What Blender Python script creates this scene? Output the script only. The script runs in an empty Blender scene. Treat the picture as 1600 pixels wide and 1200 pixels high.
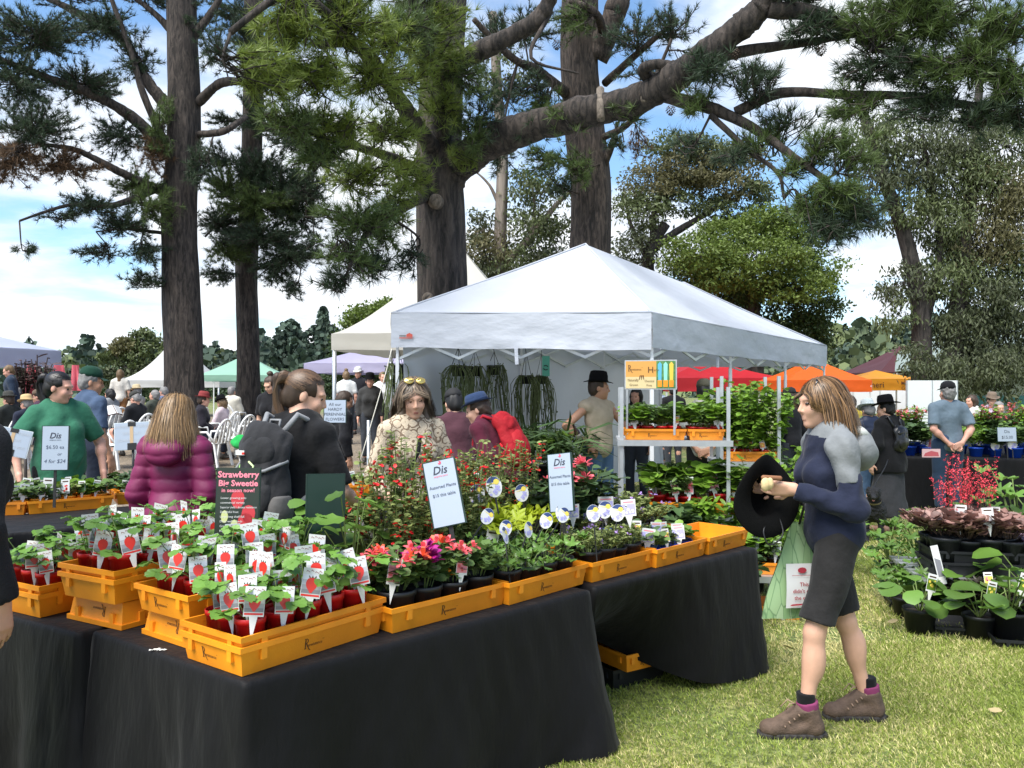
import bpy, math, random
import numpy as np
from mathutils import Vector, Matrix
random.seed(7); RNG = np.random.default_rng(7)
sc = bpy.context.scene
col = sc.collection
PI = math.pi; R = math.radians
# ------------------------------------------------------------------ camera
F, HZ, CAMH = 1280.0, 608.0, 1.60          # focal length in photo pixels, horizon row, camera height
cam_d = bpy.data.cameras.new('camera'); cam = bpy.data.objects.new('camera', cam_d); col.objects.link(cam)
cam_d.sensor_width = 36; cam_d.lens = 36*F/1600; cam_d.shift_y = (HZ-600)/1600
cam_d.clip_start = .05; cam_d.clip_end = 3000
cam.location = (0, 0, CAMH); cam.rotation_euler = (PI/2, 0, 0); sc.camera = cam
# ------------------------------------------------------------------ sky and sun
SUN_EL, SUN_AZ = 60, -140          # sun behind the camera's left shoulder
w = bpy.data.worlds.new('World'); sc.world = w; w.use_nodes = True
nt = w.node_tree; N = nt.nodes; L = nt.links; N.clear()
out = N.new('ShaderNodeOutputWorld'); bg = N.new('ShaderNodeBackground'); L.new(bg.outputs[0], out.inputs[0])
sky = N.new('ShaderNodeTexSky'); sky.sky_type = 'NISHITA'; sky.sun_disc = False
sky.sun_elevation = R(SUN_EL); sky.sun_rotation = R(SUN_AZ); sky.air_density = 1.0; sky.dust_density = .6; sky.ozone_density = 2.5
tc = N.new('ShaderNodeTexCoord'); sep = N.new('ShaderNodeSeparateXYZ'); L.new(tc.outputs['Generated'], sep.inputs[0])
def wm(op, a, b=None, c=None, clamp=False):
    n = N.new('ShaderNodeMath'); n.operation = op; n.use_clamp = clamp
    for i, v in enumerate((a, b, c)):
        if v is None: continue
        if isinstance(v, (int, float)): n.inputs[i].default_value = v
        else: L.new(v, n.inputs[i])
    return n.outputs[0]
zc = wm('ADD', wm('MAXIMUM', sep.outputs[2], 0.0), .11)
cx = N.new('ShaderNodeCombineXYZ'); L.new(wm('DIVIDE', sep.outputs[0], zc), cx.inputs[0]); L.new(wm('DIVIDE', sep.outputs[1], zc), cx.inputs[1])
def noise(vec, scale, detail, rough, off, dist=0.0):
    m = N.new('ShaderNodeMapping'); m.inputs['Location'].default_value = off; L.new(vec, m.inputs[0])
    n = N.new('ShaderNodeTexNoise'); n.inputs['Scale'].default_value = scale; n.inputs['Detail'].default_value = detail
    n.inputs['Roughness'].default_value = rough; n.inputs['Distortion'].default_value = dist; L.new(m.outputs[0], n.inputs['Vector']); return n.outputs[0]
n1 = noise(cx.outputs[0], .55, 9, .55, (3.3, 1.7, 0), .3)
cover = N.new('ShaderNodeMapRange'); cover.interpolation_type = 'SMOOTHSTEP'
L.new(wm('SUBTRACT', n1, wm('MULTIPLY', wm('MINIMUM', sep.outputs[2], .45), .36)), cover.inputs[0]); cover.inputs[1].default_value = .335; cover.inputs[2].default_value = .455
n2 = noise(cx.outputs[0], 1.1, 7, .6, (8.1, 4.4, 2), .4)
shade = N.new('ShaderNodeMapRange'); L.new(n2, shade.inputs[0]); shade.inputs[1].default_value = .35; shade.inputs[2].default_value = .62
cmix = N.new('ShaderNodeMix'); cmix.data_type = 'RGBA'; L.new(shade.outputs[0], cmix.inputs[0])
cmix.inputs[6].default_value = (4.6, 5.1, 5.9, 1); cmix.inputs[7].default_value = (6.9, 7.1, 7.3, 1)
mix = N.new('ShaderNodeMix'); mix.data_type = 'RGBA'; L.new(cover.outputs[0], mix.inputs[0])
skt = N.new('ShaderNodeMix'); skt.data_type = 'RGBA'; skt.blend_type = 'MULTIPLY'; skt.inputs[0].default_value = 1
L.new(sky.outputs[0], skt.inputs[6]); skt.inputs[7].default_value = (1.1, 1.25, 1.3, 1)
L.new(skt.outputs[2], mix.inputs[6]); L.new(cmix.outputs[2], mix.inputs[7])
L.new(mix.outputs[2], bg.inputs[0]); bg.inputs[1].default_value = .105
sd = bpy.data.lights.new('sun', 'SUN'); sun = bpy.data.objects.new('sun', sd); col.objects.link(sun)
sd.energy = 4.0; sd.angle = R(44); sd.color = (1, .96, .89)
_d = Vector((math.sin(R(SUN_AZ))*math.cos(R(SUN_EL)), math.cos(R(SUN_AZ))*math.cos(R(SUN_EL)), math.sin(R(SUN_EL))))
sun.rotation_euler = _d.to_track_quat('Z', 'Y').to_euler(); sun.location = (-6, -6, 12)
sc.view_settings.view_transform = 'Standard'; sc.view_settings.look = 'None'; sc.view_settings.gamma = 1
sc.view_settings.use_curve_mapping = False; sc.view_settings.exposure = 0.88
sc.render.engine = 'CYCLES'; sc.cycles.use_denoising = True
sc.cycles.max_bounces = 6; sc.cycles.diffuse_bounces = 3; sc.cycles.glossy_bounces = 2; sc.cycles.transmission_bounces = 4; sc.cycles.transparent_max_bounces = 6
# ------------------------------------------------------------------ helpers
def sstep(a, b, x):
    t = min(1, max(0, (x-a)/(b-a))); return t*t*(3-2*t)
def gz(x, y):                               # the ground: nearly flat, rising a little to the far left, falling to the right
    left = 1 - sstep(-.12, .10, x/max(y, 1))
    return .42*sstep(9, 20, y)*left - .12*sstep(4, 10, y)*sstep(.15, .4, x/max(y, 1))
def at(px, py, d): return Vector(((px-800)/F*d, d, CAMH+(HZ-py)/F*d))     # a photo pixel at a known distance
def on(px, py, z=0.0): return at(px, py, F*(CAMH-z)/(py-HZ))              # a photo pixel on a level at height z
def stand(px, d):                                                          # a spot on the ground
    x = (px-800)/F*d; return Vector((x, d, gz(x, d)))
MATS = {}
def mat(name, color=(.5, .5, .5), rough=.6, var=0.0, scale=8.0, bump=0.0, bscale=60.0, metal=0.0, spec=.5, island=0.0, trans=0.0, objvar=0.0, color2=None, alpha=None, sheen=0.0, stretch=None):
    if name in MATS: return MATS[name]
    m = bpy.data.materials.new(name); m.use_nodes = True; t = m.node_tree; n = t.nodes; l = t.links
    b = n['Principled BSDF']; o = n['Material Output']
    b.inputs['Roughness'].default_value = rough; b.inputs['Metallic'].default_value = metal
    b.inputs['Specular IOR Level'].default_value = spec
    if sheen: b.inputs['Sheen Weight'].default_value = sheen
    c = n.new('ShaderNodeRGB'); c.outputs[0].default_value = (*color, 1); src = c.outputs[0]
    tcn = n.new('ShaderNodeTexCoord'); vec = tcn.outputs['Object']
    if stretch:
        mp = n.new('ShaderNodeMapping'); mp.inputs['Scale'].default_value = stretch; l.new(vec, mp.inputs[0]); vec = mp.outputs[0]
    def hsv(fac, amt):
        nonlocal src
        h = n.new('ShaderNodeHueSaturation'); mr = n.new('ShaderNodeMapRange'); l.new(fac, mr.inputs[0])
        mr.inputs[3].default_value = 1-amt; mr.inputs[4].default_value = 1+amt; l.new(mr.outputs[0], h.inputs['Value']); l.new(src, h.inputs['Color']); src = h.outputs[0]
    if color2 is not None:
        x = n.new('ShaderNodeTexNoise'); x.inputs['Scale'].default_value = scale*.6; x.inputs['Detail'].default_value = 5; l.new(vec, x.inputs['Vector'])
        mr = n.new('ShaderNodeMapRange'); l.new(x.outputs[0], mr.inputs[0]); mr.inputs[1].default_value = .4; mr.inputs[2].default_value = .6
        k = n.new('ShaderNodeMix'); k.data_type = 'RGBA'; l.new(mr.outputs[0], k.inputs[0]); l.new(src, k.inputs[6]); k.inputs[7].default_value = (*color2, 1); src = k.outputs[2]
    if var:
        x = n.new('ShaderNodeTexNoise'); x.inputs['Scale'].default_value = scale; x.inputs['Detail'].default_value = 6; l.new(vec, x.inputs['Vector'])
        hsv(x.outputs[0], var*2)
    if island:
        g = n.new('ShaderNodeNewGeometry'); hsv(g.outputs['Random Per Island'], island)
    if objvar:
        g = n.new('ShaderNodeObjectInfo'); hsv(g.outputs['Random'], objvar)
    l.new(src, b.inputs['Base Color'])
    if bump:
        x = n.new('ShaderNodeTexNoise'); x.inputs['Scale'].default_value = bscale; x.inputs['Detail'].default_value = 4; l.new(vec, x.inputs['Vector'])
        bp = n.new('ShaderNodeBump'); bp.inputs['Strength'].default_value = bump; bp.inputs['Distance'].default_value = .02; l.new(x.outputs[0], bp.inputs['Height']); l.new(bp.outputs[0], b.inputs['Normal'])
    if trans:
        tr = n.new('ShaderNodeBsdfTranslucent'); l.new(src, tr.inputs[0]); ms = n.new('ShaderNodeMixShader'); ms.inputs[0].default_value = trans
        l.new(b.outputs[0], ms.inputs[1]); l.new(tr.outputs[0], ms.inputs[2]); l.new(ms.outputs[0], o.inputs[0])
    if alpha is not None: b.inputs['Alpha'].default_value = alpha
    MATS[name] = m; return m
def link(o, parent=None):
    col.objects.link(o)
    if parent is not None: o.parent = parent
    return o
def tag(o, label=None, cat=None, group=None, kind=None):
    if label: o['label'] = label
    if cat: o['category'] = cat
    if group: o['group'] = group
    if kind: o['kind'] = kind
    return o
def empty(name, loc, rz=0.0, label=None, cat=None, group=None):
    o = bpy.data.objects.new(name, None); o.empty_display_size = .05; o.location = loc; o.rotation_euler = (0, 0, rz); link(o)
    return tag(o, label, cat, group)
def copy_tree(o, parent=None):
    c = o.copy(); col.objects.link(c); c.parent = parent
    for ch in o.children: copy_tree(ch, c)
    return c
def npmesh(name, V, faces, mats, midx=None, smooth=True):
    """faces: list of (n,k) int arrays"""
    me = bpy.data.meshes.new(name); V = np.asarray(V, np.float32).reshape(-1, 3)
    faces = [np.asarray(f, np.int32) for f in faces if len(f)]
    me.vertices.add(len(V)); me.vertices.foreach_set('co', V.ravel())
    nl = sum(f.size for f in faces); nf = sum(len(f) for f in faces)
    me.loops.add(nl); me.polygons.add(nf)
    me.loops.foreach_set('vertex_index', np.concatenate([f.ravel() for f in faces]) if faces else np.zeros(0, np.int32))
    tot = np.concatenate([np.full(len(f), f.shape[1], np.int32) for f in faces]) if faces else np.zeros(0, np.int32)
    st = np.concatenate([[0], np.cumsum(tot)[:-1]]).astype(np.int32) if nf else tot
    me.polygons.foreach_set('loop_start', st); me.polygons.foreach_set('loop_total', tot)
    if midx is not None: me.polygons.foreach_set('material_index', np.asarray(midx, np.int32))
    me.polygons.foreach_set('use_smooth', np.full(nf, smooth, bool))
    for m in (mats if isinstance(mats, (list, tuple)) else [mats]): me.materials.append(m)
    me.update(calc_edges=True); me.validate(); return me
class MB:
    """collects polygons and builds them as ONE mesh object"""
    def __init__(s): s.v = []; s.f = []; s.m = []; s.mi = 0; s.sm = []; s.smooth = False
    def add(s, vs, fs):
        b = len(s.v); s.v += [tuple(v) for v in vs]
        for f in fs: s.f.append([b+i for i in f]); s.m.append(s.mi); s.sm.append(s.smooth)
        return s
    def box(s, c, size, M=None, taper=1.0):
        x, y, z = (q/2 for q in size); c = Vector(c)
        p = [Vector((i*x*(taper if k < 0 else 1), j*y*(taper if k < 0 else 1), k*z)) for k in (-1, 1) for j in (-1, 1) for i in (-1, 1)]
        p = [(M @ q if M else q)+c for q in p]
        return s.add(p, [(0, 2, 3, 1), (4, 5, 7, 6), (0, 1, 5, 4), (2, 6, 7, 3), (0, 4, 6, 2), (1, 3, 7, 5)])
    def bar(s, a, b, wd, th=None, up=(0, 0, 1)):
        a, b = Vector(a), Vector(b); d = b-a; l = d.length; d.normalize(); u = Vector(up)
        if abs(d.dot(u)) > .95: u = Vector((0, 1, 0))
        x = d.cross(u).normalized(); u = x.cross(d).normalized(); M = Matrix((x, d, u)).transposed()
        return s.box((a+b)/2, (wd, l, th or wd), M)
    def tube(s, pts, r, n=8, cap=True):
        pts = [Vector(p) for p in pts]; k = len(pts); rr = r if isinstance(r, (list, tuple)) else [r]*k
        b = len(s.v); u = None; old = s.smooth; s.smooth = True; V = []
        for i, p in enumerate(pts):
            d = (pts[min(i+1, k-1)]-pts[max(i-1, 0)]).normalized()
            if u is None: u = d.orthogonal().normalized()
            else:
                u = u-d*u.dot(d); u = u.normalized() if u.length > 1e-6 else d.orthogonal().normalized()
            v = d.cross(u)
            V += [p+(u*math.cos(2*PI*j/n)+v*math.sin(2*PI*j/n))*rr[i] for j in range(n)]
        fs = [(i*n+j, i*n+(j+1) % n, (i+1)*n+(j+1) % n, (i+1)*n+j) for i in range(k-1) for j in range(n)]
        if cap: fs += [tuple(range(n-1, -1, -1)), tuple(range((k-1)*n, k*n))]
        s.add(V, fs); s.smooth = old; return s
    def lathe(s, prof, n=16, c=(0, 0, 0), sx=1, sy=1, M=None):
        c = Vector(c); V = []; old = s.smooth; s.smooth = True
        for r, z in prof:
            for j in range(n):
                q = Vector((r*sx*math.cos(2*PI*j/n), r*sy*math.sin(2*PI*j/n), z)); V.append((M @ q if M else q)+c)
        s.add(V, [(i*n+j, i*n+(j+1) % n, (i+1)*n+(j+1) % n, (i+1)*n+j) for i in range(len(prof)-1) for j in range(n)])
        if prof[0][0] > 1e-4: s.f.append([len(s.v)-len(V)+j for j in range(n-1, -1, -1)]); s.m.append(s.mi); s.sm.append(False)
        s.smooth = old; return s
    def poly(s, pts): return s.add(pts, [tuple(range(len(pts)))])
    def grid(s, P):
        r, c = len(P), len(P[0]); old = s.smooth; s.smooth = True
        s.add([p for row in P for p in row], [(i*c+j, i*c+j+1, (i+1)*c+j+1, (i+1)*c+j) for i in range(r-1) for j in range(c-1)]); s.smooth = old; return s
    def mesh(s, name, mats):
        me = bpy.data.meshes.new(name); me.from_pydata(s.v, [], s.f)
        me.polygons.foreach_set('material_index', s.m); me.polygons.foreach_set('use_smooth', s.sm)
        for m in (mats if isinstance(mats, (list, tuple)) else [mats]): me.materials.append(m)
        me.update(); return me
    def build(s, name, mats, parent=None, loc=None):
        o = bpy.data.objects.new(name, s.mesh(name, mats)); link(o, parent)
        if loc is not None: o.location = loc
        return o
def obj(name, me, parent=None, loc=None, rot=None, scale=None):
    o = bpy.data.objects.new(name, me); link(o, parent)
    if loc is not None: o.location = loc
    if rot is not None: o.rotation_euler = rot
    if scale is not None: o.scale = (scale,)*3 if isinstance(scale, (int, float)) else scale
    return o
def rotmats(yaw, pitch, roll):
    """(n,3,3): local +y turned by roll about y, pitch about x, yaw about z"""
    cy, sy, cp, sp, cr, sr = np.cos(yaw), np.sin(yaw), np.cos(pitch), np.sin(pitch), np.cos(roll), np.sin(roll); z = np.zeros_like(cy); o = z+1
    A = np.stack([cy, -sy, z, sy, cy, z, z, z, o], -1).reshape(-1, 3, 3); B = np.stack([o, z, z, z, cp, -sp, z, sp, cp], -1).reshape(-1, 3, 3)
    C = np.stack([cr, z, sr, z, o, z, -sr, z, cr], -1).reshape(-1, 3, 3); return A @ B @ C
def dirmats(D, roll):
    """(n,3,3) with local +y along D"""
    D = D/np.linalg.norm(D, axis=1, keepdims=True); yaw = np.arctan2(-D[:, 0], D[:, 1]); pitch = np.arcsin(np.clip(D[:, 2], -1, 1)); return rotmats(yaw, pitch, roll)
def scatter(T, tf, pos, M, S):
    """copies of template verts T (k,3) with faces tf -> V, F"""
    T = np.asarray(T, np.float32); tf = np.asarray(tf, np.int32); n = len(pos); S = np.asarray(S, np.float32).reshape(n, 1, -1)
    V = np.einsum('nij,nkj->nki', M, T[None]*S)+np.asarray(pos)[:, None, :]
    return V.reshape(-1, 3), (tf[None]+(np.arange(n)*len(T))[:, None, None]).reshape(-1, tf.shape[1])
class Soup:
    """big triangle/quad soups from numpy, several materials"""
    def __init__(s): s.V = []; s.F = []; s.M = []; s.n = 0
    def add(s, V, Fc, mi=0):
        if len(V) == 0: return
        s.V.append(V); s.F.append(Fc+s.n); s.M.append(np.full(len(Fc), mi, np.int32)); s.n += len(V)
    def mesh(s, name, mats, smooth=True):
        o = np.argsort([f.shape[1] for f in s.F], kind='stable')
        return npmesh(name, np.concatenate(s.V), [s.F[i] for i in o], mats, np.concatenate([s.M[i] for i in o]), smooth)
_tx = {}
def text_polys(t, size=1.0, shear=0.0, space=1.0, align='LEFT', bold=0.0):
    """flat lettering as (verts2d, faces, width)"""
    k = (t, shear, space, bold)
    if k not in _tx:
        cu = bpy.data.curves.new('t', 'FONT'); cu.body = t; cu.shear = shear; cu.space_character = space; cu.offset = bold; cu.resolution_u = 2
        o = bpy.data.objects.new('t', cu); col.objects.link(o); dg = bpy.context.evaluated_depsgraph_get(); dg.update()
        me = o.evaluated_get(dg).to_mesh(); vs = [(v.co.x, v.co.y) for v in me.vertices]; fs = [tuple(p.vertices) for p in me.polygons]
        o.evaluated_get(dg).to_mesh_clear(); bpy.data.objects.remove(o); bpy.data.curves.remove(cu)
        _tx[k] = (vs, fs, max([v[0] for v in vs] or [0]))
    vs, fs, wd = _tx[k]; dx = {'LEFT': 0, 'CENTER': -wd/2, 'RIGHT': -wd}[align]
    return [((x+dx)*size, y*size) for x, y in vs], fs, wd*size
def put_text(mb, t, x, z, size, y=-.001, mi=0, align='CENTER', flip=False, sx=1.0, **kw):
    vs, fs, wd = text_polys(t, size, align=align, **kw); q = mb.mi; mb.mi = mi
    mb.add([(x+a*sx, y, z+b) for a, b in vs], fs); mb.mi = q
# ------------------------------------------------------------------ ground, grass, hills
def ground_material():
    m = bpy.data.materials.new('lawn_and_earth'); m.use_nodes = True; t = m.node_tree; n = t.nodes; l = t.links; b = n['Principled BSDF']
    tcn = n.new('ShaderNodeTexCoord'); v = tcn.outputs['Object']
    def ns(s, d=6):
        x = n.new('ShaderNodeTexNoise'); x.inputs['Scale'].default_value = s; x.inputs['Detail'].default_value = d; l.new(v, x.inputs['Vector']); return x.outputs[0]
    def ramp(f, a, bb):
        x = n.new('ShaderNodeMapRange'); x.interpolation_type = 'SMOOTHSTEP'; l.new(f, x.inputs[0]); x.inputs[1].default_value = a; x.inputs[2].default_value = bb; return x.outputs[0]
    def mixc(f, a, bb):
        x = n.new('ShaderNodeMix'); x.data_type = 'RGBA'; l.new(f, x.inputs[0])
        for i, q in ((6, a), (7, bb)):
            if isinstance(q, tuple): x.inputs[i].default_value = (*q, 1)
            else: l.new(q, x.inputs[i])
        return x.outputs[2]
    def mth(op, a, bb):
        x = n.new('ShaderNodeMath'); x.operation = op
        for i, q in enumerate((a, bb)):
            if isinstance(q, (int, float)): x.inputs[i].default_value = q
            else: l.new(q, x.inputs[i])
        return x.outputs[0]
    grass = mixc(ramp(ns(1.6), .42, .62), (.18, .235, .055), (.40, .37, .15))
    grass = mixc(ramp(ns(30, 3), .35, .7), (.06, .08, .02), grass)
    earth = mixc(ramp(ns(3.0), .35, .65), (.21, .165, .11), (.32, .25, .17))
    earth = mixc(ramp(ns(40, 4), .3, .75), (.10, .08, .06), earth)
    s = n.new('ShaderNodeSeparateXYZ'); l.new(v, s.inputs[0])
    # bare earth under the pines: left of the stall and beyond the tables
    e = mth('SUBTRACT', mth('MULTIPLY', s.outputs[1], .10), s.outputs[0]); e = mth('ADD', e, mth('MULTIPLY', ns(.8), .9))
    me_ = mth('MULTIPLY', ramp(e, .9, 1.5), ramp(s.outputs[1], 4.5, 6.0)); me_ = mth('MULTIPLY', me_, mth('SUBTRACT', 1.0, ramp(s.outputs[1], 34, 46)))
    l.new(mixc(me_, grass, earth), b.inputs['Base Color']); b.inputs['Roughness'].default_value = .95
    bp = n.new('ShaderNodeBump'); bp.inputs['Strength'].default_value = .5; bp.inputs['Distance'].default_value = .03; l.new(ns(45, 5), bp.inputs['Height']); l.new(bp.outputs[0], b.inputs['Normal'])
    return m
def build_ground():
    ys = np.unique(np.concatenate([np.linspace(-4, 30, 69), np.geomspace(30, 1600, 24)])); xs = np.concatenate([-np.geomspace(14, 1500, 16)[::-1], np.linspace(-13, 13, 66), np.geomspace(14, 1500, 16)])
    V = np.array([[(x, y, gz(x, y)+.012*math.sin(x*1.9+y*.7)*math.sin(y*1.3-x*.4)) for x in xs] for y in ys]).reshape(-1, 3); c = len(xs)
    i, j = np.meshgrid(np.arange(len(ys)-1), np.arange(c-1), indexing='ij'); k = (i*c+j).ravel()
    o = obj('ground', npmesh('ground', V, [np.stack([k, k+1, k+c+1, k+c], 1)], ground_material())); tag(o, kind='structure'); return o
build_ground()
GZV = np.vectorize(gz)
def blade_soup():
    s = Soup(); rng = np.random.default_rng(3)
    for (n, y0, y1, xa, xb, sz, mi) in ((80000, 2.6, 5.2, -.02, .66, 1.0, 0), (42000, 2.6, 5.2, -.02, .66, .9, 1), (62000, 5.0, 10.5, .10, .68, 1.25, 0), (34000, 5.0, 10.5, .10, .68, 1.25, 1), (20000, 9.5, 17, .12, .68, 1.9, 1), (16000, 9.5, 17, .12, .68, 1.9, 0)):
        y = np.sqrt(rng.uniform(y0**2, y1**2, n)); x = y*rng.uniform(xa, xb, n)
        f = np.sin(x*2.1+1.3*np.sin(y*1.7))+np.sin(y*2.9+x*1.1)+.8*np.sin(x*6.3-y*5.1)         # green and dry patches
        keep = (f > -.6-rng.uniform(0, 1.6, n)) if mi == 0 else (f < .4+rng.uniform(-.7, 1.4, n)); x, y = x[keep], y[keep]; n = len(x)
        T = np.array([(-.5, 0, 0), (.5, 0, 0), (.25, .14, .55), (0, .45, 1)])
        h = rng.uniform(.018, .042, n)*sz; wd = rng.uniform(.0022, .0042, n)*sz*(1+.10*np.maximum(0, y-3))
        M = rotmats(rng.uniform(0, 6.28, n), rng.uniform(-.9, .25, n), rng.uniform(-.4, .4, n))
        P = np.stack([x, y, GZV(x, y)-.002], 1); V, _ = scatter(T, [[0, 1, 2, 3]], P, M, np.stack([wd, h, h], 1)); b = (np.arange(n)*4)[:, None]
        s.add(V, np.concatenate([b+np.array([[0, 1, 2]]), b+np.array([[0, 2, 3]])]), mi)
    g1 = mat('grass_blade_green', (.28, .345, .062), .6, island=.45, trans=.3); g2 = mat('grass_blade_dry', (.68, .61, .28), .7, island=.35, trans=.3)
    o = obj('grass', s.mesh('grass', [g1, g2], False)); tag(o, 'short lawn grass, green with dry straw coloured patches', 'grass', kind='stuff')
blade_soup()
# fallen leaves and twigs on the lawn
lm = mat('dry_leaf', (.42, .33, .17), .8)
for k, (px, py) in enumerate(((1395, 978), (1478, 905), (1233, 1020), (1330, 1100), (1555, 1120))):
    p = on(px, py); mb = MB(); a = k*1.3; c, s_ = math.cos(a), math.sin(a)
    mb.grid([[(t*c-wd*q*s_, t*s_+wd*q*c, .034+.012*math.sin(t*40+q)) for q in (-1, 0, 1)] for t, wd in ((-.035, .002), (-.015, .012), (.01, .014), (.035, .002))])
    tag(mb.build('fallen_leaf', lm, loc=p), ('curled dry leaf on the lawn by the potted ground plants', 'curled dry leaf on the lawn behind the hooded woman', 'dark crumpled leaf in the grass left of the walking boots', 'dry leaf on the lawn beside the rear walking boot', 'dry leaf on the open lawn right of the boots')[k], 'leaf', 'dry leaves scattered on the lawn')
# hills beyond the fair
def hills():
    m = mat('hill_pasture', (.13, .19, .055), .9, var=.25, scale=.02, color2=(.20, .21, .08))
    xs = np.linspace(-420, 520, 90); rows = []
    for k, (yy, f) in enumerate(((170, 0), (230, .45), (300, .85), (380, 1.0), (520, .9))):
        rows.append([(x, yy+12*math.sin(x*.02), -.5+f*((5+4*math.sin(x*.011+.6)+2*math.sin(x*.031)) if x < 30 else (15+3*math.sin(x*.02)+5*sstep(100, 320, x)))*(.35+.65*sstep(-10, 60, x))) for x in xs])
    mb = MB(); mb.grid(rows); tag(mb.build('hills', m), kind='structure')
    return rows
HROWS = hills()
def far_wood():
    rng = np.random.default_rng(11); s = Soup(); T = np.array([(-.5, 0, -.4), (.5, 0, -.4), (.6, .1, .3), (0, .15, .6), (-.6, .1, .3)])
    def tree(x, y, z, h, wd, mi, conif=False, n=62):
        u = rng.uniform(0, 1, n); a = rng.uniform(0, 6.28, n); r = np.sqrt(rng.uniform(.15, 1, n))
        prof = (1-u)*.9+.08 if conif else np.sin(np.clip(u*.85+.15, 0, 1)*PI)**.6
        lump = 1+.25*np.sin(a*3+x)+.2*np.sin(u*9+a*2+y)
        P = np.stack([x+np.cos(a)*r*wd*prof*lump, y+np.sin(a)*r*wd*prof*lump, z+h*(.08+.92*u)], 1)
        M = rotmats(rng.uniform(0, 6.28, n), rng.uniform(-.8, .8, n), rng.uniform(-.5, .5, n)); sz = h*rng.uniform(.07, .14, n)*(.45 if n > 200 else 1)
        V, Fc = scatter(T, [[0, 1, 2, 3, 4]], P, M, np.stack([sz]*3, 1)); s.add(V, np.concatenate([Fc[:, [0, 1, 2]], Fc[:, [0, 2, 3]], Fc[:, [0, 3, 4]]]), mi)
    def hz(x, k, t): return HROWS[k][int(np.clip((x+420)/940*89, 0, 89))][2]*(1-t)+HROWS[min(k+1, 4)][int(np.clip((x+420)/940*89, 0, 89))][2]*t
    ky = (170, 230, 300, 380, 520)
    for i in range(330):                                      # right hand hillside and its wooded foot
        k = rng.integers(0, 4); t = rng.uniform(); y = ky[k]*(1-t)+ky[k+1]*t; x = y*rng.uniform(.26, .66)
        if k == 1 and rng.uniform() < .75 and .40 < x/y < .52: continue   # open vineyard slope
        tree(x, y, hz(x, k, t)-.5, rng.uniform(5, 11)*(1.5 if k == 0 else 1), rng.uniform(3, 6), rng.integers(0, 3))
    for i in range(200):
        y = rng.uniform(150, 178); x = y*rng.uniform(.22, .68); tree(x, y, -1, rng.uniform(3, 7), rng.uniform(3, 5), rng.integers(0, 3))
    for i in range(170):                                      # left: windbreak and trees behind
        y = rng.uniform(120, 190); x = y*rng.uniform(-.70, -.02); cf = rng.uniform() < .4; tree(x, y, -.5, rng.uniform(6, 10)*(1.2 if cf else 1), rng.uniform(2.5, 5), 0 if cf else rng.integers(0, 3), cf)
    for px, h in ((455, 13), (490, 12), (505, 15), (535, 11), (440, 11), (520, 12), (418, 9)): tree((px-800)/F*130, 130, -.5, h, 3.4, 0, px in (505, 535), 900)
    ms = [mat('far_leaf_dark', (.050, .078, .055), .9, island=.4), mat('far_leaf_mid', (.085, .115, .060), .9, island=.4), mat('far_leaf_light', (.13, .16, .065), .9, island=.4)]  # distance haze is put into these leaf colours, lightened towards blue-green
    o = obj('far_wood', s.mesh('far_wood', ms, False)); tag(o, 'hazy distant wood of mixed trees on the hills beyond the fair', 'wood', kind='stuff')
far_wood()
# ------------------------------------------------------------------ trees
def bark(name, c1, c2, sx, bumpd=.05):
    m = bpy.data.materials.new(name); m.use_nodes = True; t = m.node_tree; n = t.nodes; l = t.links; b = n['Principled BSDF']
    tcn = n.new('ShaderNodeTexCoord'); mp = n.new('ShaderNodeMapping'); mp.inputs['Scale'].default_value = (sx, sx, sx*.20); l.new(tcn.outputs['Object'], mp.inputs[0])
    mu = n.new('ShaderNodeTexNoise'); mu.inputs['Scale'].default_value = 1.0; mu.inputs['Detail'].default_value = 9; mu.inputs['Roughness'].default_value = .68; mu.inputs['Distortion'].default_value = .7; l.new(mp.outputs[0], mu.inputs['Vector'])
    r2 = n.new('ShaderNodeMapRange'); l.new(mu.outputs[0], r2.inputs[0]); r2.inputs[1].default_value = .40; r2.inputs[2].default_value = .68
    k = n.new('ShaderNodeMix'); k.data_type = 'RGBA'; l.new(r2.outputs[0], k.inputs[0]); k.inputs[6].default_value = (*c1, 1); k.inputs[7].default_value = (*c2, 1); l.new(k.outputs[2], b.inputs['Base Color'])
    b.inputs['Roughness'].default_value = .95
    bp = n.new('ShaderNodeBump'); bp.inputs['Strength'].default_value = 1; bp.inputs['Distance'].default_value = bumpd; l.new(mu.outputs[0], bp.inputs['Height']); l.new(bp.outputs[0], b.inputs['Normal']); return m
BARK = bark('pine_bark', (.014, .0115, .0095), (.095, .075, .062), 13); BARK2 = bark('stringy_bark', (.017, .013, .010), (.11, .083, .066), 15, .07)
GUM = bark('gum_bark', (.10, .08, .065), (.27, .23, .19), 4, .02); GUMD = bark('dark_gum_bark', (.018, .015, .013), (.09, .075, .065), 10, .03)
def smooth_path(pts, k=5):
    pts = [np.array(p, float) for p in pts]
    if len(pts) < 3: return [pts[0]+(pts[1]-pts[0])*i/k for i in range(k+1)]
    P = [2*pts[0]-pts[1]]+pts+[2*pts[-1]-pts[-2]]; o = []
    for i in range(1, len(P)-2):
        a, b, c, d = P[i-1:i+3]
        for j in range(k):
            t = j/k; o.append(.5*((2*b)+(c-a)*t+(2*a-5*b+4*c-d)*t*t+(3*b-a-3*c+d)*t**3))
    o.append(pts[-1]); return o
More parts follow.
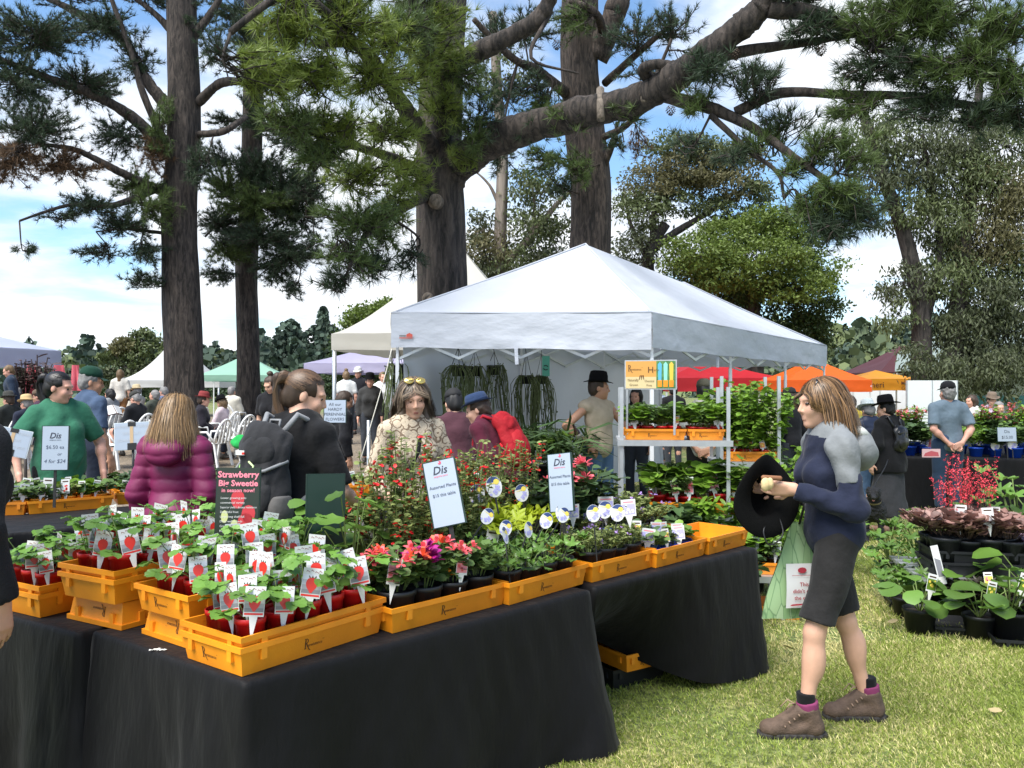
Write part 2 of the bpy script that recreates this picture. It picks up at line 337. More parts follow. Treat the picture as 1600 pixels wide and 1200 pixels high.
def trunk_mesh(name, pts, r0, r1, material, parent, flare=.35, n=26, k=10, rough=.05, seed=0):
    rng = np.random.default_rng(seed); path = smooth_path(pts, k); mb = MB(); m = len(path); ph = rng.uniform(0, 6.28, 6)
    V = []; lens = np.cumsum([0]+[np.linalg.norm(path[i+1]-path[i]) for i in range(m-1)]); tot = lens[-1]; mb.smooth = True
    for i, p in enumerate(path):
        t = lens[i]/tot; r = (r0+(r1-r0)*t)*(1+flare*math.exp(-lens[i]/.5))
        d = path[min(i+1, m-1)]-path[max(i-1, 0)]; d /= np.linalg.norm(d); u = np.cross(d, [0, 1, 0]); u /= np.linalg.norm(u); v = np.cross(d, u)
        for j in range(n):
            a = 2*PI*j/n; q = r*(1+rough*(math.sin(3*a+ph[0]+lens[i]*.5)+.7*math.sin(5*a+ph[1]-lens[i]*.8)+.6*math.sin(9*a+ph[2]+lens[i]*1.7))); V.append(p+(u*math.cos(a)+v*math.sin(a))*q)
    mb.add(V, [(i*n+j, i*n+(j+1) % n, (i+1)*n+(j+1) % n, (i+1)*n+j) for i in range(m-1) for j in range(n)]+[tuple(range((m-1)*n, m*n))])
    return mb.build(name, material, parent)
def nearest(P, limbs):
    b = min(range(len(limbs)), key=lambda i: np.sum((limbs[i][0]-P)**2)); return limbs[b]
def limb(mb, pts, r0, r1, k=5, n=9):
    k = k*3 if r0 > .1 else k; n = 14 if r0 > .1 else n; path = smooth_path(pts, k); m = len(path); g = random.Random(int(r0*1e5)+len(pts)); path = [p+np.array([g.uniform(-1, 1) for _ in range(3)])*r0*.05 for p in path]
    rr = [(r0+(r1-r0)*i/(m-1))*(1+g.uniform(-.035, .045)+.05*math.sin(i*.45)) for i in range(m)]; mb.tube(path, rr, n); return list(zip(path, rr))
def needle_soup(S, P, D, L, rng, needles=13, mi=0, wd=.013):
    n = len(P)
    if n == 0: return
    P = np.repeat(P, needles, 0); D = np.repeat(D, needles, 0); Ls = np.repeat(L, needles)*rng.uniform(.65, 1.1, n*needles)
    Q = D+rng.normal(0, .62, P.shape); M = dirmats(Q, rng.uniform(0, 3.14, len(P)))
    T = np.array([(-.5, 0, 0), (.5, 0, 0), (0, 1, 0)]); V, Fc = scatter(T, [[0, 1, 2]], P, M, np.stack([np.full(len(P), wd), Ls, Ls], 1)); S.add(V, Fc, mi)
def pine(name, label, base, trunk_pts, r0, r1, limbs_px, blobs, mats, needle=.16, tuft_density=1.0, seed=1, needles=13, wd=.013, barkm=None, twigs=.02, group=None):
    """trunk_pts/limbs/blobs in photo pixels + distance; blobs: (px, py, rx, ry, d, n_twigs, tone)"""
    rng = np.random.default_rng(seed); barkm = barkm or BARK
    root = empty(name, base, 0, label, 'tree', group); o3 = np.array(base)
    A = lambda px, py, d: np.array(at(px, py, d))-o3
    tp = [np.zeros(3)]+[A(*p) for p in trunk_pts]; trunk_mesh('trunk', tp, r0, r1, barkm, root, seed=seed)
    mb = MB(); lp = [(p, r0) for p in smooth_path(tp, 12)[6:]]
    for (pts, ra, rb) in limbs_px:
        q = limb(mb, [A(*p) for p in pts], ra, rb); lp += q
    S = Soup(); C = np.array([p for p, _ in lp])
    for (px, py, rx, ry, d, nt_, tone) in blobs:
        c = A(px, py, d); sx, sz = rx/F*d, ry/F*d; sy = (sx+sz)*.5
        src = C[np.argmin(((C-c)**2).sum(1))]
        mid = (c+src)/2+rng.normal(0, .12, 3); dist = np.linalg.norm(c-src); rad = min(.05, .012+.010*dist)
        p = smooth_path([src, mid, c], 4); mb.tube(p, [rad*(1-.6*i/8) for i in range(len(p))], 5)
        nt2 = max(3, int(nt_*tuft_density)); TP, TD = [], []
        for i in range(nt2):
            v = rng.normal(0, 1, 3); v /= np.linalg.norm(v); v = v*rng.uniform(.25, 1)**.6; e = c+v*np.array([sx, sy, sz]); s_ = p[rng.integers(3, len(p))]+rng.normal(0, .05, 3)
            m_ = (s_+e)/2+np.array([0, 0, -.08*np.linalg.norm(e-s_)])+rng.normal(0, .05, 3); tw = smooth_path([s_, m_, e], 3)
            mb.tube(tw[::3]+([tw[-1]] if (len(tw)-1) % 3 else []), twigs*.36, 3, False)
            ln = np.linalg.norm(e-s_); k = max(3, int(ln/ (needle*.55)))
            for f in np.linspace(.35, 1, k):
                q = (1-f)**2*s_+2*f*(1-f)*m_+f*f*e; dd = (e-m_)*f+(m_-s_)*(1-f); dd = dd/np.linalg.norm(dd)*.8+np.array([0, 0, .35]); TP.append(q+rng.normal(0, needle*.15, 3)); TD.append(dd+rng.normal(0, .25, 3))
        TP, TD = np.array(TP), np.array(TD); needle_soup(S, TP, TD, np.full(len(TP), needle), rng, needles, tone, wd)
    mb.build('limbs', barkm, root)['kind'] = 'stuff'; obj('crown', S.mesh('crown', mats, False), root)['kind'] = 'stuff'
    return root
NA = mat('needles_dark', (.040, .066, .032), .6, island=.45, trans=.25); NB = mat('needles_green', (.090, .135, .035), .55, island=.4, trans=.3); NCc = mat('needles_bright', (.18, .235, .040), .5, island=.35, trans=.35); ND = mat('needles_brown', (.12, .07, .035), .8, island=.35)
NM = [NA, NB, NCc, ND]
d1 = 21.0
pine('pine_tree', 'tall pine with the thick dark trunk behind the seated crowd, sparse limbs sweeping outward', stand(288, d1),
     [(288, 560, d1), (284, 450, d1), (280, 330, d1), (286, 200, d1), (285, 80, d1), (282, -120, d1), (280, -420, d1)], .49, .28,
     [([(262, 245, d1), (215, 190, d1-.5), (150, 150, d1-1), (70, 120, d1-1.5), (-20, 85, d1-2)], .17, .06), ([(268, 175, d1), (225, 120, d1), (190, 60, d1+.5), (120, 20, d1+.5), (60, -10, d1+1)], .17, .07),
      ([(262, 230, d1), (225, 150, d1-.3), (205, 80, d1-.3), (175, 0, d1-.5), (160, -60, d1-.5)], .10, .04), ([(255, 300, d1), (190, 270, d1-1), (120, 235, d1-1.5), (60, 225, d1-2)], .12, .04),
      ([(258, 290, d1), (180, 320, d1-1), (110, 320, d1-1.5), (30, 345, d1-2)], .09, .025), ([(262, 365, d1), (200, 358, d1-.8), (150, 362, d1-1.2)], .05, .02), ([(300, 60, d1), (330, 20, d1), (360, -30, d1)], .12, .06), ([(278, 60, d1), (240, 20, d1), (200, -10, d1)], .10, .05),
      ([(310, 160, d1), (345, 130, d1-.5), (385, 128, d1)], .12, .10), ([(310, 210, d1), (350, 205, d1-.5), (385, 182, d1)], .09, .07)],
     [(60, 50, 85, 45, d1-2, 46, 0), (160, 40, 75, 35, d1, 34, 0), (30, 130, 60, 55, d1-2, 36, 0), (130, 130, 75, 40, d1-1, 36, 0), (215, 90, 40, 45, d1, 22, 0), (55, 200, 75, 45, d1-2, 40, 0), (20, 250, 55, 45, d1-2, 32, 3), (110, 260, 60, 35, d1-1.5, 26, 3),
      (185, 215, 50, 45, d1-.5, 24, 0), (215, 290, 45, 40, d1-.5, 22, 1), (140, 320, 60, 25, d1-1.3, 22, 0), (90, 340, 40, 20, d1-1.5, 8, 0), (200, 350, 55, 28, d1-.8, 26, 0), (150, 395, 40, 20, d1-1, 12, 0), (230, 400, 40, 25, d1-.6, 18, 0), (215, 435, 30, 18, d1-.8, 10, 0), (245, 320, 35, 50, d1-.8, 24, 1),
      (-20, 60, 60, 60, d1-2, 30, 0), (240, 245, 30, 35, d1-.7, 16, 3), (335, 70, 30, 50, d1-.5, 18, 0), (300, 30, 40, 40, d1, 16, 0), (255, 200, 22, 60, d1-.7, 18, 1), (310, 260, 22, 50, d1-.8, 16, 0), (40, 390, 20, 10, d1-2, 5, 0), (95, -20, 90, 30, d1, 30, 0), (230, -10, 60, 25, d1, 20, 0)], NM, needle=.18, seed=4, needles=17, wd=.0135, tuft_density=2.1, twigs=.03)
d2 = 24.0
pine('pine_tree', 'slimmer straight pine with a dense dark low crown beside the thicker trunk', stand(388, d2),
     [(388, 560, d2), (386, 420, d2), (392, 300, d2), (394, 180, d2), (396, 60, d2), (398, -150, d2), (400, -380, d2)], .33, .24,
     [([(405, 200, d2), (450, 195, d2-1), (500, 205, d2-1.5)], .13, .06), ([(404, 120, d2), (420, 60, d2-.5), (450, 0, d2-1)], .15, .10), ([(390, 300, d2), (430, 330, d2-1), (490, 340, d2-1.5)], .07, .03), ([(388, 320, d2), (350, 340, d2-1), (320, 370, d2-1.3)], .07, .03), ([(388, 360, d2), (440, 390, d2-1), (470, 420, d2-1.4)], .06, .02)],
     [(400, 260, 60, 35, d2-1, 40, 0), (450, 285, 65, 40, d2-1, 46, 0), (350, 290, 45, 40, d2-1, 30, 1), (400, 320, 75, 35, d2-1.3, 50, 1), (465, 335, 55, 35, d2-1, 38, 0), (345, 345, 45, 35, d2-1, 30, 0), (410, 370, 80, 30, d2-1.2, 50, 0), (450, 400, 60, 28, d2-1.2, 40, 0), (355, 395, 45, 25, d2-1, 26, 1), (340, 430, 28, 20, d2-.8, 14, 0),
      (430, 425, 40, 25, d2-1, 24, 0), (455, 455, 28, 16, d2-1, 10, 0), (485, 295, 45, 40, d2-1.5, 26, 0), (495, 380, 25, 20, d2-1.5, 10, 0), (330, 240, 30, 25, d2-1, 12, 0), (345, 190, 30, 20, d2-1, 8, 0), (400, 180, 35, 45, d2-1, 20, 0), (430, 120, 50, 50, d2-1, 34, 0), (380, 60, 40, 50, d2-1, 26, 0), (450, 210, 50, 35, d2-1.5, 30, 0), (360, 20, 50, 40, d2, 26, 0), (500, 240, 50, 40, d2-1.5, 30, 0)], NM, needle=.17, seed=5, needles=17, wd=.0145, tuft_density=2.2, twigs=.03)
d3 = 11.0
T3L = [([(690, 300, d3), (720, 255, d3-.1), (790, 212, d3-.5), (900, 180, d3-1), (990, 158, d3-1.4), (1060, 118, d3-1.8), (1120, 72, d3-2.1), (1180, 20, d3-2.3), (1225, -40, d3-2.5)], .235, .12),
       ([(1040, 150, d3-1.6), (1120, 172, d3-2), (1185, 205, d3-2.2), (1240, 245, d3-2.4), (1290, 280, d3-2.6)], .075, .03), ([(1100, 95, d3-2), (1170, 78, d3-2.1), (1260, 66, d3-2.2), (1350, 50, d3-2.4)], .07, .035),
       ([(1200, 15, d3-2.4), (1270, 20, d3-2.4), (1330, 45, d3-2.5), (1420, 60, d3-2.7)], .09, .05), ([(1150, 175, d3-2.1), (1220, 145, d3-2.2), (1320, 148, d3-2.4), (1430, 150, d3-2.6), (1540, 165, d3-2.8), (1640, 130, d3-3)], .06, .03),
       ([(1110, 180, d3-2), (1170, 235, d3-2.2), (1215, 270, d3-2.3), (1225, 310, d3-2.4)], .035, .015), ([(1020, 130, d3-1.5), (1005, 108, d3-1.7), (1030, 100, d3-1.8), (1060, 105, d3-1.8)], .07, .05),
       ([(690, 260, d3), (690, 170, d3-.4), (700, 110, d3-.6), (760, 75, d3-.7), (840, 30, d3-.8), (870, -30, d3-.9)], .16, .09), ([(690, 250, d3), (640, 180, d3-.9), (600, 120, d3-1.6), (560, 70, d3-2.4), (500, 70, d3-3)], .12, .04),
       ([(680, 280, d3), (620, 250, d3-1), (560, 230, d3-2), (500, 215, d3-2.8)], .08, .03), ([(680, 300, d3), (620, 330, d3-1.2), (570, 370, d3-2), (545, 420, d3-2.4)], .07, .02), ([(700, 150, d3-.5), (660, 60, d3-1.5), (640, -20, d3-2)], .10, .05),
       ([(590, 110, d3-1.7), (520, 30, d3-3), (450, -10, d3-3.6), (360, 50, d3-3.9)], .06, .028), ([(1340, 60, d3-2.5), (1440, 100, d3-2.8), (1560, 120, d3-3)], .05, .02), ([(860, 20, d3-.8), (830, 90, d3-1), (905, 115, d3-1.1)], .03, .012)]
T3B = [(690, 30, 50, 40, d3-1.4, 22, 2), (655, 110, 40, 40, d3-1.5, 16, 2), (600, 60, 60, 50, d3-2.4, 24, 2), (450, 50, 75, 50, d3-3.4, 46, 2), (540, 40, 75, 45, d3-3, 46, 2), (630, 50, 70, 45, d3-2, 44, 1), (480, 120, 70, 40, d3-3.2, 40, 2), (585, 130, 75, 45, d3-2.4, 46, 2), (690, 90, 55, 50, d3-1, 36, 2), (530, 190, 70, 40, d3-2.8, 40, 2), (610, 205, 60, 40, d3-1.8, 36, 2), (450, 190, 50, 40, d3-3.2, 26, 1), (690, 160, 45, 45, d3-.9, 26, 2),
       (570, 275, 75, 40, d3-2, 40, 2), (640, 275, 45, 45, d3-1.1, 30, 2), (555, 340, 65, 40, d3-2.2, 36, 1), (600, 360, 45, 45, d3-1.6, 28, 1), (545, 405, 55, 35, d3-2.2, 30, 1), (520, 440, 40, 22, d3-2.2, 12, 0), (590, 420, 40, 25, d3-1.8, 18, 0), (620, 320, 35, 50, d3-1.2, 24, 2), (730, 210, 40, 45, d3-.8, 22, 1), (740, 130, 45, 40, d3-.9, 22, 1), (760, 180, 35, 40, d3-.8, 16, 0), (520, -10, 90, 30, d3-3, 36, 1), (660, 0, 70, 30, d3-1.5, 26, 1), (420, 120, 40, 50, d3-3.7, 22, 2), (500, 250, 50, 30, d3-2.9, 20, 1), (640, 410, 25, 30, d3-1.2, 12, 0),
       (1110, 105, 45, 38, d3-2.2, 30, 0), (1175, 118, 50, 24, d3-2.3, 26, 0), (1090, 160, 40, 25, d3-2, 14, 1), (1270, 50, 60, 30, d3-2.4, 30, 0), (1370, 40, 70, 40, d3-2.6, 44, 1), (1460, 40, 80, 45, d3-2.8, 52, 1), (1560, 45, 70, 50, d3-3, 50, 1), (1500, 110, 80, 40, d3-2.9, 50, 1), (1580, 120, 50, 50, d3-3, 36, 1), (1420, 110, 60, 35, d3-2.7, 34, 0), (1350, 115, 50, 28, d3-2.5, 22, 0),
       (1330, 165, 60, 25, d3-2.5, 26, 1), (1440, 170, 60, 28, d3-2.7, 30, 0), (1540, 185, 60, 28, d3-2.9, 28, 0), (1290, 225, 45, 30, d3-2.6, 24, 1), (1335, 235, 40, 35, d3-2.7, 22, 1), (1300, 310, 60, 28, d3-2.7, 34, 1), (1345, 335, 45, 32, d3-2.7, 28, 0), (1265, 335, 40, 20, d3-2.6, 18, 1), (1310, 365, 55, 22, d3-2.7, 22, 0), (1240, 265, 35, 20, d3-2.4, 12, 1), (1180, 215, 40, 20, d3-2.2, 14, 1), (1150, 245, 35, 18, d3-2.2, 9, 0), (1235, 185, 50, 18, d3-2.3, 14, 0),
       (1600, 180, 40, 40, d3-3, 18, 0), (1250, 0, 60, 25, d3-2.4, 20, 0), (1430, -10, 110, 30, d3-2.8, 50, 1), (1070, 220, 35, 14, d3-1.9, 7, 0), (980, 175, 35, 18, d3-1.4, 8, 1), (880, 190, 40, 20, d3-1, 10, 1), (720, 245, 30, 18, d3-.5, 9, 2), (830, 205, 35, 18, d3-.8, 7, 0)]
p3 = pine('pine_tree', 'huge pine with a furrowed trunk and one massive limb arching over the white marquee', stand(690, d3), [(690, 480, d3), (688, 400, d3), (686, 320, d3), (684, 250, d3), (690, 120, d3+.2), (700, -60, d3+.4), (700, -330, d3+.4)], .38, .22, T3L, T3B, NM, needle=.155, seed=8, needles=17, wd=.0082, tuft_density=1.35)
# knots and sawn branch stubs on the big trunk
ob = np.array(p3.location); CUT = bark('cut_wood', (.08, .065, .05), (.22, .18, .14), 20, .01)
for (px, py, d, r) in ((680, 312, d3-.42, .075), (668, 465, d3-.42, .06), (722, 462, d3-.36, .05), (1008, 152, d3-1.63, .05)):
    c = np.array(at(px, py, d))-ob; MB().tube([c+np.array([0, .16, -.01]), c+np.array([0, .05, 0]), c, c+np.array([0, .012, 0])], [r*1.5, r*1.25, r, r*.55], 12).build('knot', CUT, p3)
MB().tube([np.array(at(938, 140, d3-1.2))-ob, np.array(at(938, 168, d3-1.4))-ob, np.array(at(939, 186, d3-1.5))-ob], [.05, .045, .05], 10).build('branch_stub', CUT, p3)
cb = MB(); rngc = random.Random(3)
for (px, py, d) in ((1283, 78, d3-2.5), (1150, 85, d3-2.3), (1048, 172, d3-1.8), (870, 70, d3-1), (1590, 135, d3-3)):
    c = np.array(at(px, py, d))-ob
    for k in range(60):
        a = k*2.4; u = k/60; r = .045*math.sin(PI*min(1, u*.85+.15)); z = (.5-u)*.11; q = c+np.array([r*math.cos(a), r*math.sin(a), z]); e = q+np.array([.016*math.cos(a), .016*math.sin(a), -.012]); t = np.array([-math.sin(a), math.cos(a), 0])*.011
        cb.add([q-t, q+t, e+t*.5, e-t*.5], [(0, 1, 2, 3)])
cb.build('pine_cones', mat('cone', (.07, .045, .03), .8), p3)['kind'] = 'stuff'
d4 = 18.0
pine('pine_tree', 'old pine with shredded stringy trunk rising behind the white marquee ridge', stand(922, d4), [(922, 480, d4), (922, 400, d4), (925, 300, d4), (915, 200, d4), (905, 100, d4), (905, -20, d4), (900, -250, d4)], .50, .36,
     [([(930, 90, d4), (960, 20, d4-.3), (985, -50, d4-.5)], .28, .2), ([(930, 220, d4), (980, 195, d4-1), (1010, 150, d4-1.5), (1050, 60, d4-2)], .08, .03), ([(890, 150, d4), (840, 110, d4-1), (800, 90, d4-1.5), (740, 30, d4-2)], .12, .05), ([(945, 130, d4), (1000, 80, d4-1), (1060, 30, d4-1.5)], .09, .04), ([(945, 60, d4), (930, 20, d4-1), (890, 0, d4-1)], .1, .06), ([(935, 280, d4), (960, 215, d4-.6), (965, 190, d4-.8)], .10, .03)],
     [(990, 50, 60, 40, d4-1.2, 26, 0), (1050, 40, 50, 40, d4-1.5, 26, 0), (1000, 110, 50, 28, d4-1.3, 18, 0), (830, 130, 45, 40, d4-1.2, 26, 0), (850, 180, 45, 30, d4-1, 22, 1), (775, 55, 45, 40, d4-1.5, 26, 0), (780, 250, 35, 30, d4-1.5, 14, 0), (845, 250, 32, 32, d4-1.2, 18, 1), (900, 260, 30, 40, d4-1.1, 20, 1), (960, 220, 35, 20, d4-1, 9, 0), (830, 40, 50, 40, d4-1.3, 26, 0), (900, 30, 40, 40, d4-1, 22, 1), (780, 150, 40, 40, d4-1.2, 14, 0), (1000, 240, 20, 30, d4-1, 6, 3), (1080, 100, 30, 30, d4-1.5, 10, 0), (740, 100, 40, 40, d4-1.5, 14, 0), (870, 290, 25, 25, d4-1, 9, 0)], NM, needle=.17, seed=9, needles=15, wd=.0125, tuft_density=1.5, barkm=BARK2, twigs=.03)
LEAF5 = np.array([(0, 0, 0), (.22, .35, .03), (.16, .75, .0), (0, 1, -.08), (-.16, .75, 0), (-.22, .35, .03)]); LF5 = [[0, 1, 2, 3], [0, 3, 4, 5]]; LEAF4 = np.array([(0, 0, 0), (.2, .5, .05), (0, 1, -.06), (-.2, .5, .05)]); LF4 = [[0, 1, 2, 3]]
def leafy(name, label, base, trunk_pts, r0, r1, limbs_px, blobs, mats, barkm, leaf=.12, droop=.5, seed=1, wide=1.0, group=None, dens=1.0, flare=.3):
    rng = np.random.default_rng(seed); root = empty(name, base, 0, label, 'tree', group); o3 = np.array(base); A = lambda px, py, d: np.array(at(px, py, d))-o3
    tp = [np.zeros(3)]+[A(*p) for p in trunk_pts]; trunk_mesh('trunk', tp, r0, r1, barkm, root, flare, 16, 6, .05, seed)
    mb = MB(); lp = [p for p in smooth_path(tp, 8)[4:]]
    for (pts, ra, rb) in limbs_px: lp += [p for p, _ in limb(mb, [A(*p) for p in pts], ra, rb, 5, 7)]
    S = Soup(); C = np.array(lp)
    for (px, py, rx, ry, d, n, tone) in blobs:
        c = A(px, py, d); sx, sz = rx/F*d, ry/F*d; sy = (sx+sz)*.5; src = C[np.argmin(((C-c)**2).sum(1))]; dist = np.linalg.norm(c-src)
        p = smooth_path([src, (c+src)/2+rng.normal(0, .1, 3), c], 3); mb.tube(p, [max(.008, min(.05, .02*dist)*(1-.12*i)) for i in range(len(p))], 4, False)
        n = int(n*dens*3.6); nc = max(3, n//52); u = rng.normal(0, 1, (nc, 3)); u /= np.linalg.norm(u, axis=1)[:, None]; u *= rng.uniform(.3, 1, (nc, 1))**.45; cc = c+u*np.array([sx, sy, sz])
        for q in cc[::2]: mb.tube([p[-2], (p[-2]+q)/2+rng.normal(0, .06, 3), q], [.012, .009, .005], 3, False)
        k = rng.integers(0, nc, n); sp = .15*min(sx, sz)+.05; P = cc[k]+rng.normal(0, 1, (n, 3))*np.array([sp*1.35, sp*1.35, sp*.75]); D = rng.normal(0, 1, (n, 3)); D[:, 2] -= droop*2
        s = leaf*.80*rng.uniform(.6, 1.25, n); V, Fc = scatter(LEAF4, LF4, P, dirmats(D, rng.uniform(-1.6, 1.6, n)), np.stack([s*wide, s, s], 1)); S.add(V, Fc, tone)
    mb.build('limbs', barkm, root)['kind'] = 'stuff'; obj('crown', S.mesh('crown', mats, False), root)['kind'] = 'stuff'; return root
E1 = mat('gum_leaf_olive', (.105, .132, .048), .55, island=.4, trans=.25); E2 = mat('gum_leaf_tan', (.14, .13, .055), .6, island=.35, trans=.3); E3 = mat('gum_leaf_dark', (.075, .09, .040), .6, island=.4, trans=.2)
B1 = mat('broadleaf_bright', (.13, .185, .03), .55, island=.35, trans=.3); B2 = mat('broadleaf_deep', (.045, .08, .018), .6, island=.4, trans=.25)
GM = [E1, E2, E3, B1, B2]
d5 = 20.0
leafy('gum_tree', 'slender pale gum tree standing between the two big pine trunks', stand(782, d5), [(781, 480, d5), (782, 380, d5), (785, 250, d5), (778, 150, d5), (770, 20, d5)], .21, .10,
      [([(785, 420, d5), (830, 370, d5), (865, 325, d5), (890, 300, d5)], .10, .05), ([(783, 330, d5), (765, 290, d5), (740, 265, d5)], .05, .02), ([(830, 370, d5), (835, 320, d5), (830, 285, d5)], .05, .02)],
      [(830, 350, 40, 30, d5, 420, 0), (870, 380, 50, 40, d5+1, 620, 0), (760, 390, 40, 30, d5, 520, 1), (800, 410, 40, 30, d5, 420, 0), (745, 430, 40, 28, d5, 380, 2), (850, 300, 45, 30, d5, 320, 0), (860, 420, 45, 30, d5, 520, 2), (820, 290, 30, 25, d5, 200, 0), (790, 120, 35, 40, d5, 200, 0), (750, 360, 25, 30, d5, 200, 2)], GM, GUM, .15, .5, 21, dens=.9)
leafy('gum_tree', 'spreading gum tree with tan tinged canopy behind the marquee roof', stand(1010, 26), [(1012, 440, 26), (1015, 390, 26), (1040, 350, 26)], .30, .16,
      [([(1015, 390, 26), (1060, 360, 26), (1110, 330, 26), (1150, 300, 26)], .15, .04), ([(1020, 380, 26), (1025, 320, 26), (1060, 270, 26)], .12, .04), ([(1010, 400, 26), (985, 350, 26), (975, 300, 26)], .10, .03)],
      [(1080, 265, 60, 28, 26, 900, 1), (1020, 285, 50, 28, 26, 700, 1), (1130, 290, 55, 25, 26, 700, 1), (1060, 225, 50, 22, 26, 600, 0), (1000, 330, 50, 30, 26, 620, 0), (1110, 240, 45, 22, 26, 500, 0), (1140, 330, 45, 25, 26, 500, 0), (990, 390, 45, 30, 26, 500, 2), (1060, 320, 40, 20, 26, 300, 0), (970, 430, 40, 25, 26, 400, 2), (1160, 250, 40, 25, 26, 300, 1), (1180, 300, 40, 20, 26, 300, 0)], GM, GUMD, .19, .3, 22, dens=.9)
leafy('broadleaf_tree', 'dense rounded bright green tree beyond the right end of the marquee', stand(1180, 25), [(1180, 560, 25), (1175, 480, 25), (1170, 420, 25)], .3, .18,
      [([(1175, 480, 25), (1120, 440, 25), (1080, 410, 25)], .1, .04), ([(1175, 470, 25), (1230, 430, 25), (1270, 400, 25)], .1, .04)],
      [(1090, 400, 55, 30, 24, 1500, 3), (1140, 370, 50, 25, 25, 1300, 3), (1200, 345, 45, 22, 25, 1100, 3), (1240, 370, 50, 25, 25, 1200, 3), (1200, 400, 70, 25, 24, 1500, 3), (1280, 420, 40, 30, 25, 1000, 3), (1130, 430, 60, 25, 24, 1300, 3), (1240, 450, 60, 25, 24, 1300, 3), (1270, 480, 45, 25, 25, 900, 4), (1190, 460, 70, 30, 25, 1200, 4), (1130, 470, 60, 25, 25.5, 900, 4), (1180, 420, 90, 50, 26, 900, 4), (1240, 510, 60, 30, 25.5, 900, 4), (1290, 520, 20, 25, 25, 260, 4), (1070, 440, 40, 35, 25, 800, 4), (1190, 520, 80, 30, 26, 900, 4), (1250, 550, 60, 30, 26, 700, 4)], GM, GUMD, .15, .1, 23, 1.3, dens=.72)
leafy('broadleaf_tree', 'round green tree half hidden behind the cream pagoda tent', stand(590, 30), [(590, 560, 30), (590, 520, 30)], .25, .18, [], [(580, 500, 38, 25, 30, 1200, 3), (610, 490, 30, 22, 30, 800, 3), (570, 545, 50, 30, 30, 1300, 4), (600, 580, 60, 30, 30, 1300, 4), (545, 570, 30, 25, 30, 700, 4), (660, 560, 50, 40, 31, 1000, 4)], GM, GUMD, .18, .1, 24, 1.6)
d7 = 20.0
leafy('gum_tree', 'leaning dark gum with twin trunks and drooping olive foliage', stand(1441, d7), [(1441, 560, d7), (1438, 480, d7), (1425, 410, d7), (1408, 350, d7), (1385, 290, d7), (1365, 230, d7), (1340, 150, d7)], .28, .10,
      [([(1480, 655, d7), (1490, 560, d7), (1497, 480, d7), (1505, 400, d7), (1515, 320, d7), (1525, 230, d7), (1530, 120, d7)], .26, .08), ([(1442, 510, d7), (1460, 450, d7), (1470, 370, d7), (1455, 280, d7), (1440, 210, d7)], .12, .04), ([(1495, 520, d7), (1540, 490, d7), (1580, 470, d7), (1620, 440, d7)], .11, .05), ([(1500, 460, d7), (1540, 410, d7), (1580, 380, d7)], .08, .03), ([(1495, 570, d7), (1540, 545, d7), (1600, 545, d7)], .06, .03)],
      [(1390, 210, 50, 40, d7, 620, 0), (1440, 250, 55, 45, d7, 820, 2), (1360, 280, 40, 35, d7, 420, 2), (1500, 280, 60, 45, d7, 950, 0), (1560, 300, 55, 45, d7, 850, 1), (1470, 350, 50, 40, d7, 800, 0), (1540, 380, 60, 40, d7, 950, 1), (1590, 420, 45, 45, d7, 800, 0), (1480, 430, 45, 40, d7, 800, 0), (1540, 470, 50, 40, d7, 900, 2), (1500, 510, 40, 35, d7, 750, 2), (1570, 520, 50, 40, d7, 750, 2), (1410, 440, 30, 35, d7, 330, 2), (1400, 500, 22, 28, d7, 160, 0), (1520, 570, 40, 40, d7, 750, 2), (1480, 590, 35, 45, d7-1, 650, 2), (1560, 590, 30, 40, d7-1, 520, 2), (1410, 330, 30, 40, d7, 300, 0), (1600, 330, 40, 50, d7, 600, 1), (1580, 230, 60, 45, d7, 700, 0), (1500, 210, 60, 40, d7, 600, 2), (1600, 560, 40, 40, d7, 500, 2), (1440, 560, 24, 40, d7-1, 200, 2)], GM, GUMD, .16, .8, 25, .9, dens=1.0)
leafy('gum_tree', 'wispy open gum tree far behind the seated crowd', stand(205, 60), [(205, 590, 60), (208, 570, 60), (205, 555, 60)], .25, .15, [([(205, 585, 60), (185, 560, 60), (170, 545, 60)], .12, .05), ([(205, 580, 60), (235, 550, 60), (245, 535, 60)], .12, .05)],
      [(190, 540, 24, 12, 60, 260, 1), (225, 530, 24, 14, 60, 260, 0), (245, 550, 18, 16, 60, 200, 0), (175, 560, 20, 12, 60, 180, 0), (210, 560, 25, 14, 60, 240, 0), (240, 580, 25, 14, 60, 260, 2), (200, 590, 30, 12, 60, 260, 2), (228, 595, 30, 12, 60, 260, 2), (180, 590, 25, 14, 60, 260, 2)], GM, GUMD, .42, .2, 26, 1.2)
# clipped windbreak hedge
def hedge():
    rng = np.random.default_rng(5); S = Soup(); n = 16000; d = rng.uniform(72, 75, n); px = rng.uniform(150, 720, n); top = 2.9+.25*np.sin(px*.05)+.15*np.sin(px*.17); z = rng.uniform(0, 1, n)**.8*top
    P = np.stack([(px-800)/F*d, d, z+.42], 1); s = rng.uniform(.18, .36, n); D = rng.normal(0, 1, (n, 3)); V, Fc = scatter(LEAF5, LF5, P, dirmats(D, rng.uniform(-1.6, 1.6, n)), np.stack([s*1.6, s, s], 1)); S.add(V, Fc, 0)
    r = empty('hedge', ((-300)/F*73, 73, .3), 0, 'long clipped dark green hedge behind the market', 'hedge'); o = obj('foliage', S.mesh('foliage', [mat('hedge_leaf', (.045, .075, .03), .7, island=.4)], False), r); o.location = -Vector(r.location)
    mb = MB(); [mb.tube([((x-800)/F*73.5, 73.5, .2), ((x-800)/F*73.5, 73.5, 2.4)], .12, 5) for x in range(160, 720, 30)]; q = mb.build('stems', GUMD, r); q['kind'] = 'stuff'; q.location = -Vector(r.location)
hedge()
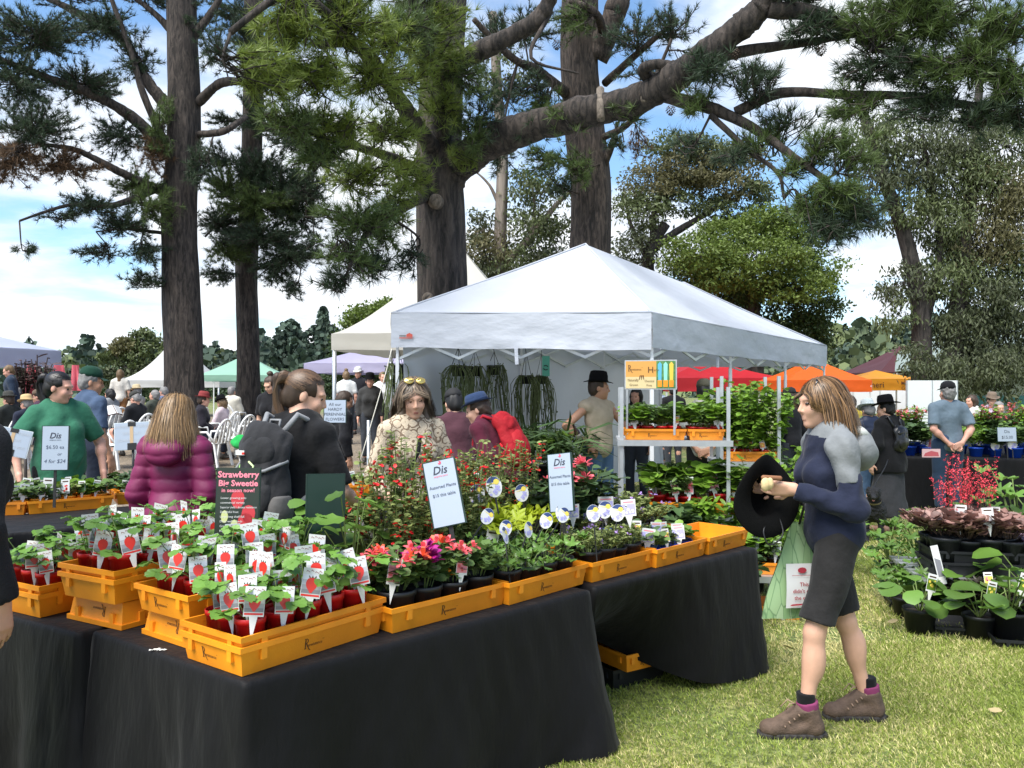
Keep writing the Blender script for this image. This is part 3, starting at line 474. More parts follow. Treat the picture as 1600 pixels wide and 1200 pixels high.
# ------------------------------------------------------------------ marquees and tents
WHITE = mat('tent_white', (.60, .63, .69), .65, var=.06, scale=2.5, trans=.28, bump=.55, bscale=5, stretch=(1, 1, 2.2)); STEEL = mat('galvanised', (.55, .57, .58), .42, metal=.75, var=.10, scale=14); POLEW = mat('pole_white', (.72, .73, .74), .4)
def wr(u, v, s): return .016*math.sin(u*5+s+2.1*math.sin(v*9+s))+.012*math.sin(u*17+v*24+s*2+math.sin(u*3))+.014*math.sin(u*2.5-v*26+s)+.007*math.sin(u*31-v*17)
def roof_grid(a, b, c, d, nu, nv, sag=0.0, s=0.0, curve=1.0):
    """a,b eave corners; d,c peak corners over a,b"""
    G = []
    for j in range(nv+1):
        t = j/nv; row = []
        for i in range(nu+1):
            q = i/nu; e = a.lerp(b, q); p = d.lerp(c, q); x = e.lerp(p, t)
            z = e.z+(p.z-e.z)*(t**curve); x.z = z-sag*math.sin(PI*t)*(.6+.4*math.sin(PI*q))+(.008*math.sin(q*23+t*17+s)+.010*math.sin(q*9-t*13+s*2)+.012*math.sin(t*40+2*math.sin(q*7))*(1-t)**3)*math.sin(PI*min(1, t*1.3+.02))*(.25+abs(math.sin(PI*q))); row.append(x)
        G.append(row)
    return G
def valance(mb, a, b, h, nu, s, out):
    n = Vector((b.y-a.y, a.x-b.x, 0)).normalized()*out; L_ = (b-a).length; G = []
    for j in range(7):
        v = j/6; G.append([a.lerp(b, i/nu)+n*(1+wr(i/nu*L_, v*h, s)*(1.2 if out > 0 else -1.2)/.02*.35*(.3+v))-Vector((0, 0, v*h-.006*math.sin(i/nu*L_*5+s))) for i in range(nu+1)])
    mb.grid(G)
def marquee():
    FR = at(1018, 489, 8.0); FL = at(612, 491, 8.7); BR = at(1291, 541, 14.0); BL = FL+(BR-FR)*.98; z0 = 2.33
    for p in (FR, FL, BR, BL): p.z = z0
    FR.z = 2.34; FL.z = 2.40
    P1 = at(915, 382, 9.6); P2 = at(1068, 434, 12.9); P2.z = P1.z-.02
    base = Vector((FR.x, FR.y, gz(FR.x, FR.y))); root = empty('marquee', base, 0, 'large white pop-up marquee with hipped roof over the plant display', 'marquee')
    o = lambda p: Vector(p)-base
    def part(name, m): return m
    sides = [(FL, FR, P1, P1, 'front'), (FR, BR, P1, P2, 'right'), (BR, BL, P2, P2, 'back'), (BL, FL, P2, P1, 'left')]
    for k, (a, b, pa, pb, nm) in enumerate(sides):
        mb = MB(); mb.grid(roof_grid(o(a), o(b), o(pb), o(pa), 24, 16, .05, k*2.0, .93 if k != 1 else .95)); mb.build('roof_panel', WHITE, root)
        mb = MB(); valance(mb, o(a), o(b), .36 if k == 0 else .34, 70 if k in (1, 3) else 44, k*1.7, .012); mb.build('valance', WHITE, root)
        mb = MB(); mb.tube([o(a)+Vector((0, 0, .012)), o(a).lerp(o(b), .5)+Vector((0, 0, .008)), o(b)+Vector((0, 0, .012))], .012, 6); mb.build('eave_seam', WHITE, root)
    for a, p in ((FL, P1), (FR, P1), (BR, P2), (BL, P2)):
        G = [o(a).lerp(o(p), i/12) for i in range(13)]
        for i, g in enumerate(G): g.z = o(a).z+(o(p).z-o(a).z)*((i/12)**.94)-.05*math.sin(PI*i/12)*.6+.008
        MB().tube(G, .011, 6).build('roof_seam', WHITE, root)
    mids = [FR.lerp(BR, .34), FR.lerp(BR, .68), FL.lerp(BL, .34), FL.lerp(BL, .68)]
    ctr = (FL+FR+BL+BR)/4
    for q in (FL, FR, BR, BL, *mids):
        p = q.lerp(ctr, .035 if q in (FL, FR, BR, BL) else 0.0); inn = (ctr-q); inn.z = 0; p = q+inn.normalized()*.07; g = gz(p.x, p.y)
        mb = MB(); mb.box(o(Vector((p.x, p.y, g+.95))), (.036, .036, 1.9)); mb.box(o(Vector((p.x, p.y, g+1.75+.26))), (.028, .028, .60)); pl = mb.build('pole', POLEW, root)
        MB().box(o(Vector((p.x, p.y, g+.006))), (.11, .11, .012)).build('foot_plate', STEEL, pl)
    # scissor trusses under the eaves, ceiling bars to the peaks
    for a, b, n in ((FL, FR, 4), (FR, BR, 6), (BR, BL, 4), (FL, BL, 6)):
        for i in range(n):
            p, q = a.lerp(b, i/n), a.lerp(b, (i+1)/n); inn = ctr-(p+q)/2; inn.z = 0; inn = inn.normalized()*.08
            for s_ in (0, 1):
                u, v = o(p+inn), o(q+inn); u.z, v.z = (2.20-base.z, 1.92-base.z) if s_ else (1.92-base.z, 2.20-base.z)
                MB().bar(u+inn*.2*s_, v+inn*.2*s_, .014, .028).build('truss_bar', STEEL, root)
    for a, p in ((FL, P1), (FR, P1), (BR, P2), (BL, P2)):
        u, v = o(a), o(p); u.z -= .16; v.z -= .14; MB().bar(u, v, .02, .03).build('rafter', STEEL, root)
    for p in (P1, P2): v = o(p); MB().bar(v-Vector((0, 0, .06)), v-Vector((0, 0, .75)), .034).build('king_post', STEEL, root)
    # white side wall behind the hanging plants
    a, b = o(FL.lerp(BL, .02)), o(BL); mb = MB(); G = []; nrm = Vector((b.y-a.y, a.x-b.x, 0)).normalized()
    for j in range(15):
        v = j/14; G.append([a.lerp(b, i/60)+nrm*(.03+.03*math.sin(i*.5+v*2)+.02*math.sin(i*1.3+v*5)*(v-.2))+Vector((0, 0, -.2-v*2.08)) for i in range(61)])
    mb.grid(G); mb.build('side_wall', mat('tent_wall', (.60, .63, .67), .65, var=.03, scale=2, trans=.3, bump=.2, bscale=6), root)
    # logo and ties
    ux = (o(FR)-o(FL)).normalized(); q = o(FL)+ux*.10; nv = Vector((ux.y, -ux.x, 0)); mb = MB()
    def lz(x, z): return q+ux*x+Vector((0, 0, z-.24))+nv*.034
    mb.poly([lz(0, -.004), lz(.075, -.004), lz(.075, .012), lz(0, .012)]); mb.mi = 1; mb.poly([lz(.08, -.006), lz(.15, -.006), lz(.15, .018), lz(.115, .036), lz(.08, .018)])
    mb.poly([lz(.0, -.022), lz(.15, -.022), lz(.15, -.012), lz(.0, -.012)]); mb.build('maker_logo', [mat('logo_grey', (.15, .15, .15), .6), mat('logo_red', (.5, .08, .05), .6)], root)
    for (px, d, ln) in ((806, 8.34, .16), (1119, 9.6, .22)):
        p = o(at(px, 545, d)); MB().bar(p+Vector((0, -.03, .03)), p+Vector((.01, -.035, -ln)), .035, .004).build('tie_strap', WHITE, root)
    gp = [o(at(612, 545, 8.6)), o(at(598, 600, 8.5)), o(at(560, 730, 8.3))]; MB().tube(smooth_path(gp, 4), .006, 5).build('guy_rope', mat('rope', (.7, .66, .55), .8), root)
marquee()
def popup(name, label, c, wd, dp, rz, eave, peak, val, colr, group=None, text=None, ridge=0.0, poles=True, rough=.6):
    z = gz(c[0], c[1]); root = empty(name, (c[0], c[1], z), rz, label, 'tent', group); m = mat('canvas_'+'_'.join('%02d' % int(q*99) for q in colr), colr, rough, var=.05, scale=2, trans=.3, bump=.25, bscale=7)
    x, y = wd/2, dp/2; C = [Vector((-x, -y, eave)), Vector((x, -y, eave)), Vector((x, y, eave)), Vector((-x, y, eave))]; A, B = Vector((-ridge/2, 0, peak)), Vector((ridge/2, 0, peak)); tp = [(A, B), (B, B), (B, A), (A, A)]
    for k in range(4):
        a, b = C[k], C[(k+1) % 4]; mb = MB(); mb.grid(roof_grid(a, b, tp[k][1], tp[k][0], 12, 10, .06, k, 1.0)); mb.build('roof_panel', m, root)
        mb = MB(); valance(mb, a, b, val, 24, k+wd, .01); mb.build('valance', m, root)
    if poles:
        for q in C: MB().box((q.x*.985, q.y*.985, eave/2), (.04, .04, eave)).build('pole', POLEW, root)
    if text:
        for (t, sz, tx, tz, colx) in text:
            mb = MB(); put_text(mb, t, tx, tz, sz, y=-y-.035, align='CENTER', bold=.01); mb.build('lettering', mat('ink_%02d%02d%02d' % tuple(int(q*99) for q in colx), colx, .6), root)
    return root
def pagoda(name, label, c, wd, rz, eave, peak, colr, val=.3, pw=1.9):
    z = gz(c[0], c[1]); root = empty(name, (c[0], c[1], z), rz, label, 'tent'); m = mat('canvas_'+'_'.join('%02d' % int(q*99) for q in colr), colr, .6, var=.05, scale=2, trans=.25, bump=.15, bscale=5); x = wd/2
    C = [Vector((-x, -x, eave)), Vector((x, -x, eave)), Vector((x, x, eave)), Vector((-x, x, eave))]; A = Vector((0, 0, peak))
    for k in range(4):
        a, b = C[k], C[(k+1) % 4]; mb = MB(); mb.grid(roof_grid(a, b, A, A, 10, 18, .0, k, pw)); mb.build('roof_panel', m, root); mb = MB(); valance(mb, a, b, val, 24, k, .01); mb.build('valance', m, root)
    for q in C: MB().tube([(q.x*.98, q.y*.98, 0), (q.x*.98, q.y*.98, eave)], .035, 8).build('pole', STEEL, root)
    return root
pagoda('pagoda_tent', 'cream pagoda tent with a tall swept peak behind the big pine trunk', (-.95, 14.4), 3.4, R(-7), 2.30, 4.0, (.52, .50, .44), .26, 1.3)
pagoda('pagoda_tent', 'far white pagoda tent with a pointed peak behind the crowd', ((278-800)/F*36, 36), 4.2, R(10), 1.55, 3.7, (.60, .60, .58), .3)
popup('pop_up_tent', 'lavender pop-up tent past the cream pagoda', ((585-800)/F*22, 22.5), 3.0, 3.0, R(-8), 1.85, 2.42, .25, (.45, .42, .58))
popup('pop_up_tent', 'pale green pop-up tent behind the slimmer pine', ((385-800)/F*32, 32), 3.0, 3.0, R(10), 1.7, 2.55, .22, (.30, .52, .40))
popup('pop_up_tent', 'white pop-up tent with small triangle logo and pink drapes inside', ((-48-800)/F*20, 19.6), 3.1, 3.0, R(-14), 2.15, 2.72, .42, (.50, .54, .68))
popup('pop_up_tent', 'bright red pop-up tent seen through the marquee', ((1115-800)/F*22, 23), 3.2, 3.2, R(6), 1.92, 2.5, .35, (.55, .02, .03))
popup('pop_up_tent', 'bright orange pop-up tent behind the woman in the hoodie', ((1282-800)/F*20, 20.5), 2.1, 1.8, R(4), 1.93, 2.5, .28, (.82, .13, .01))
popup('pop_up_tent', 'orange tent printed with dark lettering and an island map', ((1392-800)/F*24, 25.0), 2.2, 2.2, R(-2), 2.02, 2.30, .34, (.80, .33, .02), text=[('Turmeri', .24, -.62, 1.77, (.08, .03, .01)), ('Made in Aus', .14, .62, 1.85, (.12, .04, .02)), ('Cold pressed', .12, .60, 1.71, (.12, .04, .02))])
popup('pop_up_tent', 'maroon brown peaked tent with white lettering behind the orange ones', ((1440-800)/F*27, 28.4), 3.0, 3.0, R(2), 2.28, 3.25, .42, (.10, .03, .035), text=[('Turme', .38, -.45, 1.98, (.8, .78, .72))])
def island_map():
    p = at(1386, 601, 23.82); mb = MB(); pts = [(-.13, .0), (-.10, .07), (-.05, .08), (-.02, .06), (.02, .10), (.06, .06), (.08, .10), (.11, .04), (.14, -.02), (.10, -.09), (.05, -.10), (.0, -.05), (-.08, -.07), (-.12, -.05)]
    return pts
# pavilion-like big grey shed at the far right with teal band
def shed():
    c = stand(1640, 26); root = empty('market_pavilion', c, R(12), 'big grey-green roofed pavilion behind the shrub stall', 'pavilion'); G = mat('shed_roof', (.22, .27, .25), .7, var=.06, scale=1.5); Wm = mat('shed_wall', (.50, .55, .54), .8, var=.06, scale=1.2)
    mb = MB(); mb.poly([(-4.2, -2, 2.3), (4, -2, 2.3), (4, 1, 3.9), (-2.2, 1, 3.9)]); mb.poly([(-4.2, -2, 2.3), (-2.2, 1, 3.9), (-4.2, 4, 2.3)]); mb.poly([(4, 4, 2.3), (-4.2, 4, 2.3), (-2.2, 1, 3.9), (4, 1, 3.9)]); mb.build('roof', G, root)
    MB().box((0, .9, 1.15), (7.8, .1, 2.3)).build('wall', Wm, root); MB().box((0, .82, 1.35), (7.6, .05, .32)).build('teal_band', mat('teal', (.10, .33, .38), .6), root)
    for x in (-4, -1.6, .9, 3.6): MB().box((x, -1.9, 1.15), (.07, .07, 2.3)).build('post', STEEL, root)
shed()
b = empty('display_board', stand(1456, 17), R(4), 'tall blank white display screen behind the man in the grey tee', 'screen')
for x in (-.27, .27): MB().box((x, 0, 1.22), (.52, .03, 1.36)).build('panel', mat('board_white', (.72, .75, .74), .5, var=.03, scale=2), b)
for x in (-.54, 0, .54): MB().box((x, 0, .95), (.025, .04, 1.9)).build('post', STEEL, b)
# white van parked beyond the orange tents
def van():
    c = stand(1408, 32); root = empty('delivery_van', c, R(-15), 'white delivery van parked beyond the orange tents', 'van'); Wv = mat('van_white', (.75, .76, .77), .3); gl = mat('van_glass', (.02, .03, .035), .08); tr = mat('tyre', (.02, .02, .02), .9)
    prof = [(-2.6, .35), (2.35, .35), (2.5, .55), (2.45, 1.05), (1.9, 1.25), (1.25, 2.1), (1.0, 2.25), (-2.6, 2.3)]
    mb = MB(); n = len(prof); mb.add([(x, -.95, z) for x, z in prof]+[(x, .95, z) for x, z in prof], [tuple(range(n)), tuple(range(2*n-1, n-1, -1))]+[(i, (i+1) % n+0, (i+1) % n+n, i+n) for i in range(n)]); mb.build('body', Wv, root)
    for s in (-1, 1):
        MB().poly([(.55, s*.956, 1.3), (1.6, s*.956, 1.3), (1.15, s*.956, 1.95), (.55, s*.956, 1.95)]).build('side_window', gl, root)
        MB().box((.3, s*.955, 1.05), (.02, .01, 1.5)).build('door_seam', gl, root); MB().box((2.46, s*.7, .85), (.06, .28, .18)).build('headlight', mat('lamp_glass', (.6, .62, .65), .1), root)
        MB().box((1.45, s*1.05, 1.35), (.1, .16, .26)).build('wing_mirror', tr, root)
        for x in (-1.7, 1.65):
            wl = MB().tube([(x, s*.72, .36), (x, s*.97, .36)], .36, 18).build('wheel', tr, root); MB().tube([(x, s*.97, .36), (x, s*.985, .36)], .2, 14).build('rim', STEEL, wl)
    mb = MB(); mb.poly([(1.92, -.8, 1.27), (1.92, .8, 1.27), (1.30, .75, 2.08), (1.30, -.75, 2.08)]); o_ = mb.build('windscreen', gl, root); o_.location = (.012, 0, .01)
van()
# pink cloth hung inside the far left tent and dark grass plants on its table
pk = mat('pink_cloth', (.75, .16, .20), .8, var=.1, trans=.2)
for k, (px, py, wd, h) in enumerate(((50, 585, .55, .9), (92, 590, .6, .95), (118, 585, .3, .6))):
    c = at(px, 640, 19.2); mb = MB(); mb.grid([[(x*wd*(.55+.45*v)+.03*math.sin(x*9+v*4), .05*math.sin(x*11+v), 1.0-v*h) for x in np.linspace(-.5, .5, 14)] for v in np.linspace(0, 1, 8)]); o_ = mb.build('pink_drape', pk, loc=(c.x, c.y, gz(c.x, c.y)+.75)); tag(o_, ('gathered pink cloth hanging at the back of the logo tent', 'wide draped pink cloth behind the woman in the green tee', 'narrow pink cloth showing past the dark ponytail')[k], 'cloth', 'pink drapes in the far tent')
# ------------------------------------------------------------------ draped tables and orange trays
CLOTH = mat('black_cloth', (.0036, .0035, .0043), .66, var=.12, scale=5, bump=1.0, bscale=5, sheen=.04, spec=.20, stretch=(1.8, 1.8, .5))
TZ = .70
BLACKP = mat('black_plastic', (.012, .013, .015), .5, var=.2, scale=20)
def draped_table(name, label, C, z, seed=0, amp=.02, freq=14, tuck=None, ground=None, drop=1.0, board=True, cat='table', n_step=.025, group=None):
    """C: four xy corners, counter-clockwise seen from above"""
    C = [Vector((c[0], c[1])) for c in C]; base = Vector(((C[0].x+C[2].x)/2, (C[0].y+C[2].y)/2, 0)); base.z = gz(base.x, base.y); root = empty(name, base, 0, label, cat, group); rng = random.Random(seed)
    ph = [rng.uniform(0, 6.28) for _ in range(6)]; loop = []; s = 0
    for k in range(4):
        a, b = C[k], C[(k+1) % 4]; L_ = (b-a).length; n = max(4, int(L_/n_step)); nr = Vector((b.y-a.y, a.x-b.x)).normalized(); pv = C[k-1]; n0 = Vector((a.y-pv.y, pv.x-a.x)).normalized(); nx = C[(k+2) % 4]; n2 = Vector((nx.y-b.y, b.x-nx.x)).normalized()
        for i in range(n):
            q = i/n; dc = min(q, 1-q)*L_; nn = nr.copy()
            if q*L_ < .05: nn = (nr*(.5+q*L_*10)+n0*(.5-q*L_*10)).normalized()
            elif (1-q)*L_ < .05: nn = (nr*(.5+(1-q)*L_*10)+n2*(.5-(1-q)*L_*10)).normalized()
            loop.append((a.lerp(b, q), nn, s+q*L_, k, q, dc))
        s += L_
    rows = [(0.0, -.02), (0.0, -.008), (.006, 0), (.02, .004)]; ts = [.05, .1, .17, .25, .34, .43, .52, .61, .7, .79, .87, .94, 1.0]; G = []
    ztop = z-base.z
    def P(pt, nn, off, zz): return (pt.x+nn.x*off-base.x, pt.y+nn.y*off-base.y, zz)
    for dz, off in rows: G.append([P(p, n_, off, ztop-dz) for (p, n_, ss, k, q, dc) in loop])
    for t in ts:
        row = []
        for (p, n_, ss, k, q, dc) in loop:
            f = math.sin(ss*freq+ph[0]+.8*math.sin(ss*4.1+ph[1]))+.55*math.sin(ss*freq*1.9+ph[2]+t*1.2)+.35*math.sin(ss*freq*.45+ph[3])
            off = .006+.035*t+amp*(t**1.3)*f+.06*t*t*math.exp(-(dc/.09)**2)+.005*math.sin(ss*31+t*21+ph[4])*t+.006*math.sin(ss*47-t*9+ph[5])*math.sin(PI*min(1, t*1.5))*(.5+.5*math.sin(ss*3+ph[2])); zz = (ztop-.02)*(1-t)*1.0+.015*t+ (1-drop)*t*ztop
            if tuck: do, dz2 = tuck(k, q, t); off += do; zz += dz2
            row.append(P(p, n_, off, max(zz, .012)))
        G.append(row)
    n = len(loop); mb = MB(); mb.smooth = True; V = [v for r in G for v in r]
    mb.add(V, [(i*n+j, (i+1)*n+j, (i+1)*n+(j+1) % n, i*n+(j+1) % n) for i in range(len(G)-1) for j in range(n)]); mb.smooth = False; mb.f.append(list(range(n))); mb.m.append(0); mb.sm.append(False)
    mb.build('tablecloth', CLOTH, root)
    if board:
        wood = mat('table_board', (.45, .42, .38), .6); cc = sum(C, Vector((0, 0)))/4; ins = [c.lerp(cc, .03)-Vector((base.x, base.y)) for c in C]
        mb = MB(); mb.add([(c.x, c.y, zz) for zz in (ztop-.045, ztop-.008) for c in ins], [(3, 2, 1, 0), (4, 5, 6, 7)]+[(i, (i+1) % 4, (i+1) % 4+4, i+4) for i in range(4)]); mb.build('tabletop', wood, root)
        for c in ins: q = c*.40; MB().tube([(q.x, q.y, 0), (q.x, q.y, ztop-.04)], .014, 8).build('leg', BLACKP, root)
    return root
O1 = on(383, 1067, TZ); R1 = on(921, 922, TZ); L1 = on(146, 986, TZ)
v1 = (L1-O1); D1 = R1+Vector((-.62, .56, 0))
draped_table('display_table', 'black draped corner table holding the strawberry trays', [O1, R1, D1, L1], TZ, 1, .036, 9)
O2 = on(930, 918, TZ); R2 = on(1182, 856, TZ); u2 = (R2-O2).normalized(); w2 = Vector((-u2.y, u2.x, 0))
def tuck2(k, q, t):
    if k == 3: return (-.03*t, .60*t)
    if k != 0: return (0, 0)
    w_ = math.exp(-((q-.20)/.30)**2); return (-.50*w_*t**1.2, .31*w_*t**1.4)
draped_table('display_table', 'black draped table with a crate tucked under its lifted cloth', [O2, R2, R2+w2*.78, O2+w2*.78], TZ, 2, .026, 8, tuck2, board=False)
La = on(121, 990, TZ); Lb = on(-260, 890, TZ); ul = (Lb-La).normalized(); wl = Vector((ul.y, -ul.x, 0))
draped_table('display_table', 'black draped table running off beside the black sleeved shopper', [La, La+wl*.75, Lb+wl*.75, Lb], TZ, 3, .036, 9)
Ba = on(430, 798, TZ-.02); Bb = on(30, 832, TZ-.02); ub = (Bb-Ba).normalized(); wb = Vector((ub.y, -ub.x, 0)); Bb = Bb+ub*1.4
draped_table('display_table', 'long black draped table of herb seedlings behind the pink puffer jacket', [Ba-ub*1.1, Ba-ub*1.1+wb*.9, Bb+wb*.9, Bb], TZ-.02, 4, .013, 10)
ORANGE = mat('orange_plastic', (.85, .30, .012), .42, var=.10, scale=7, objvar=.06, bump=.05, bscale=150, color2=(.72, .235, .012)); BLACKP = mat('black_plastic', (.012, .013, .015), .5, var=.2, scale=20); INK = mat('tray_ink', (.06, .025, .008), .7); RED = mat('red_plastic', (.50, .008, .010), .38, objvar=.12); BLUEP = mat('blue_plastic', (.01, .075, .55), .4, objvar=.1); SOIL = mat('soil', (.022, .015, .011), 1, var=.4, scale=60, bump=.9, bscale=90)
def tray_mesh(Lx, W, H):
    mb = MB(); t = .006; tp = .018
    def ring(l, w, z): return [(-l/2, -w/2, z), (l/2, -w/2, z), (l/2, w/2, z), (-l/2, w/2, z)]
    rings = [ring(Lx-2*tp, W-2*tp, 0), ring(Lx-.012, W-.012, H-.018), ring(Lx+.004, W+.004, H-.018), ring(Lx+.004, W+.004, H), ring(Lx-2*t, W-2*t, H), ring(Lx-2*tp-2*t+.01, W-2*tp-2*t+.01, .008)]
    V = [p for r in rings for p in r]; fs = [(3, 2, 1, 0)]
    for i in range(5): fs += [(i*4+j, i*4+(j+1) % 4, (i+1)*4+(j+1) % 4, (i+1)*4+j) for j in range(4)]
    fs.append((20, 21, 22, 23)); mb.add(V, fs)
    for sy in (-1, 1):
        for x in (-.36, .36):
            mb.box((x*Lx, sy*(W/2-.004), H-.035), (.022, .011, .036))
    for sx in (-1, 1):
        for y in (-.32, .32): mb.box((sx*(Lx/2-.004), y*W, H-.035), (.011, .022, .036))
    return mb
def r_logo(mb, x, z, h, y, flip=1):
    """tall serif R with a sweeping tail, followed by small letters"""
    def q(pts): mb.add([(x+a*h*flip, y, z+b*h*flip) for a, b in pts], [tuple(range(len(pts)))] if flip > 0 else [tuple(range(len(pts)))])
    q([(.08, 0), (.20, 0), (.20, 1), (.08, 1)]); q([(0, 0), (.28, 0), (.28, .04), (0, .04)]); q([(0, .96), (.1, .96), (.1, 1), (0, 1)])
    arc = [(.20+.26*math.sin(a), .745+.255*math.cos(a)) for a in np.linspace(0, PI, 9)]; inn = [(.20+.16*math.sin(a), .745+.205*math.cos(a)) for a in np.linspace(0, PI, 9)]
    for i in range(8): q([arc[i], arc[i+1], inn[i+1], inn[i]])
    tl = [(.22, .49), (.34, .25), (.48, -.02), (.68, -.22)]
    for i in range(3): (a, b), (c, d) = tl[i], tl[i+1]; q([(a, b), (a+.11, b), (c+.10, d), (c, d)])
    vs, fs, wd = text_polys('enaissance', h*.44, space=.92); mb.add([(x+(.44*h+a)*flip, y, z+(.16*h+b)*flip) for a, b in vs], fs)
    vs, fs, wd2 = text_polys('TM', h*.14); mb.add([(x+(.46*h+wd+a)*flip, y, z+(.50*h+b)*flip) for a, b in vs], fs)
TRM = {}
def tray(corner, ang, Lx, W=.335, H=.095, z=None, label='', flip=False, plastic=None, logo=True, group='orange plant trays', name='plant_tray', sides=(0, 1)):
    """corner: near-left bottom corner on the long side facing local -y"""
    plastic = plastic or ORANGE; k = (round(Lx, 2), round(W, 2), round(H, 3), plastic.name)
    if k not in TRM:
        m1 = tray_mesh(Lx, W, H).mesh('plant_tray', plastic); l1 = MB(); hh = min(.036, H*.38); r_logo(l1, -.055, H*.27, hh, 0); m2 = l1.mesh('lettering', INK); TRM[k] = (m1, m2)
    m1, m2 = TRM[k]; u = Vector((math.cos(ang), math.sin(ang), 0)); v = Vector((-u.y, u.x, 0)); c = Vector((corner[0], corner[1], z if z is not None else TZ+.002))+u*Lx/2+v*W/2
    o = obj(name, m1, None, c, (0, 0, ang)); tag(o, label, 'tray', group)
    tl = math.atan2(.006*3, H)
    if flip: o.rotation_euler = (PI, 0, ang); o.location.z += H
    if logo:
        slope = .012/(H-.018)
        for s in sides:
            if s == 0: q = obj('lettering', m2, o, (0, -W/2+.018-.0012+0, 0)); q.rotation_euler = (math.atan(slope), 0, 0)
            else: q = obj('lettering', m2, o, (-Lx/2+.018-.0012, 0, 0)); q.rotation_euler = (math.atan(slope), 0, -PI/2)
            if flip and s == 0: q.location.y = W/2-.018+.0012; q.rotation_euler = (-math.atan(slope), 0, PI); q.rotation_euler = (math.atan(slope), 0, PI)
    o['frame'] = [c.x, c.y, c.z, ang, Lx, W, H]; return o
def px_tray(l, r, label, **kw):
    z = kw.pop('z', TZ); a, b = on(*l, z), on(*r, z); d = b-a; return tray(a, math.atan2(d.y, d.x), d.length, z=z+.002, label=label, **kw)
TR = {}
aA = on(376, 1063, TZ); bA = on(603, 988, TZ); angA = math.atan2((bA-aA).y, (bA-aA).x); lA = .62; uA = Vector((math.cos(angA), math.sin(angA), 0)); vA = Vector((-uA.y, uA.x, 0))
TR['A0'] = tray(aA, angA, lA, label='lower of two nested trays on the table corner, under the strawberry pots'); TR['A'] = tray(aA+uA*.004+vA*.003, angA, lA, z=TZ+.034, label='upper nested tray of strawberry pots on the table corner', logo=False)
cB = aA+vA*.37+uA*.075
TR['B0'] = tray(cB+uA*.0, angA, lA, label='upside down tray propping up strawberries next to the corner tray', flip=True); TR['B'] = tray(cB-uA*.03-vA*.01, angA+R(1), lA, z=TZ+.10, label='raised tray of strawberries next to the corner tray')
cC = on(190, 986, TZ); aC = angA+R(7); uC = Vector((math.cos(aC), math.sin(aC), 0)); vC = Vector((-uC.y, uC.x, 0))
TR['C0'] = tray(cC, aC, lA, label='upside down tray over the gap between two tables', flip=True); TR['C1'] = tray(cC-uC*.035-vC*.005, aC+R(1), lA, z=TZ+.10, label='lower of two nested trays stacked over the table gap', logo=False); TR['C'] = tray(cC-uC*.032-vC*.002, aC+R(1), lA, z=TZ+.132, label='upper nested strawberry tray stacked over the table gap', logo=False)
cD = on(60, 969, TZ)
TR['D0'] = tray(cD, aC, lA, label='lower nested tray next to the black sleeve', logo=False); TR['D'] = tray(cD+uC*.003, aC, lA, z=TZ+.034, label='upper nested strawberry tray next to the black sleeve', logo=False)
TR['A2'] = tray(aA+uA*.66+vA*.30, angA, lA, label='orange tray of round leaved plants beside the green board', logo=False); TR['B2'] = tray(cB+uA*.64+vA*.20, angA, lA, label='strawberry tray in front of the pink jacket', logo=False)
TR['E'] = px_tray((612, 994), (794, 945), 'tray of coral and magenta flowering pots in front', sides=(0,)); TR['F'] = px_tray((796, 949), (919, 913), 'tray of lobed green geranium pots', sides=(0,)); TR['G'] = px_tray((926, 913), (1025, 887), 'tray of small feathery geranium pots', sides=(0,)); TR['H'] = px_tray((1027, 890), (1106, 868), 'tray of square blue pots with yellow tags', sides=(0,)); TR['I'] = px_tray((1109, 869), (1171, 852), 'empty tray at the end of the row', sides=(0,))
def row2(k, off, label, dx=0.0, Lx=None):
    f = TR[k]['frame']; a = f[3]; u = Vector((math.cos(a), math.sin(a), 0)); v = Vector((-u.y, u.x, 0)); c = Vector(f[:3])-u*f[4]/2-v*f[5]/2+v*off+u*dx; return tray(c, a, Lx or f[4], label=label, z=TZ+.002, sides=(0,))
TR['E2'] = row2('E', .36, 'second row tray of blue pots behind the coral flowers', .30); TR['F2'] = row2('F', .36, 'second row tray under the lime green leaves', .30); TR['G2'] = row2('G', .36, 'second row tray behind the feathery geraniums', .28); TR['H2'] = row2('H', .37, 'second row tray behind the blue pots', .25)
TR['X0'] = px_tray((958, 1082), (1042, 1060), 'black plastic crate on the grass under the table', z=.004, plastic=BLACKP, logo=False, H=.11, name='plastic_crate', group='crates under the table')
f = TR['X0']['frame']; TR['X'] = px_tray((979, 1054), (1050, 1036), 'empty orange tray on the black crate under the table', z=.118, sides=(0,), group='crates under the table')
# back row tray line on the herb table
for k, (x0, x1, y0, y1) in enumerate(((-40, 40, 808, 805), (43, 178, 805, 793), (181, 300, 790, 782), (310, 430, 780, 774))):
    TR['K%d' % k] = px_tray((x0, y0), (x1, y1), ('seedling tray partly hidden by the black sleeve', 'tray of chilli and salad seedlings with red tags', 'seedling tray running behind the pink puffer jacket', 'seedling tray glimpsed between the pink jacket and the strawberry sign')[k], z=TZ-.02, sides=(0,))
    f = TR['K%d' % k]['frame']; a = f[3]; v = Vector((-math.sin(a), math.cos(a), 0)); c = Vector(f[:3])-Vector((math.cos(a), math.sin(a), 0))*f[4]/2-v*f[5]/2+v*.40; TR['J%d' % k] = tray(c, a, f[4], z=TZ-.018, label=('back row tray behind the hidden seedling tray', 'back row herb tray under the price card', 'back row tray beside the pink jacket hood', 'back row herb tray right of the pink jacket')[k], sides=(0,))
for k, (px, d) in enumerate(((575, 7.05), (690, 7.2), (480, 6.95))):
    c = at(px, 700, d); TR['M%d' % k] = tray((c.x, c.y), R(8), .6, z=TZ-.018, label=('orange tray of tagged seedlings behind the green board', 'orange seedling tray in front of the crochet top', 'orange seedling tray beside the backpack')[k])
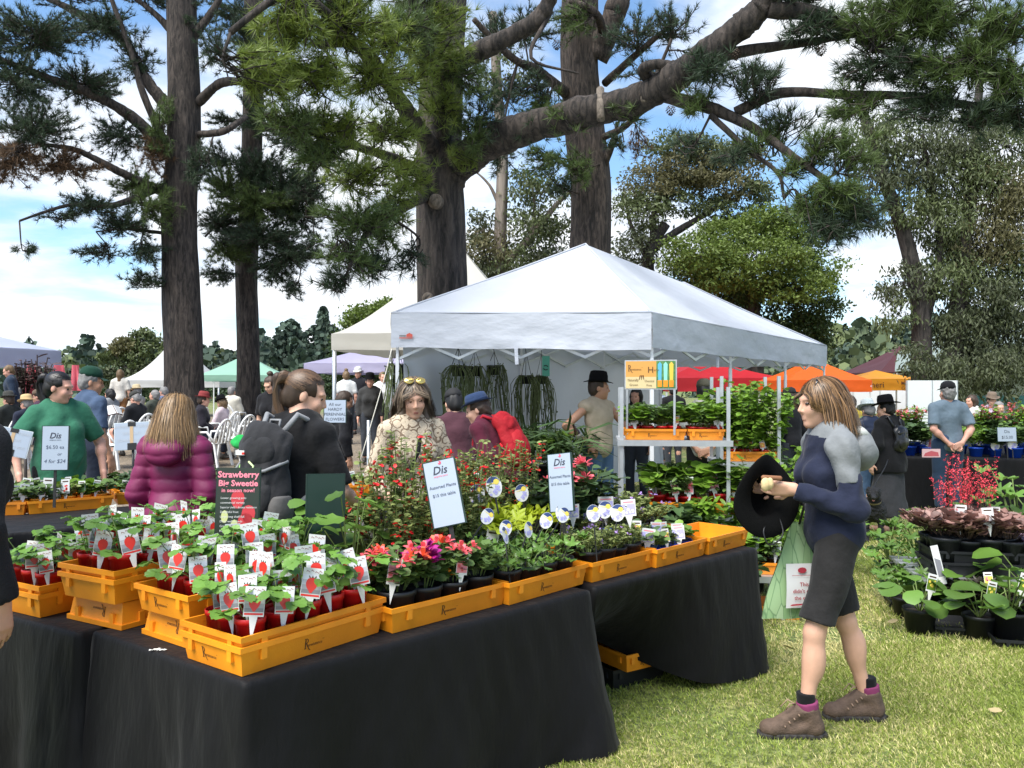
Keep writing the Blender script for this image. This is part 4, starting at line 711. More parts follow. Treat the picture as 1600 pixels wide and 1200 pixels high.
draped_table('display_table', 'black draped table between the backpack woman and the crochet top', [at(470, 700, 6.85).xy, at(800, 700, 7.15).xy, at(800, 700, 7.9).xy, at(470, 700, 7.6).xy], TZ-.02, 6, .013, 10)
# ------------------------------------------------------------------ leaves, pots, tags, signs
G1 = mat('leaf_strawberry', (.125, .25, .038), .42, objvar=.30, trans=.22); G2 = mat('leaf_fresh', (.15, .27, .028), .42, island=.35, trans=.25); G3 = mat('leaf_mid', (.11, .185, .045), .5, island=.4, trans=.22); G4 = mat('leaf_deep', (.055, .10, .032), .5, island=.4, trans=.18); G5 = mat('leaf_lime', (.36, .44, .022), .45, island=.2, trans=.3); G6 = mat('leaf_silver', (.26, .32, .25), .6, island=.2, trans=.2); G7 = mat('leaf_large', (.11, .21, .035), .4, objvar=.35, trans=.25); G8 = mat('leaf_sage', (.21, .25, .075), .55, island=.35, trans=.22)
STEM = mat('stem_green', (.14, .20, .05), .6); STEMR = mat('stem_dark', (.10, .06, .04), .7)
PALE = mat('leaf_heuchera_pink', (.25, .14, .115), .5, island=.4, trans=.15); PURP = mat('leaf_heuchera_purple', (.10, .045, .085), .5, island=.35, trans=.1); DARKH = mat('leaf_heuchera_bronze', (.042, .035, .022), .5, island=.5, trans=.1)
CORAL = mat('petal_coral', (.85, .13, .15), .5, island=.22, trans=.25); MAGE = mat('petal_magenta', (.42, .01, .22), .5, island=.3, trans=.2); REDF = mat('petal_red', (.72, .015, .02), .5, island=.25, trans=.2); PINKF = mat('petal_pink', (.85, .20, .24), .5, island=.2, trans=.25); ORF = mat('petal_orange', (.85, .12, .045), .5, island=.2, trans=.25); LILAC = mat('petal_lilac', (.42, .25, .62), .5, island=.2, trans=.2); WHT = mat('petal_white', (.75, .75, .70), .5, trans=.2); BELL = mat('petal_bell_pink', (.80, .07, .10), .5, island=.3, trans=.2)
CARD = mat('tag_card', (.68, .68, .66), .35); TGREY = [mat('tag_grey%d' % i, (v, v, v*1.08), .35) for i, v in enumerate((.72, .52, .34, .22))]; TRED = mat('tag_red', (.72, .035, .025), .3); TGRN = mat('tag_green', (.10, .25, .05), .35); TYEL = mat('tag_yellow', (.80, .62, .10), .35); TBLU = mat('tag_blue', (.03, .055, .17), .35); TPNK = mat('tag_pink', (.80, .25, .30), .35); TVIO = mat('tag_violet', (.42, .40, .72), .35); BLK = mat('black_stake', (.01, .01, .01), .5); TORG = mat('tag_orange', (.80, .28, .08), .35)
def fan(ring, c=(0, .0, 0)): V = [c]+ring; n = len(ring); return np.array(V, float), [[0, i+1, (i+1) % n+1] for i in range(n)]
def oval(n=8, wd=.42, dish=.10, curl=-.12): return fan([(wd*math.sin(2*PI*i/n)*(1-.15*math.cos(2*PI*i/n)), .5-.5*math.cos(2*PI*i/n), dish*abs(math.sin(2*PI*i/n))+curl*((.5-.5*math.cos(2*PI*i/n))**2)) for i in range(n)], (0, .5, 0))
def toothed(n=22, wd=.46): 
    r = []
    for i in range(n): a = 2*PI*i/n; k = 1+(.07 if i % 2 else -.05); r.append((wd*math.sin(a)*k, .52-.5*math.cos(a)*k, .11*abs(math.sin(a))-.10*(.5-.5*math.cos(a))**2+.03*math.sin(i*2.2)))
    return fan(r, (0, .5, -.015))
def palm(lobes=5, n=26, depth=.3):
    r = []
    for i in range(n): a = 2*PI*i/n; w_ = .72+depth*math.cos(lobes*a)*.8+.05*(1 if i % 2 else -1); w_ *= .45 if abs(a-PI) < .35 else 1; r.append((.55*math.sin(a)*w_, .42+.55*math.cos(a)*w_, .10*math.cos(lobes*a)-.02*i % 3*.01+.05*math.cos(2*a)))
    return fan(r, (0, .40, -.03))
def rnd(n=14): return fan([(.5*math.sin(2*PI*i/n)*(1+.05*math.sin(i*3)), .46-.5*math.cos(2*PI*i/n)*(1 if i else .75), .08+.04*math.sin(i*2.3)) for i in range(n)], (0, .45, -.05))
OV, TO, PA, RO = oval(), toothed(), palm(), rnd(); LAN = oval(8, .17, .05, -.2); HEART = oval(10, .5, .12, -.2); THIN = (np.array([(-.05, 0, 0), (.05, 0, 0), (.04, .6, .03), (0, 1, -.05), (-.04, .6, .03)]), [[0, 1, 2], [0, 2, 4], [4, 2, 3]]); TINY = (np.array([(0, 0, 0), (.3, .5, .08), (0, 1, 0), (-.3, .5, .08)]), [[0, 1, 2], [0, 2, 3]])
PETAL = (np.array([(-.08, 0, 0), (.08, 0, 0), (.26, .55, .10), (.18, .95, -.05), (-.18, .95, -.05), (-.26, .55, .10)]), [[0, 1, 2], [0, 2, 5], [5, 2, 3], [5, 3, 4]])
def tris(mb, V, Fc, pos, M, S): mb.add([tuple(Vector(pos)+Vector(M @ (np.array(v)*S))) for v in V], Fc)
class Fol:
    def __init__(s, seed): s.S = Soup(); s.rng = np.random.default_rng(seed); s.mb = MB()
    def leaves(s, T, P, D, size, mi=0, roll=.6, var=.35):
        n = len(P)
        if n == 0: return
        sz = size*s.rng.uniform(1-var, 1+var*.6, n); V, Fc = scatter(T[0], T[1], np.array(P), dirmats(np.array(D), s.rng.uniform(-roll, roll, n)), np.stack([sz]*3, 1)); s.S.add(V, Fc, mi)
    def stems(s, n, h, r, z0, T, size, per, mi=0, lean=.5, up=.1, smi=1, sr=.0022, start=.25, flower=None, hvar=.35):
        """n upright stems carrying leaves; flower(top, dir) adds a head"""
        rng = s.rng
        for i in range(n):
            a = rng.uniform(0, 6.28); q = math.sqrt(rng.uniform(0, 1)); hh = h*rng.uniform(1-hvar, 1); b = np.array([math.cos(a)*q*r*.35, math.sin(a)*q*r*.35, z0]); e = np.array([math.cos(a)*q*r, math.sin(a)*q*r, z0+hh*(1-.18*q)]); m_ = (b+e)/2+np.array([0, 0, hh*.12])+rng.normal(0, r*.08, 3)
            f = np.linspace(0, 1, 5); pts = [(1-t)**2*b+2*t*(1-t)*m_+t*t*e for t in f]; V, Fc = ribbon(pts, sr); s.S.add(V, Fc, smi)
            t = rng.uniform(start, 1, per); P = ((1-t)**2)[:, None]*b+(2*t*(1-t))[:, None]*m_+(t*t)[:, None]*e; aa = rng.uniform(0, 6.28, per); D = np.stack([np.cos(aa)+math.cos(a)*lean, np.sin(aa)+math.sin(a)*lean, rng.uniform(-.25, .45, per)+up], 1); s.leaves(T, P, D, size, mi)
            if flower: flower(s, e, (e-m_)/np.linalg.norm(e-m_))
        return s
    def mesh(s, mats): return s.S.mesh('foliage', mats, True)
def ribbon(pts, r):
    pts = np.array(pts); k = len(pts); d = np.gradient(pts, axis=0); V = []
    for j in range(3):
        a = 2*PI*j/3; V.append(pts+r*np.stack([np.full(k, math.cos(a)), np.full(k, math.sin(a)), np.zeros(k)], 1) if abs(d[0, 2]) > .3*np.linalg.norm(d[0]) else pts+r*np.stack([np.zeros(k), np.full(k, math.cos(a)), np.full(k, math.sin(a))], 1))
    V = np.concatenate(V); Fc = [[j*k+i, ((j+1) % 3)*k+i, ((j+1) % 3)*k+i+1, j*k+i+1] for j in range(3) for i in range(k-1)]; Fc = np.array(Fc); return V, np.concatenate([Fc[:, [0, 1, 2]], Fc[:, [0, 2, 3]]])
def fl_lily(mi, size=.05, n=4):
    def f(s, e, d):
        for k in range(n):
            a = s.rng.uniform(0, 6.28); c = e+np.array([math.cos(a), math.sin(a), .3])*size*.7; ax = np.array([math.cos(a)*.7, math.sin(a)*.7, .6]); ax /= np.linalg.norm(ax); u = np.cross(ax, [0, 0, 1]); u /= np.linalg.norm(u); v = np.cross(ax, u); D = [ax*.75+u*math.cos(j*PI/3)+v*math.sin(j*PI/3) for j in range(6)]; s.leaves(PETAL, [c]*6, D, size, mi, .2, .15)
    return f
def fl_ball(mi, size=.035, n=30, rad=.02):
    def f(s, e, d):
        D = s.rng.normal(0, 1, (n, 3)); D[:, 2] = np.abs(D[:, 2])*.9+.1; D /= np.linalg.norm(D, axis=1)[:, None]; s.leaves(PETAL, e+D*rad*.5, D, size, mi, .5, .25)
    return f
def fl_spike(mi, size=.022, n=9, L_=.10, p=.6):
    def f(s, e, d):
        if s.rng.uniform() > p: return
        k = s.rng.integers(3, n); t = s.rng.uniform(-.8, 0, k); P = e+np.outer(t, d)*L_+s.rng.normal(0, .006, (k, 3)); D = s.rng.normal(0, 1, (k, 3)); D[:, 2] = -.2; s.leaves(PETAL, np.repeat(P, 2, 0), np.repeat(D, 2, 0)+s.rng.normal(0, .35, (2*k, 3)), size, mi, .6)
    return f
POTM = {}
def pot_meshes(matr, r, h, square=False):
    k = (matr.name, r, h, square)
    if k not in POTM:
        mb = MB(); n = 4 if square else 22
        if square:
            M = Matrix.Rotation(PI/4, 3, 'Z'); mb.lathe([(r*1.1, 0), (r*1.36, h*.86), (r*1.43, h*.86), (r*1.43, h), (r*1.33, h), (r*1.28, h*.82)], 4, M=M); mb.sm = [False]*len(mb.sm)
        else: mb.lathe([(r*.78, 0), (r*.96, h*.84), (r*1.03, h*.84), (r*1.04, h*.99), (r, h), (r*.955, h*.985), (r*.93, h*.8)], n)
        p = mb.mesh('pot', matr); mb = MB(); m = 4 if square else 16; rr = r*(1.27 if square else .935); a0 = PI/4 if square else 0
        mb.add([(0, 0, h*.86)]+[(rr*math.cos(a0+2*PI*i/m), rr*math.sin(a0+2*PI*i/m), h*.83) for i in range(m)], [(0, i+1, (i+1) % m+1) for i in range(m)]); POTM[k] = (p, mb.mesh('soil', SOIL))
    return POTM[k]
def berry_tag():
    mb = MB(); w_, h = .031, .092
    mb.poly([(-w_, 0, 0), (w_, 0, 0), (w_, 0, h), (-w_, 0, h)]); mb.poly([(-.013, 0, -.075*.0), (-.0, 0, -.078), (.013, 0, 0)])
    zs = [.072, .056, .040, .026, .014]
    for i in range(4): mb.mi = 1+i; mb.poly([(-w_+.002, -.0006, zs[i+1]), (w_-.002, -.0006, zs[i+1]), (w_-.002, -.0006, zs[i]), (-w_+.002, -.0006, zs[i])])
    mb.mi = 5; mb.poly([(.019*math.sin(a)*(1-.28*(1-math.cos(a))*.5)*1.08, -.0012, .042+.021*math.cos(a)+(-.006 if abs(a-PI) < .3 else 0)) for a in np.linspace(0, 2*PI, 18)[:-1]])
    mb.poly([(-w_+.003, -.0006, .005), (w_-.003, -.0006, .005), (w_-.003, -.0006, .011), (-w_+.003, -.0006, .011)])
    mb.mi = 6
    for x in (-.008, 0, .008): mb.poly([(x-.003, -.0016, .062), (x+.003, -.0016, .062), (x*1.4, -.0016, .070)])
    mb.mi = 7
    for i, (x, z, l) in enumerate(((-.022, .080, .012), (-.008, .083, .010), (.004, .079, .014), (.017, .082, .010))): mb.poly([(x, -.0006, z-.003), (x+l*.2, -.0006, z+.004), (x+l, -.0006, z-.001), (x+l*.9, -.0006, z-.0025), (x+l*.3, -.0006, z+.0015)])
    return mb.mesh('name_tag', [CARD]+TGREY+[TRED, mat('tag_calyx', (.12, .10, .03), .4), mat('tag_script', (.30, .10, .10), .5)])
def photo_tag(name, w_, h, pic, pic2, top=None, stake=None, oval_=False):
    mb = MB()
    if oval_:
        ring = [(w_*math.sin(a), 0, h*.5+h*.5*math.cos(a)) for a in np.linspace(0, 2*PI, 21)[:-1]]; mb.poly(ring)
        def cut(lo, hi, y): return [(w_*.96*math.sin(a)*1.0, y, h*.5+h*.48*max(lo, min(hi, math.cos(a)))) for a in np.linspace(0, 2*PI, 41)[:-1]]
        mb.mi = 1; mb.poly(cut(.45, 1, -.0006)); mb.mi = 2; mb.poly([(-w_*.9, -.0009, h*.62), (w_*.2, -.0009, h*.70), (w_*.85, -.0009, h*.78), (w_*.3, -.0009, h*.64)]); mb.poly([(w_*.35+w_*.35*math.sin(a), -.0012, h*.72+w_*.33*math.cos(a)) for a in np.linspace(0, 2*PI, 13)[:-1]])
        rr = random.Random(2); mb.mi = 3
        for i in range(9): x, z = rr.uniform(-.6, .6)*w_, h*rr.uniform(.12, .5); mb.poly([(x+w_*.2*math.sin(a), -.0012, z+w_*.17*math.cos(a)) for a in np.linspace(0, 2*PI, 6)[:-1]])
        mb.mi = 4; mb.box((0, .004, -.075), (.006, .004, .30)); return mb.mesh('name_tag', [CARD, TBLU, TYEL, TVIO, BLK])
    mb.poly([(-w_, 0, 0), (w_, 0, 0), (w_, 0, h), (-w_, 0, h)]); mb.poly([(-w_*.5, 0, 0), (0, 0, -h*.75), (w_*.5, 0, 0)])
    mb.mi = 1; mb.poly([(-w_*.9, -.0006, h*.10), (w_*.9, -.0006, h*.10), (w_*.9, -.0006, h*.72), (-w_*.9, -.0006, h*.72)]); mb.mi = 2; rr = random.Random(len(name))
    for i in range(6): x, z, q = rr.uniform(-.55, .55)*w_, h*rr.uniform(.2, .62), w_*rr.uniform(.15, .32); mb.poly([(x+q*math.sin(a), -.0012, z+q*math.cos(a)) for a in np.linspace(0, 2*PI, 8)[:-1]])
    mb.mi = 3; mb.poly([(-w_*.7, -.0006, h*.80), (w_*.7, -.0006, h*.80), (w_*.7, -.0006, h*.88), (-w_*.7, -.0006, h*.88)])
    return mb.mesh('name_tag', [CARD, pic, pic2, top or INK])
TAGS = {'berry': berry_tag(), 'herb': photo_tag('herb', .022, .075, TGRN, G5), 'chilli': photo_tag('chilli', .022, .075, CARD, TRED), 'pink': photo_tag('pinkx', .024, .09, TPNK, CORAL), 'yellow': photo_tag('yel', .024, .085, TYEL, TPNK), 'geran': photo_tag('geranium', .035, .075, TVIO, CARD, TPNK), 'dark': photo_tag('dark12', .022, .07, BLK, TGRN), 'orange': photo_tag('or', .022, .07, TORG, TYEL), 'blue': photo_tag('oval', .034, .085, TBLU, TYEL, oval_=True), 'white': photo_tag('w', .026, .085, CARD, TGREY[0]), 'green': photo_tag('gg', .026, .09, G2, TYEL)}
def tri_leaf(seed):
    rng = np.random.default_rng(seed); V, Fc = [], []
    for a in (-1.15, 0, 1.15):
        M = np.array(rotmats(np.array([a]), np.array([-.12]), np.array([rng.uniform(-.25, .25)])))[0]; b = len(V); s = .049*rng.uniform(.9, 1.1)*(1.05 if a == 0 else .95); V += [tuple(M @ (np.array(v)*s)+M @ np.array([0, .004, 0])) for v in TO[0]]; Fc += [[i+b for i in f] for f in TO[1]]
    mb = MB(); mb.smooth = True; mb.add(V, Fc); return mb.mesh('leaf', G1)
TRI = [tri_leaf(i) for i in range(4)]
def single_leaf(T, size, m, nm='leaf'): mb = MB(); mb.smooth = True; mb.add([tuple(np.array(v)*size) for v in T[0]], T[1]); return mb.mesh(nm, m)
def potted(name, potm, r, h, square=False):
    root = bpy.data.objects.new(name, None); root.empty_display_size = .03; p, s_ = pot_meshes(potm, r, h, square); q = obj('pot', p, root); link(root); obj('soil', s_, q); return root
def leafed(root, rng, n, z0, hmin, hmax, spread, leaf_meshes, pitch=(-.5, .15), sr=.0018, sc=(.8, 1.15), stemm=None):
    """stalked leaves, each leaf a part"""
    mb = MB()
    for i in range(n):
        a = 2*PI*i/n+rng.uniform(-.5, .5); q = rng.uniform(.35, 1); hh = rng.uniform(hmin, hmax); e = Vector((math.cos(a)*spread*q, math.sin(a)*spread*q, z0+hh)); b = Vector((math.cos(a)*.012, math.sin(a)*.012, z0)); mb.tube([b, (b+e)/2+Vector((0, 0, hh*.15)), e], sr, 4, False)
        o = obj('leaf', rng.choice(leaf_meshes), root, e, (rng.uniform(*pitch), rng.uniform(-.35, .35), a-PI/2+rng.uniform(-.5, .5)), rng.uniform(*sc))
    o = mb.build('stalks', stemm or STEM, root); o['kind'] = 'stuff'
def add_tag(root, kind, pos, yaw=0, roll=0, pitch=-.12, s=1.0): return obj('name_tag', TAGS[kind], root, pos, (pitch, roll, yaw), s)
PROTO = {}
def place(proto, pos, rz, label, cat, group, s=1.0, keep_tags=True):
    c = copy_tree(proto); c.location = pos; c.rotation_euler = (0, 0, rz); c.scale = (s, s, s); return tag(c, label, cat, group)
def drop_proto(p):
    for ch in list(p.children): drop_proto(ch)
    bpy.data.objects.remove(p)
def slots(k, nx, ny, jit=.008):
    x, y, z, a, Lx, W, H = TR[k]['frame']; o = []
    for j in range(ny):
        for i in range(nx):
            lx, ly = (i+.5)/nx*(Lx-.06)-(Lx-.06)/2, (j+.5)/ny*(W-.06)-(W-.06)/2; lx += random.uniform(-jit, jit); ly += random.uniform(-jit, jit)
            o.append(Vector((x+lx*math.cos(a)-ly*math.sin(a), y+lx*math.sin(a)+ly*math.cos(a), z+.009)))
    return o
# strawberries
rs = random.Random(5); SB = []
for i in range(5):
    p = potted('potted_strawberry', RED, .050, .128); leafed(p, rs, rs.randint(5, 8), .115, .03, .165, .085, TRI); SB.append(p)
def strawberries(key, nx, ny, label, grp, skip=(), tags=1.0):
    for i, q in enumerate(slots(key, nx, ny)):
        if i in skip: continue
        rz = rs.uniform(0, 6.28); c = place(rs.choice(SB), q, rz, label+(', logo side row', ', middle row', ', inner row')[i//nx], 'potted plant', grp, rs.uniform(.94, 1.06))
        if rs.random() < tags:
            a = math.atan2(q.x, q.y); yaw = -a+rs.uniform(-.55, .55)-rz; d = Vector((math.sin(a+PI), math.cos(a+PI), 0)); d.rotate(Matrix.Rotation(rs.uniform(-.6, .6), 3, 'Z')); d.rotate(Matrix.Rotation(-rz, 3, 'Z'))
            add_tag(c, 'berry', d*.053+Vector((0, 0, rs.uniform(.120, .15))), yaw, rs.uniform(-.2, .2), rs.uniform(-.2, -.02), rs.uniform(.95, 1.08))
        if rs.random() < .5: add_tag(c, 'berry', Vector((rs.uniform(-.03, .03), rs.uniform(-.03, .03), rs.uniform(.16, .20))), -rz+rs.uniform(-.8, .8), rs.uniform(-.3, .3), rs.uniform(-.2, .1))
strawberries('A', 5, 3, 'tagged strawberry plant, red pot, nested tray on the table corner', 'strawberries in the corner tray')
strawberries('B', 5, 3, 'tagged strawberry plant, red pot, raised tray next to the corner', 'strawberries in the raised tray')
strawberries('C', 5, 3, 'tagged strawberry plant, red pot, stacked over the table gap', 'strawberries over the table gap')
strawberries('D', 5, 3, 'strawberry plant in red pot next to the black sleeve', 'strawberries next to the black sleeve')
strawberries('B2', 4, 3, 'strawberry plant in red pot in front of the pink jacket', 'strawberries in front of the pink jacket')
for p in SB: drop_proto(p)
def fol_plant(name, potm, r, h, mesh, square=False):
    p = potted(name, potm, r, h, square); obj('foliage', mesh, p)['kind'] = 'stuff'; return p
def F_(seed, *a, mats, **k): f = Fol(seed); f.stems(*a, **k); return f.mesh(mats)
PM = {}
PM['alst'] = [F_(i, 13, .17, .10, .12, OV, .045, 14, mats=[G3, STEM, CORAL, ORF], flower=(lambda s, e, d: fl_lily(2 if s.rng.uniform() < .7 else 3, .036, 3)(s, e, d) if s.rng.uniform() < .45 else None)) for i in (1, 2, 3)]
PM['bush'] = [F_(10+i, 16, .15, .10, .12, OV, .045, 13, mats=[G3, STEM]) for i in range(2)]
PM['magenta'] = [F_(20, 14, .15, .10, .11, OV, .045, 12, mats=[G3, STEM, MAGE], flower=(lambda s, e, d: fl_ball(2, .046, 28, .034)(s, e, d) if s.rng.uniform() < .4 else None)), F_(21, 12, .12, .12, .11, LAN, .09, 10, mats=[G4, STEM, MAGE, ORF], flower=(lambda s, e, d: fl_ball(2 if s.rng.uniform() < .75 else 3, .045, 30, .04)(s, e, d) if s.rng.uniform() < .5 else None))]
PM['feather'] = [F_(30+i, 18, .11, .10, .10, TINY, .022, 26, mats=[G8, STEM, LILAC], flower=(lambda s, e, d: fl_ball(2, .014, 6, .008)(s, e, d) if s.rng.uniform() < .12 else None)) for i in range(3)]
PM['salvia'] = [F_(40+i, 22, .62, .17, .10, OV, .028, 28, mats=[G8, STEM, REDF], flower=fl_spike(2, .028, 9, .16, .5), start=.06, hvar=.6) for i in range(3)]
PM['dahlia'] = [F_(50+i, 14, .30, .18, .12, OV, .07, 12, mats=[G4, STEM, PINKF], flower=(lambda s, e, d: fl_ball(2, .042, 40, .03)(s, e, d) if s.rng.uniform() < .22 else None)) for i in range(2)]
PM['lime'] = [F_(60, 16, .10, .15, .12, PA, .075, 3, mats=[G5, STEM], start=.7)]
PM['silver'] = [F_(63, 12, .10, .12, .11, PA, .04, 6, mats=[G6, STEM], start=.3)]
PM['seed'] = [F_(70+i, 9, .09, .07, .07, [OV, LAN, TINY, OV][i], [.05, .06, .028, .065][i], [6, 8, 14, 4][i], mats=[[G3, G4, G8, G2][i], STEM]) for i in range(4)]
PM['tom'] = [F_(80+i, 10, .62, .30, .07, OV, .055, 36, mats=[G2, STEM], start=.06, up=-.2) for i in range(3)]
PM['rack'] = [F_(90+i, 12, .16, .10, .085, [OV, LAN, TINY][i], [.07, .065, .03][i], [8, 12, 24][i], mats=[[G2, G3, G3][i], STEM]) for i in range(3)]
PM['dense'] = [F_(100+i, 26, .30, .22, .14, [OV, LAN, OV][i], [.06, .09, .08][i], 18, mats=[[G3, G2, G4][i], STEM]) for i in range(3)]
PM['strap'] = [F_(110, 26, .32, .26, .10, (np.array([(-.03, 0, 0), (.03, 0, 0), (.035, .5, .10), (0, 1, -.1), (-.035, .5, .10)]), [[0, 1, 2], [0, 2, 4], [4, 2, 3]]), .30, 3, mats=[G4, STEM], start=.05)]
PM['spikeflower'] = [F_(120+i, 22, .42, .16, .14, LAN, .07, 16, mats=[G2, STEM, PINKF], flower=fl_spike(2, .035, 14, .16, .55)) for i in range(2)]
PM['heup'] = [F_(130+i, 34, .12, .15, .14, RO, .052, 6, mats=[PALE, STEMR], start=.45, up=.3) for i in range(2)]; PM['heuv'] = [F_(133, 26, .09, .17, .16, PA, .06, 5, mats=[PURP, STEMR], start=.5)]; PM['heud'] = [F_(135+i, 34, .14, .19, .15, PA, .055, 8, mats=[DARKH, STEMR], start=.4) for i in range(2)]
def bells(seed):
    f = Fol(seed); r = f.rng
    for i in range(20):
        a = r.uniform(0, 6.28); q = math.sqrt(r.uniform(0, 1))*.17; e = np.array([math.cos(a)*q, math.sin(a)*q, r.uniform(.46, .74)]); b = np.array([e[0]*.4, e[1]*.4, .15]); V, Fc = ribbon([b, (b+e)/2+np.array([0, 0, .02]), e], .0016); f.S.add(V, Fc, 1)
        k = 26; t = r.uniform(.52, 1, k); P = b+np.outer(t, e-b)+r.normal(0, .012, (k, 3)); f.leaves(TINY, np.repeat(P, 3, 0), r.normal(0, 1, (3*k, 3)), .014, 0)
    return f.mesh([BELL, STEMR])
def pots(kind, potm, r, h, name, P, label, grp, square=False, s=(.92, 1.08), tagk=None, tagp=.8, tz=None, ts=1.0, cat='potted plant', toff=None):
    ms = PM[kind]; pr = [fol_plant(name, potm, r, h, m, square) for m in ms]; out_ = []
    for i, q in enumerate(P):
        rz = random.uniform(0, 6.28) if not square else random.uniform(-.1, .1); c = place(pr[i % len(pr)], q, rz, label if isinstance(label, str) else label[i], cat, grp, random.uniform(*s)); out_.append(c)
        if tagk and random.random() < tagp:
            a = math.atan2(q.x, q.y); d = Vector((math.sin(a+PI), math.cos(a+PI), 0)); d.rotate(Matrix.Rotation(random.uniform(-.7, .7), 3, 'Z')); d.rotate(Matrix.Rotation(-rz, 3, 'Z'))
            k = tagk if isinstance(tagk, str) else random.choice(tagk); add_tag(c, k, d*r*1.0+Vector((0, 0, tz or h+.02)), -a-rz+random.uniform(-.5, .5), random.uniform(-.2, .2), random.uniform(-.25, 0), ts*random.uniform(.9, 1.1))
    for p in pr: drop_proto(p)
    return out_
def at_table(px, py, z=TZ+.01): return on(px, py, z)
E_ = slots('E', 4, 2)
pots('alst', BLACKP, .072, .125, 'potted_lily', [E_[0], E_[2]], ['coral flowering lily in black pot with a pale tag', 'coral budded lily in black pot with a big pink tag'], 'flowering pots in the front tray', tagk='pink', tagp=1, tz=.155)
pots('magenta', BLACKP, .072, .125, 'potted_flower', [E_[1], E_[4]], ['magenta flowered plant in black pot between the coral ones', 'purple and orange blooms with narrow leaves in black pot'], 'flowering pots in the front tray')
pots('bush', BLACKP, .072, .125, 'potted_flower', [E_[3], E_[5], E_[6]], ['leafy budding plant in black pot at the tray end', 'leafy plant in black pot behind the magenta bloom', 'leafy plant in black pot beside the lobed leaves'], 'flowering pots in the front tray')
PALML = [single_leaf(palm(5, 26, .3), .072, G7), single_leaf(palm(7, 28, .22), .066, G7), single_leaf(palm(5, 26, .25), .08, G7)]
rg = random.Random(9)
for i, q in enumerate(slots('F', 4, 2)):
    p = potted('potted_geranium', BLACKP, .066, .12); leafed(p, rg, 15, .10, .02, .13, .10, PALML, (-.55, .25)); p.location = q; p.rotation_euler.z = rg.uniform(0, 6); tag(p, 'lobed leaf geranium in black pot with an oval blue tag' if i < 4 else 'lobed leaf geranium in black pot in the back half of its tray', 'potted plant', 'geraniums with lobed leaves')
    if i < 6: add_tag(p, 'blue', Vector((.0, .0, .25+rg.uniform(-.03, .05))), -p.rotation_euler.z+rg.uniform(.2, 1.1), rg.uniform(.35, .8), -.35, .92)
pots('feather', BLACKP, .060, .115, 'potted_geranium', slots('G', 4, 2), 'feathery leaved geranium in black pot', 'feathery geraniums', tagk=['blue', 'blue', 'geran'], tagp=.85, tz=.25, ts=1.0)
pots('seed', BLUEP, .046, .075, 'potted_seedling', slots('H', 4, 2), 'square blue pot seedling with yellow and pink tags', 'seedlings in square blue pots', True, tagk=['yellow', 'geran'], tagp=1, tz=.10, ts=.95)
pots('salvia', BLUEP, .066, .11, 'potted_salvia', [q+Vector((0, 0, 0)) for q in slots('E2', 4, 2)], ['tall red flowering salvia in blue pot behind the coral lilies']*4+['tall red flowering salvia in blue pot, further row near the crochet top']*4, 'red salvias on the stall', s=(.8, 1.1))
pots('salvia', BLUEP, .066, .11, 'potted_salvia', [Vector((at(px, 700, d).x, d, TZ+.002)) for px, d in ((735, 4.25), (775, 4.35), (815, 4.45), (755, 4.5))], 'tall red salvia in blue pot beside the red backpack', 'red salvias on the stall', s=(.85, 1.0))
pots('lime', BLACKP, .070, .12, 'potted_geranium', slots('F2', 3, 1), 'lime green lobed geranium in black pot', 'lime geraniums', s=(1.1, 1.3), tagk='blue', tagp=1, tz=.27)
pots('dahlia', BLACKP, .075, .13, 'potted_dahlia', slots('G2', 3, 2)[3:], ['pink double dahlia in black pot before the metal rack']*3, 'pink dahlias on the stall', s=(1.0, 1.2))
pots('feather', BLUEP, .062, .115, 'potted_flower', slots('G2', 3, 2)[:3], 'pink tagged blue pot behind the feathery geraniums', 'pink tagged blue pots', tagk='geran', tagp=1, tz=.19, ts=1.1)
pots('silver', BLACKP, .065, .11, 'potted_geranium', [TR['E2'].location+Vector((.28, .12, .008)), TR['E2'].location+Vector((.38, .26, .008))], ['silver leaved plant behind the assorted plants sign']*2, 'silver plants on the stall', tagk='white', tagp=1)
pots('feather', BLACKP, .062, .115, 'potted_herb', slots('H2', 3, 2), 'lilac tinged herb in black pot beyond the blue pots', 'herbs in the far second row', s=(1.0, 1.35))
ROUNDL = [single_leaf(RO, .085, G7), single_leaf(RO, .11, G7), single_leaf(HEART, .10, G7)]
for i, (px, py, s_) in enumerate(((548, 3.42, 1.05), (515, 3.62, .9), (582, 3.55, .9), (478, 3.38, .75), (560, 3.72, .9))):
    p = potted('potted_nasturtium', BLUEP, .066, .11); leafed(p, rg, 10, .09, .06, .36, .12, ROUNDL, (-.5, .1), .003); p.location = (at(px, 700, py).x, py, TZ+.012); p.scale = (s_,)*3; tag(p, ('large round leaved plant in blue pot beside the green board', 'round leaved plant at the foot of the green board', 'round leaved plant in blue pot near the red salvia', 'small round leaved plant with white tags left of the green board', 'smallest round leaved plant near the strawberry sign')[i], 'potted plant', 'round leaved plants')
    if i in (1, 3, 4): add_tag(p, 'white', Vector((0, -.05, .14)), rg.uniform(-.3, .3), rg.uniform(-.2, .2), -.1, 1.1); add_tag(p, 'white', Vector((.05, -.03, .16)), rg.uniform(-.3, .3), .15, -.1, 1.1)
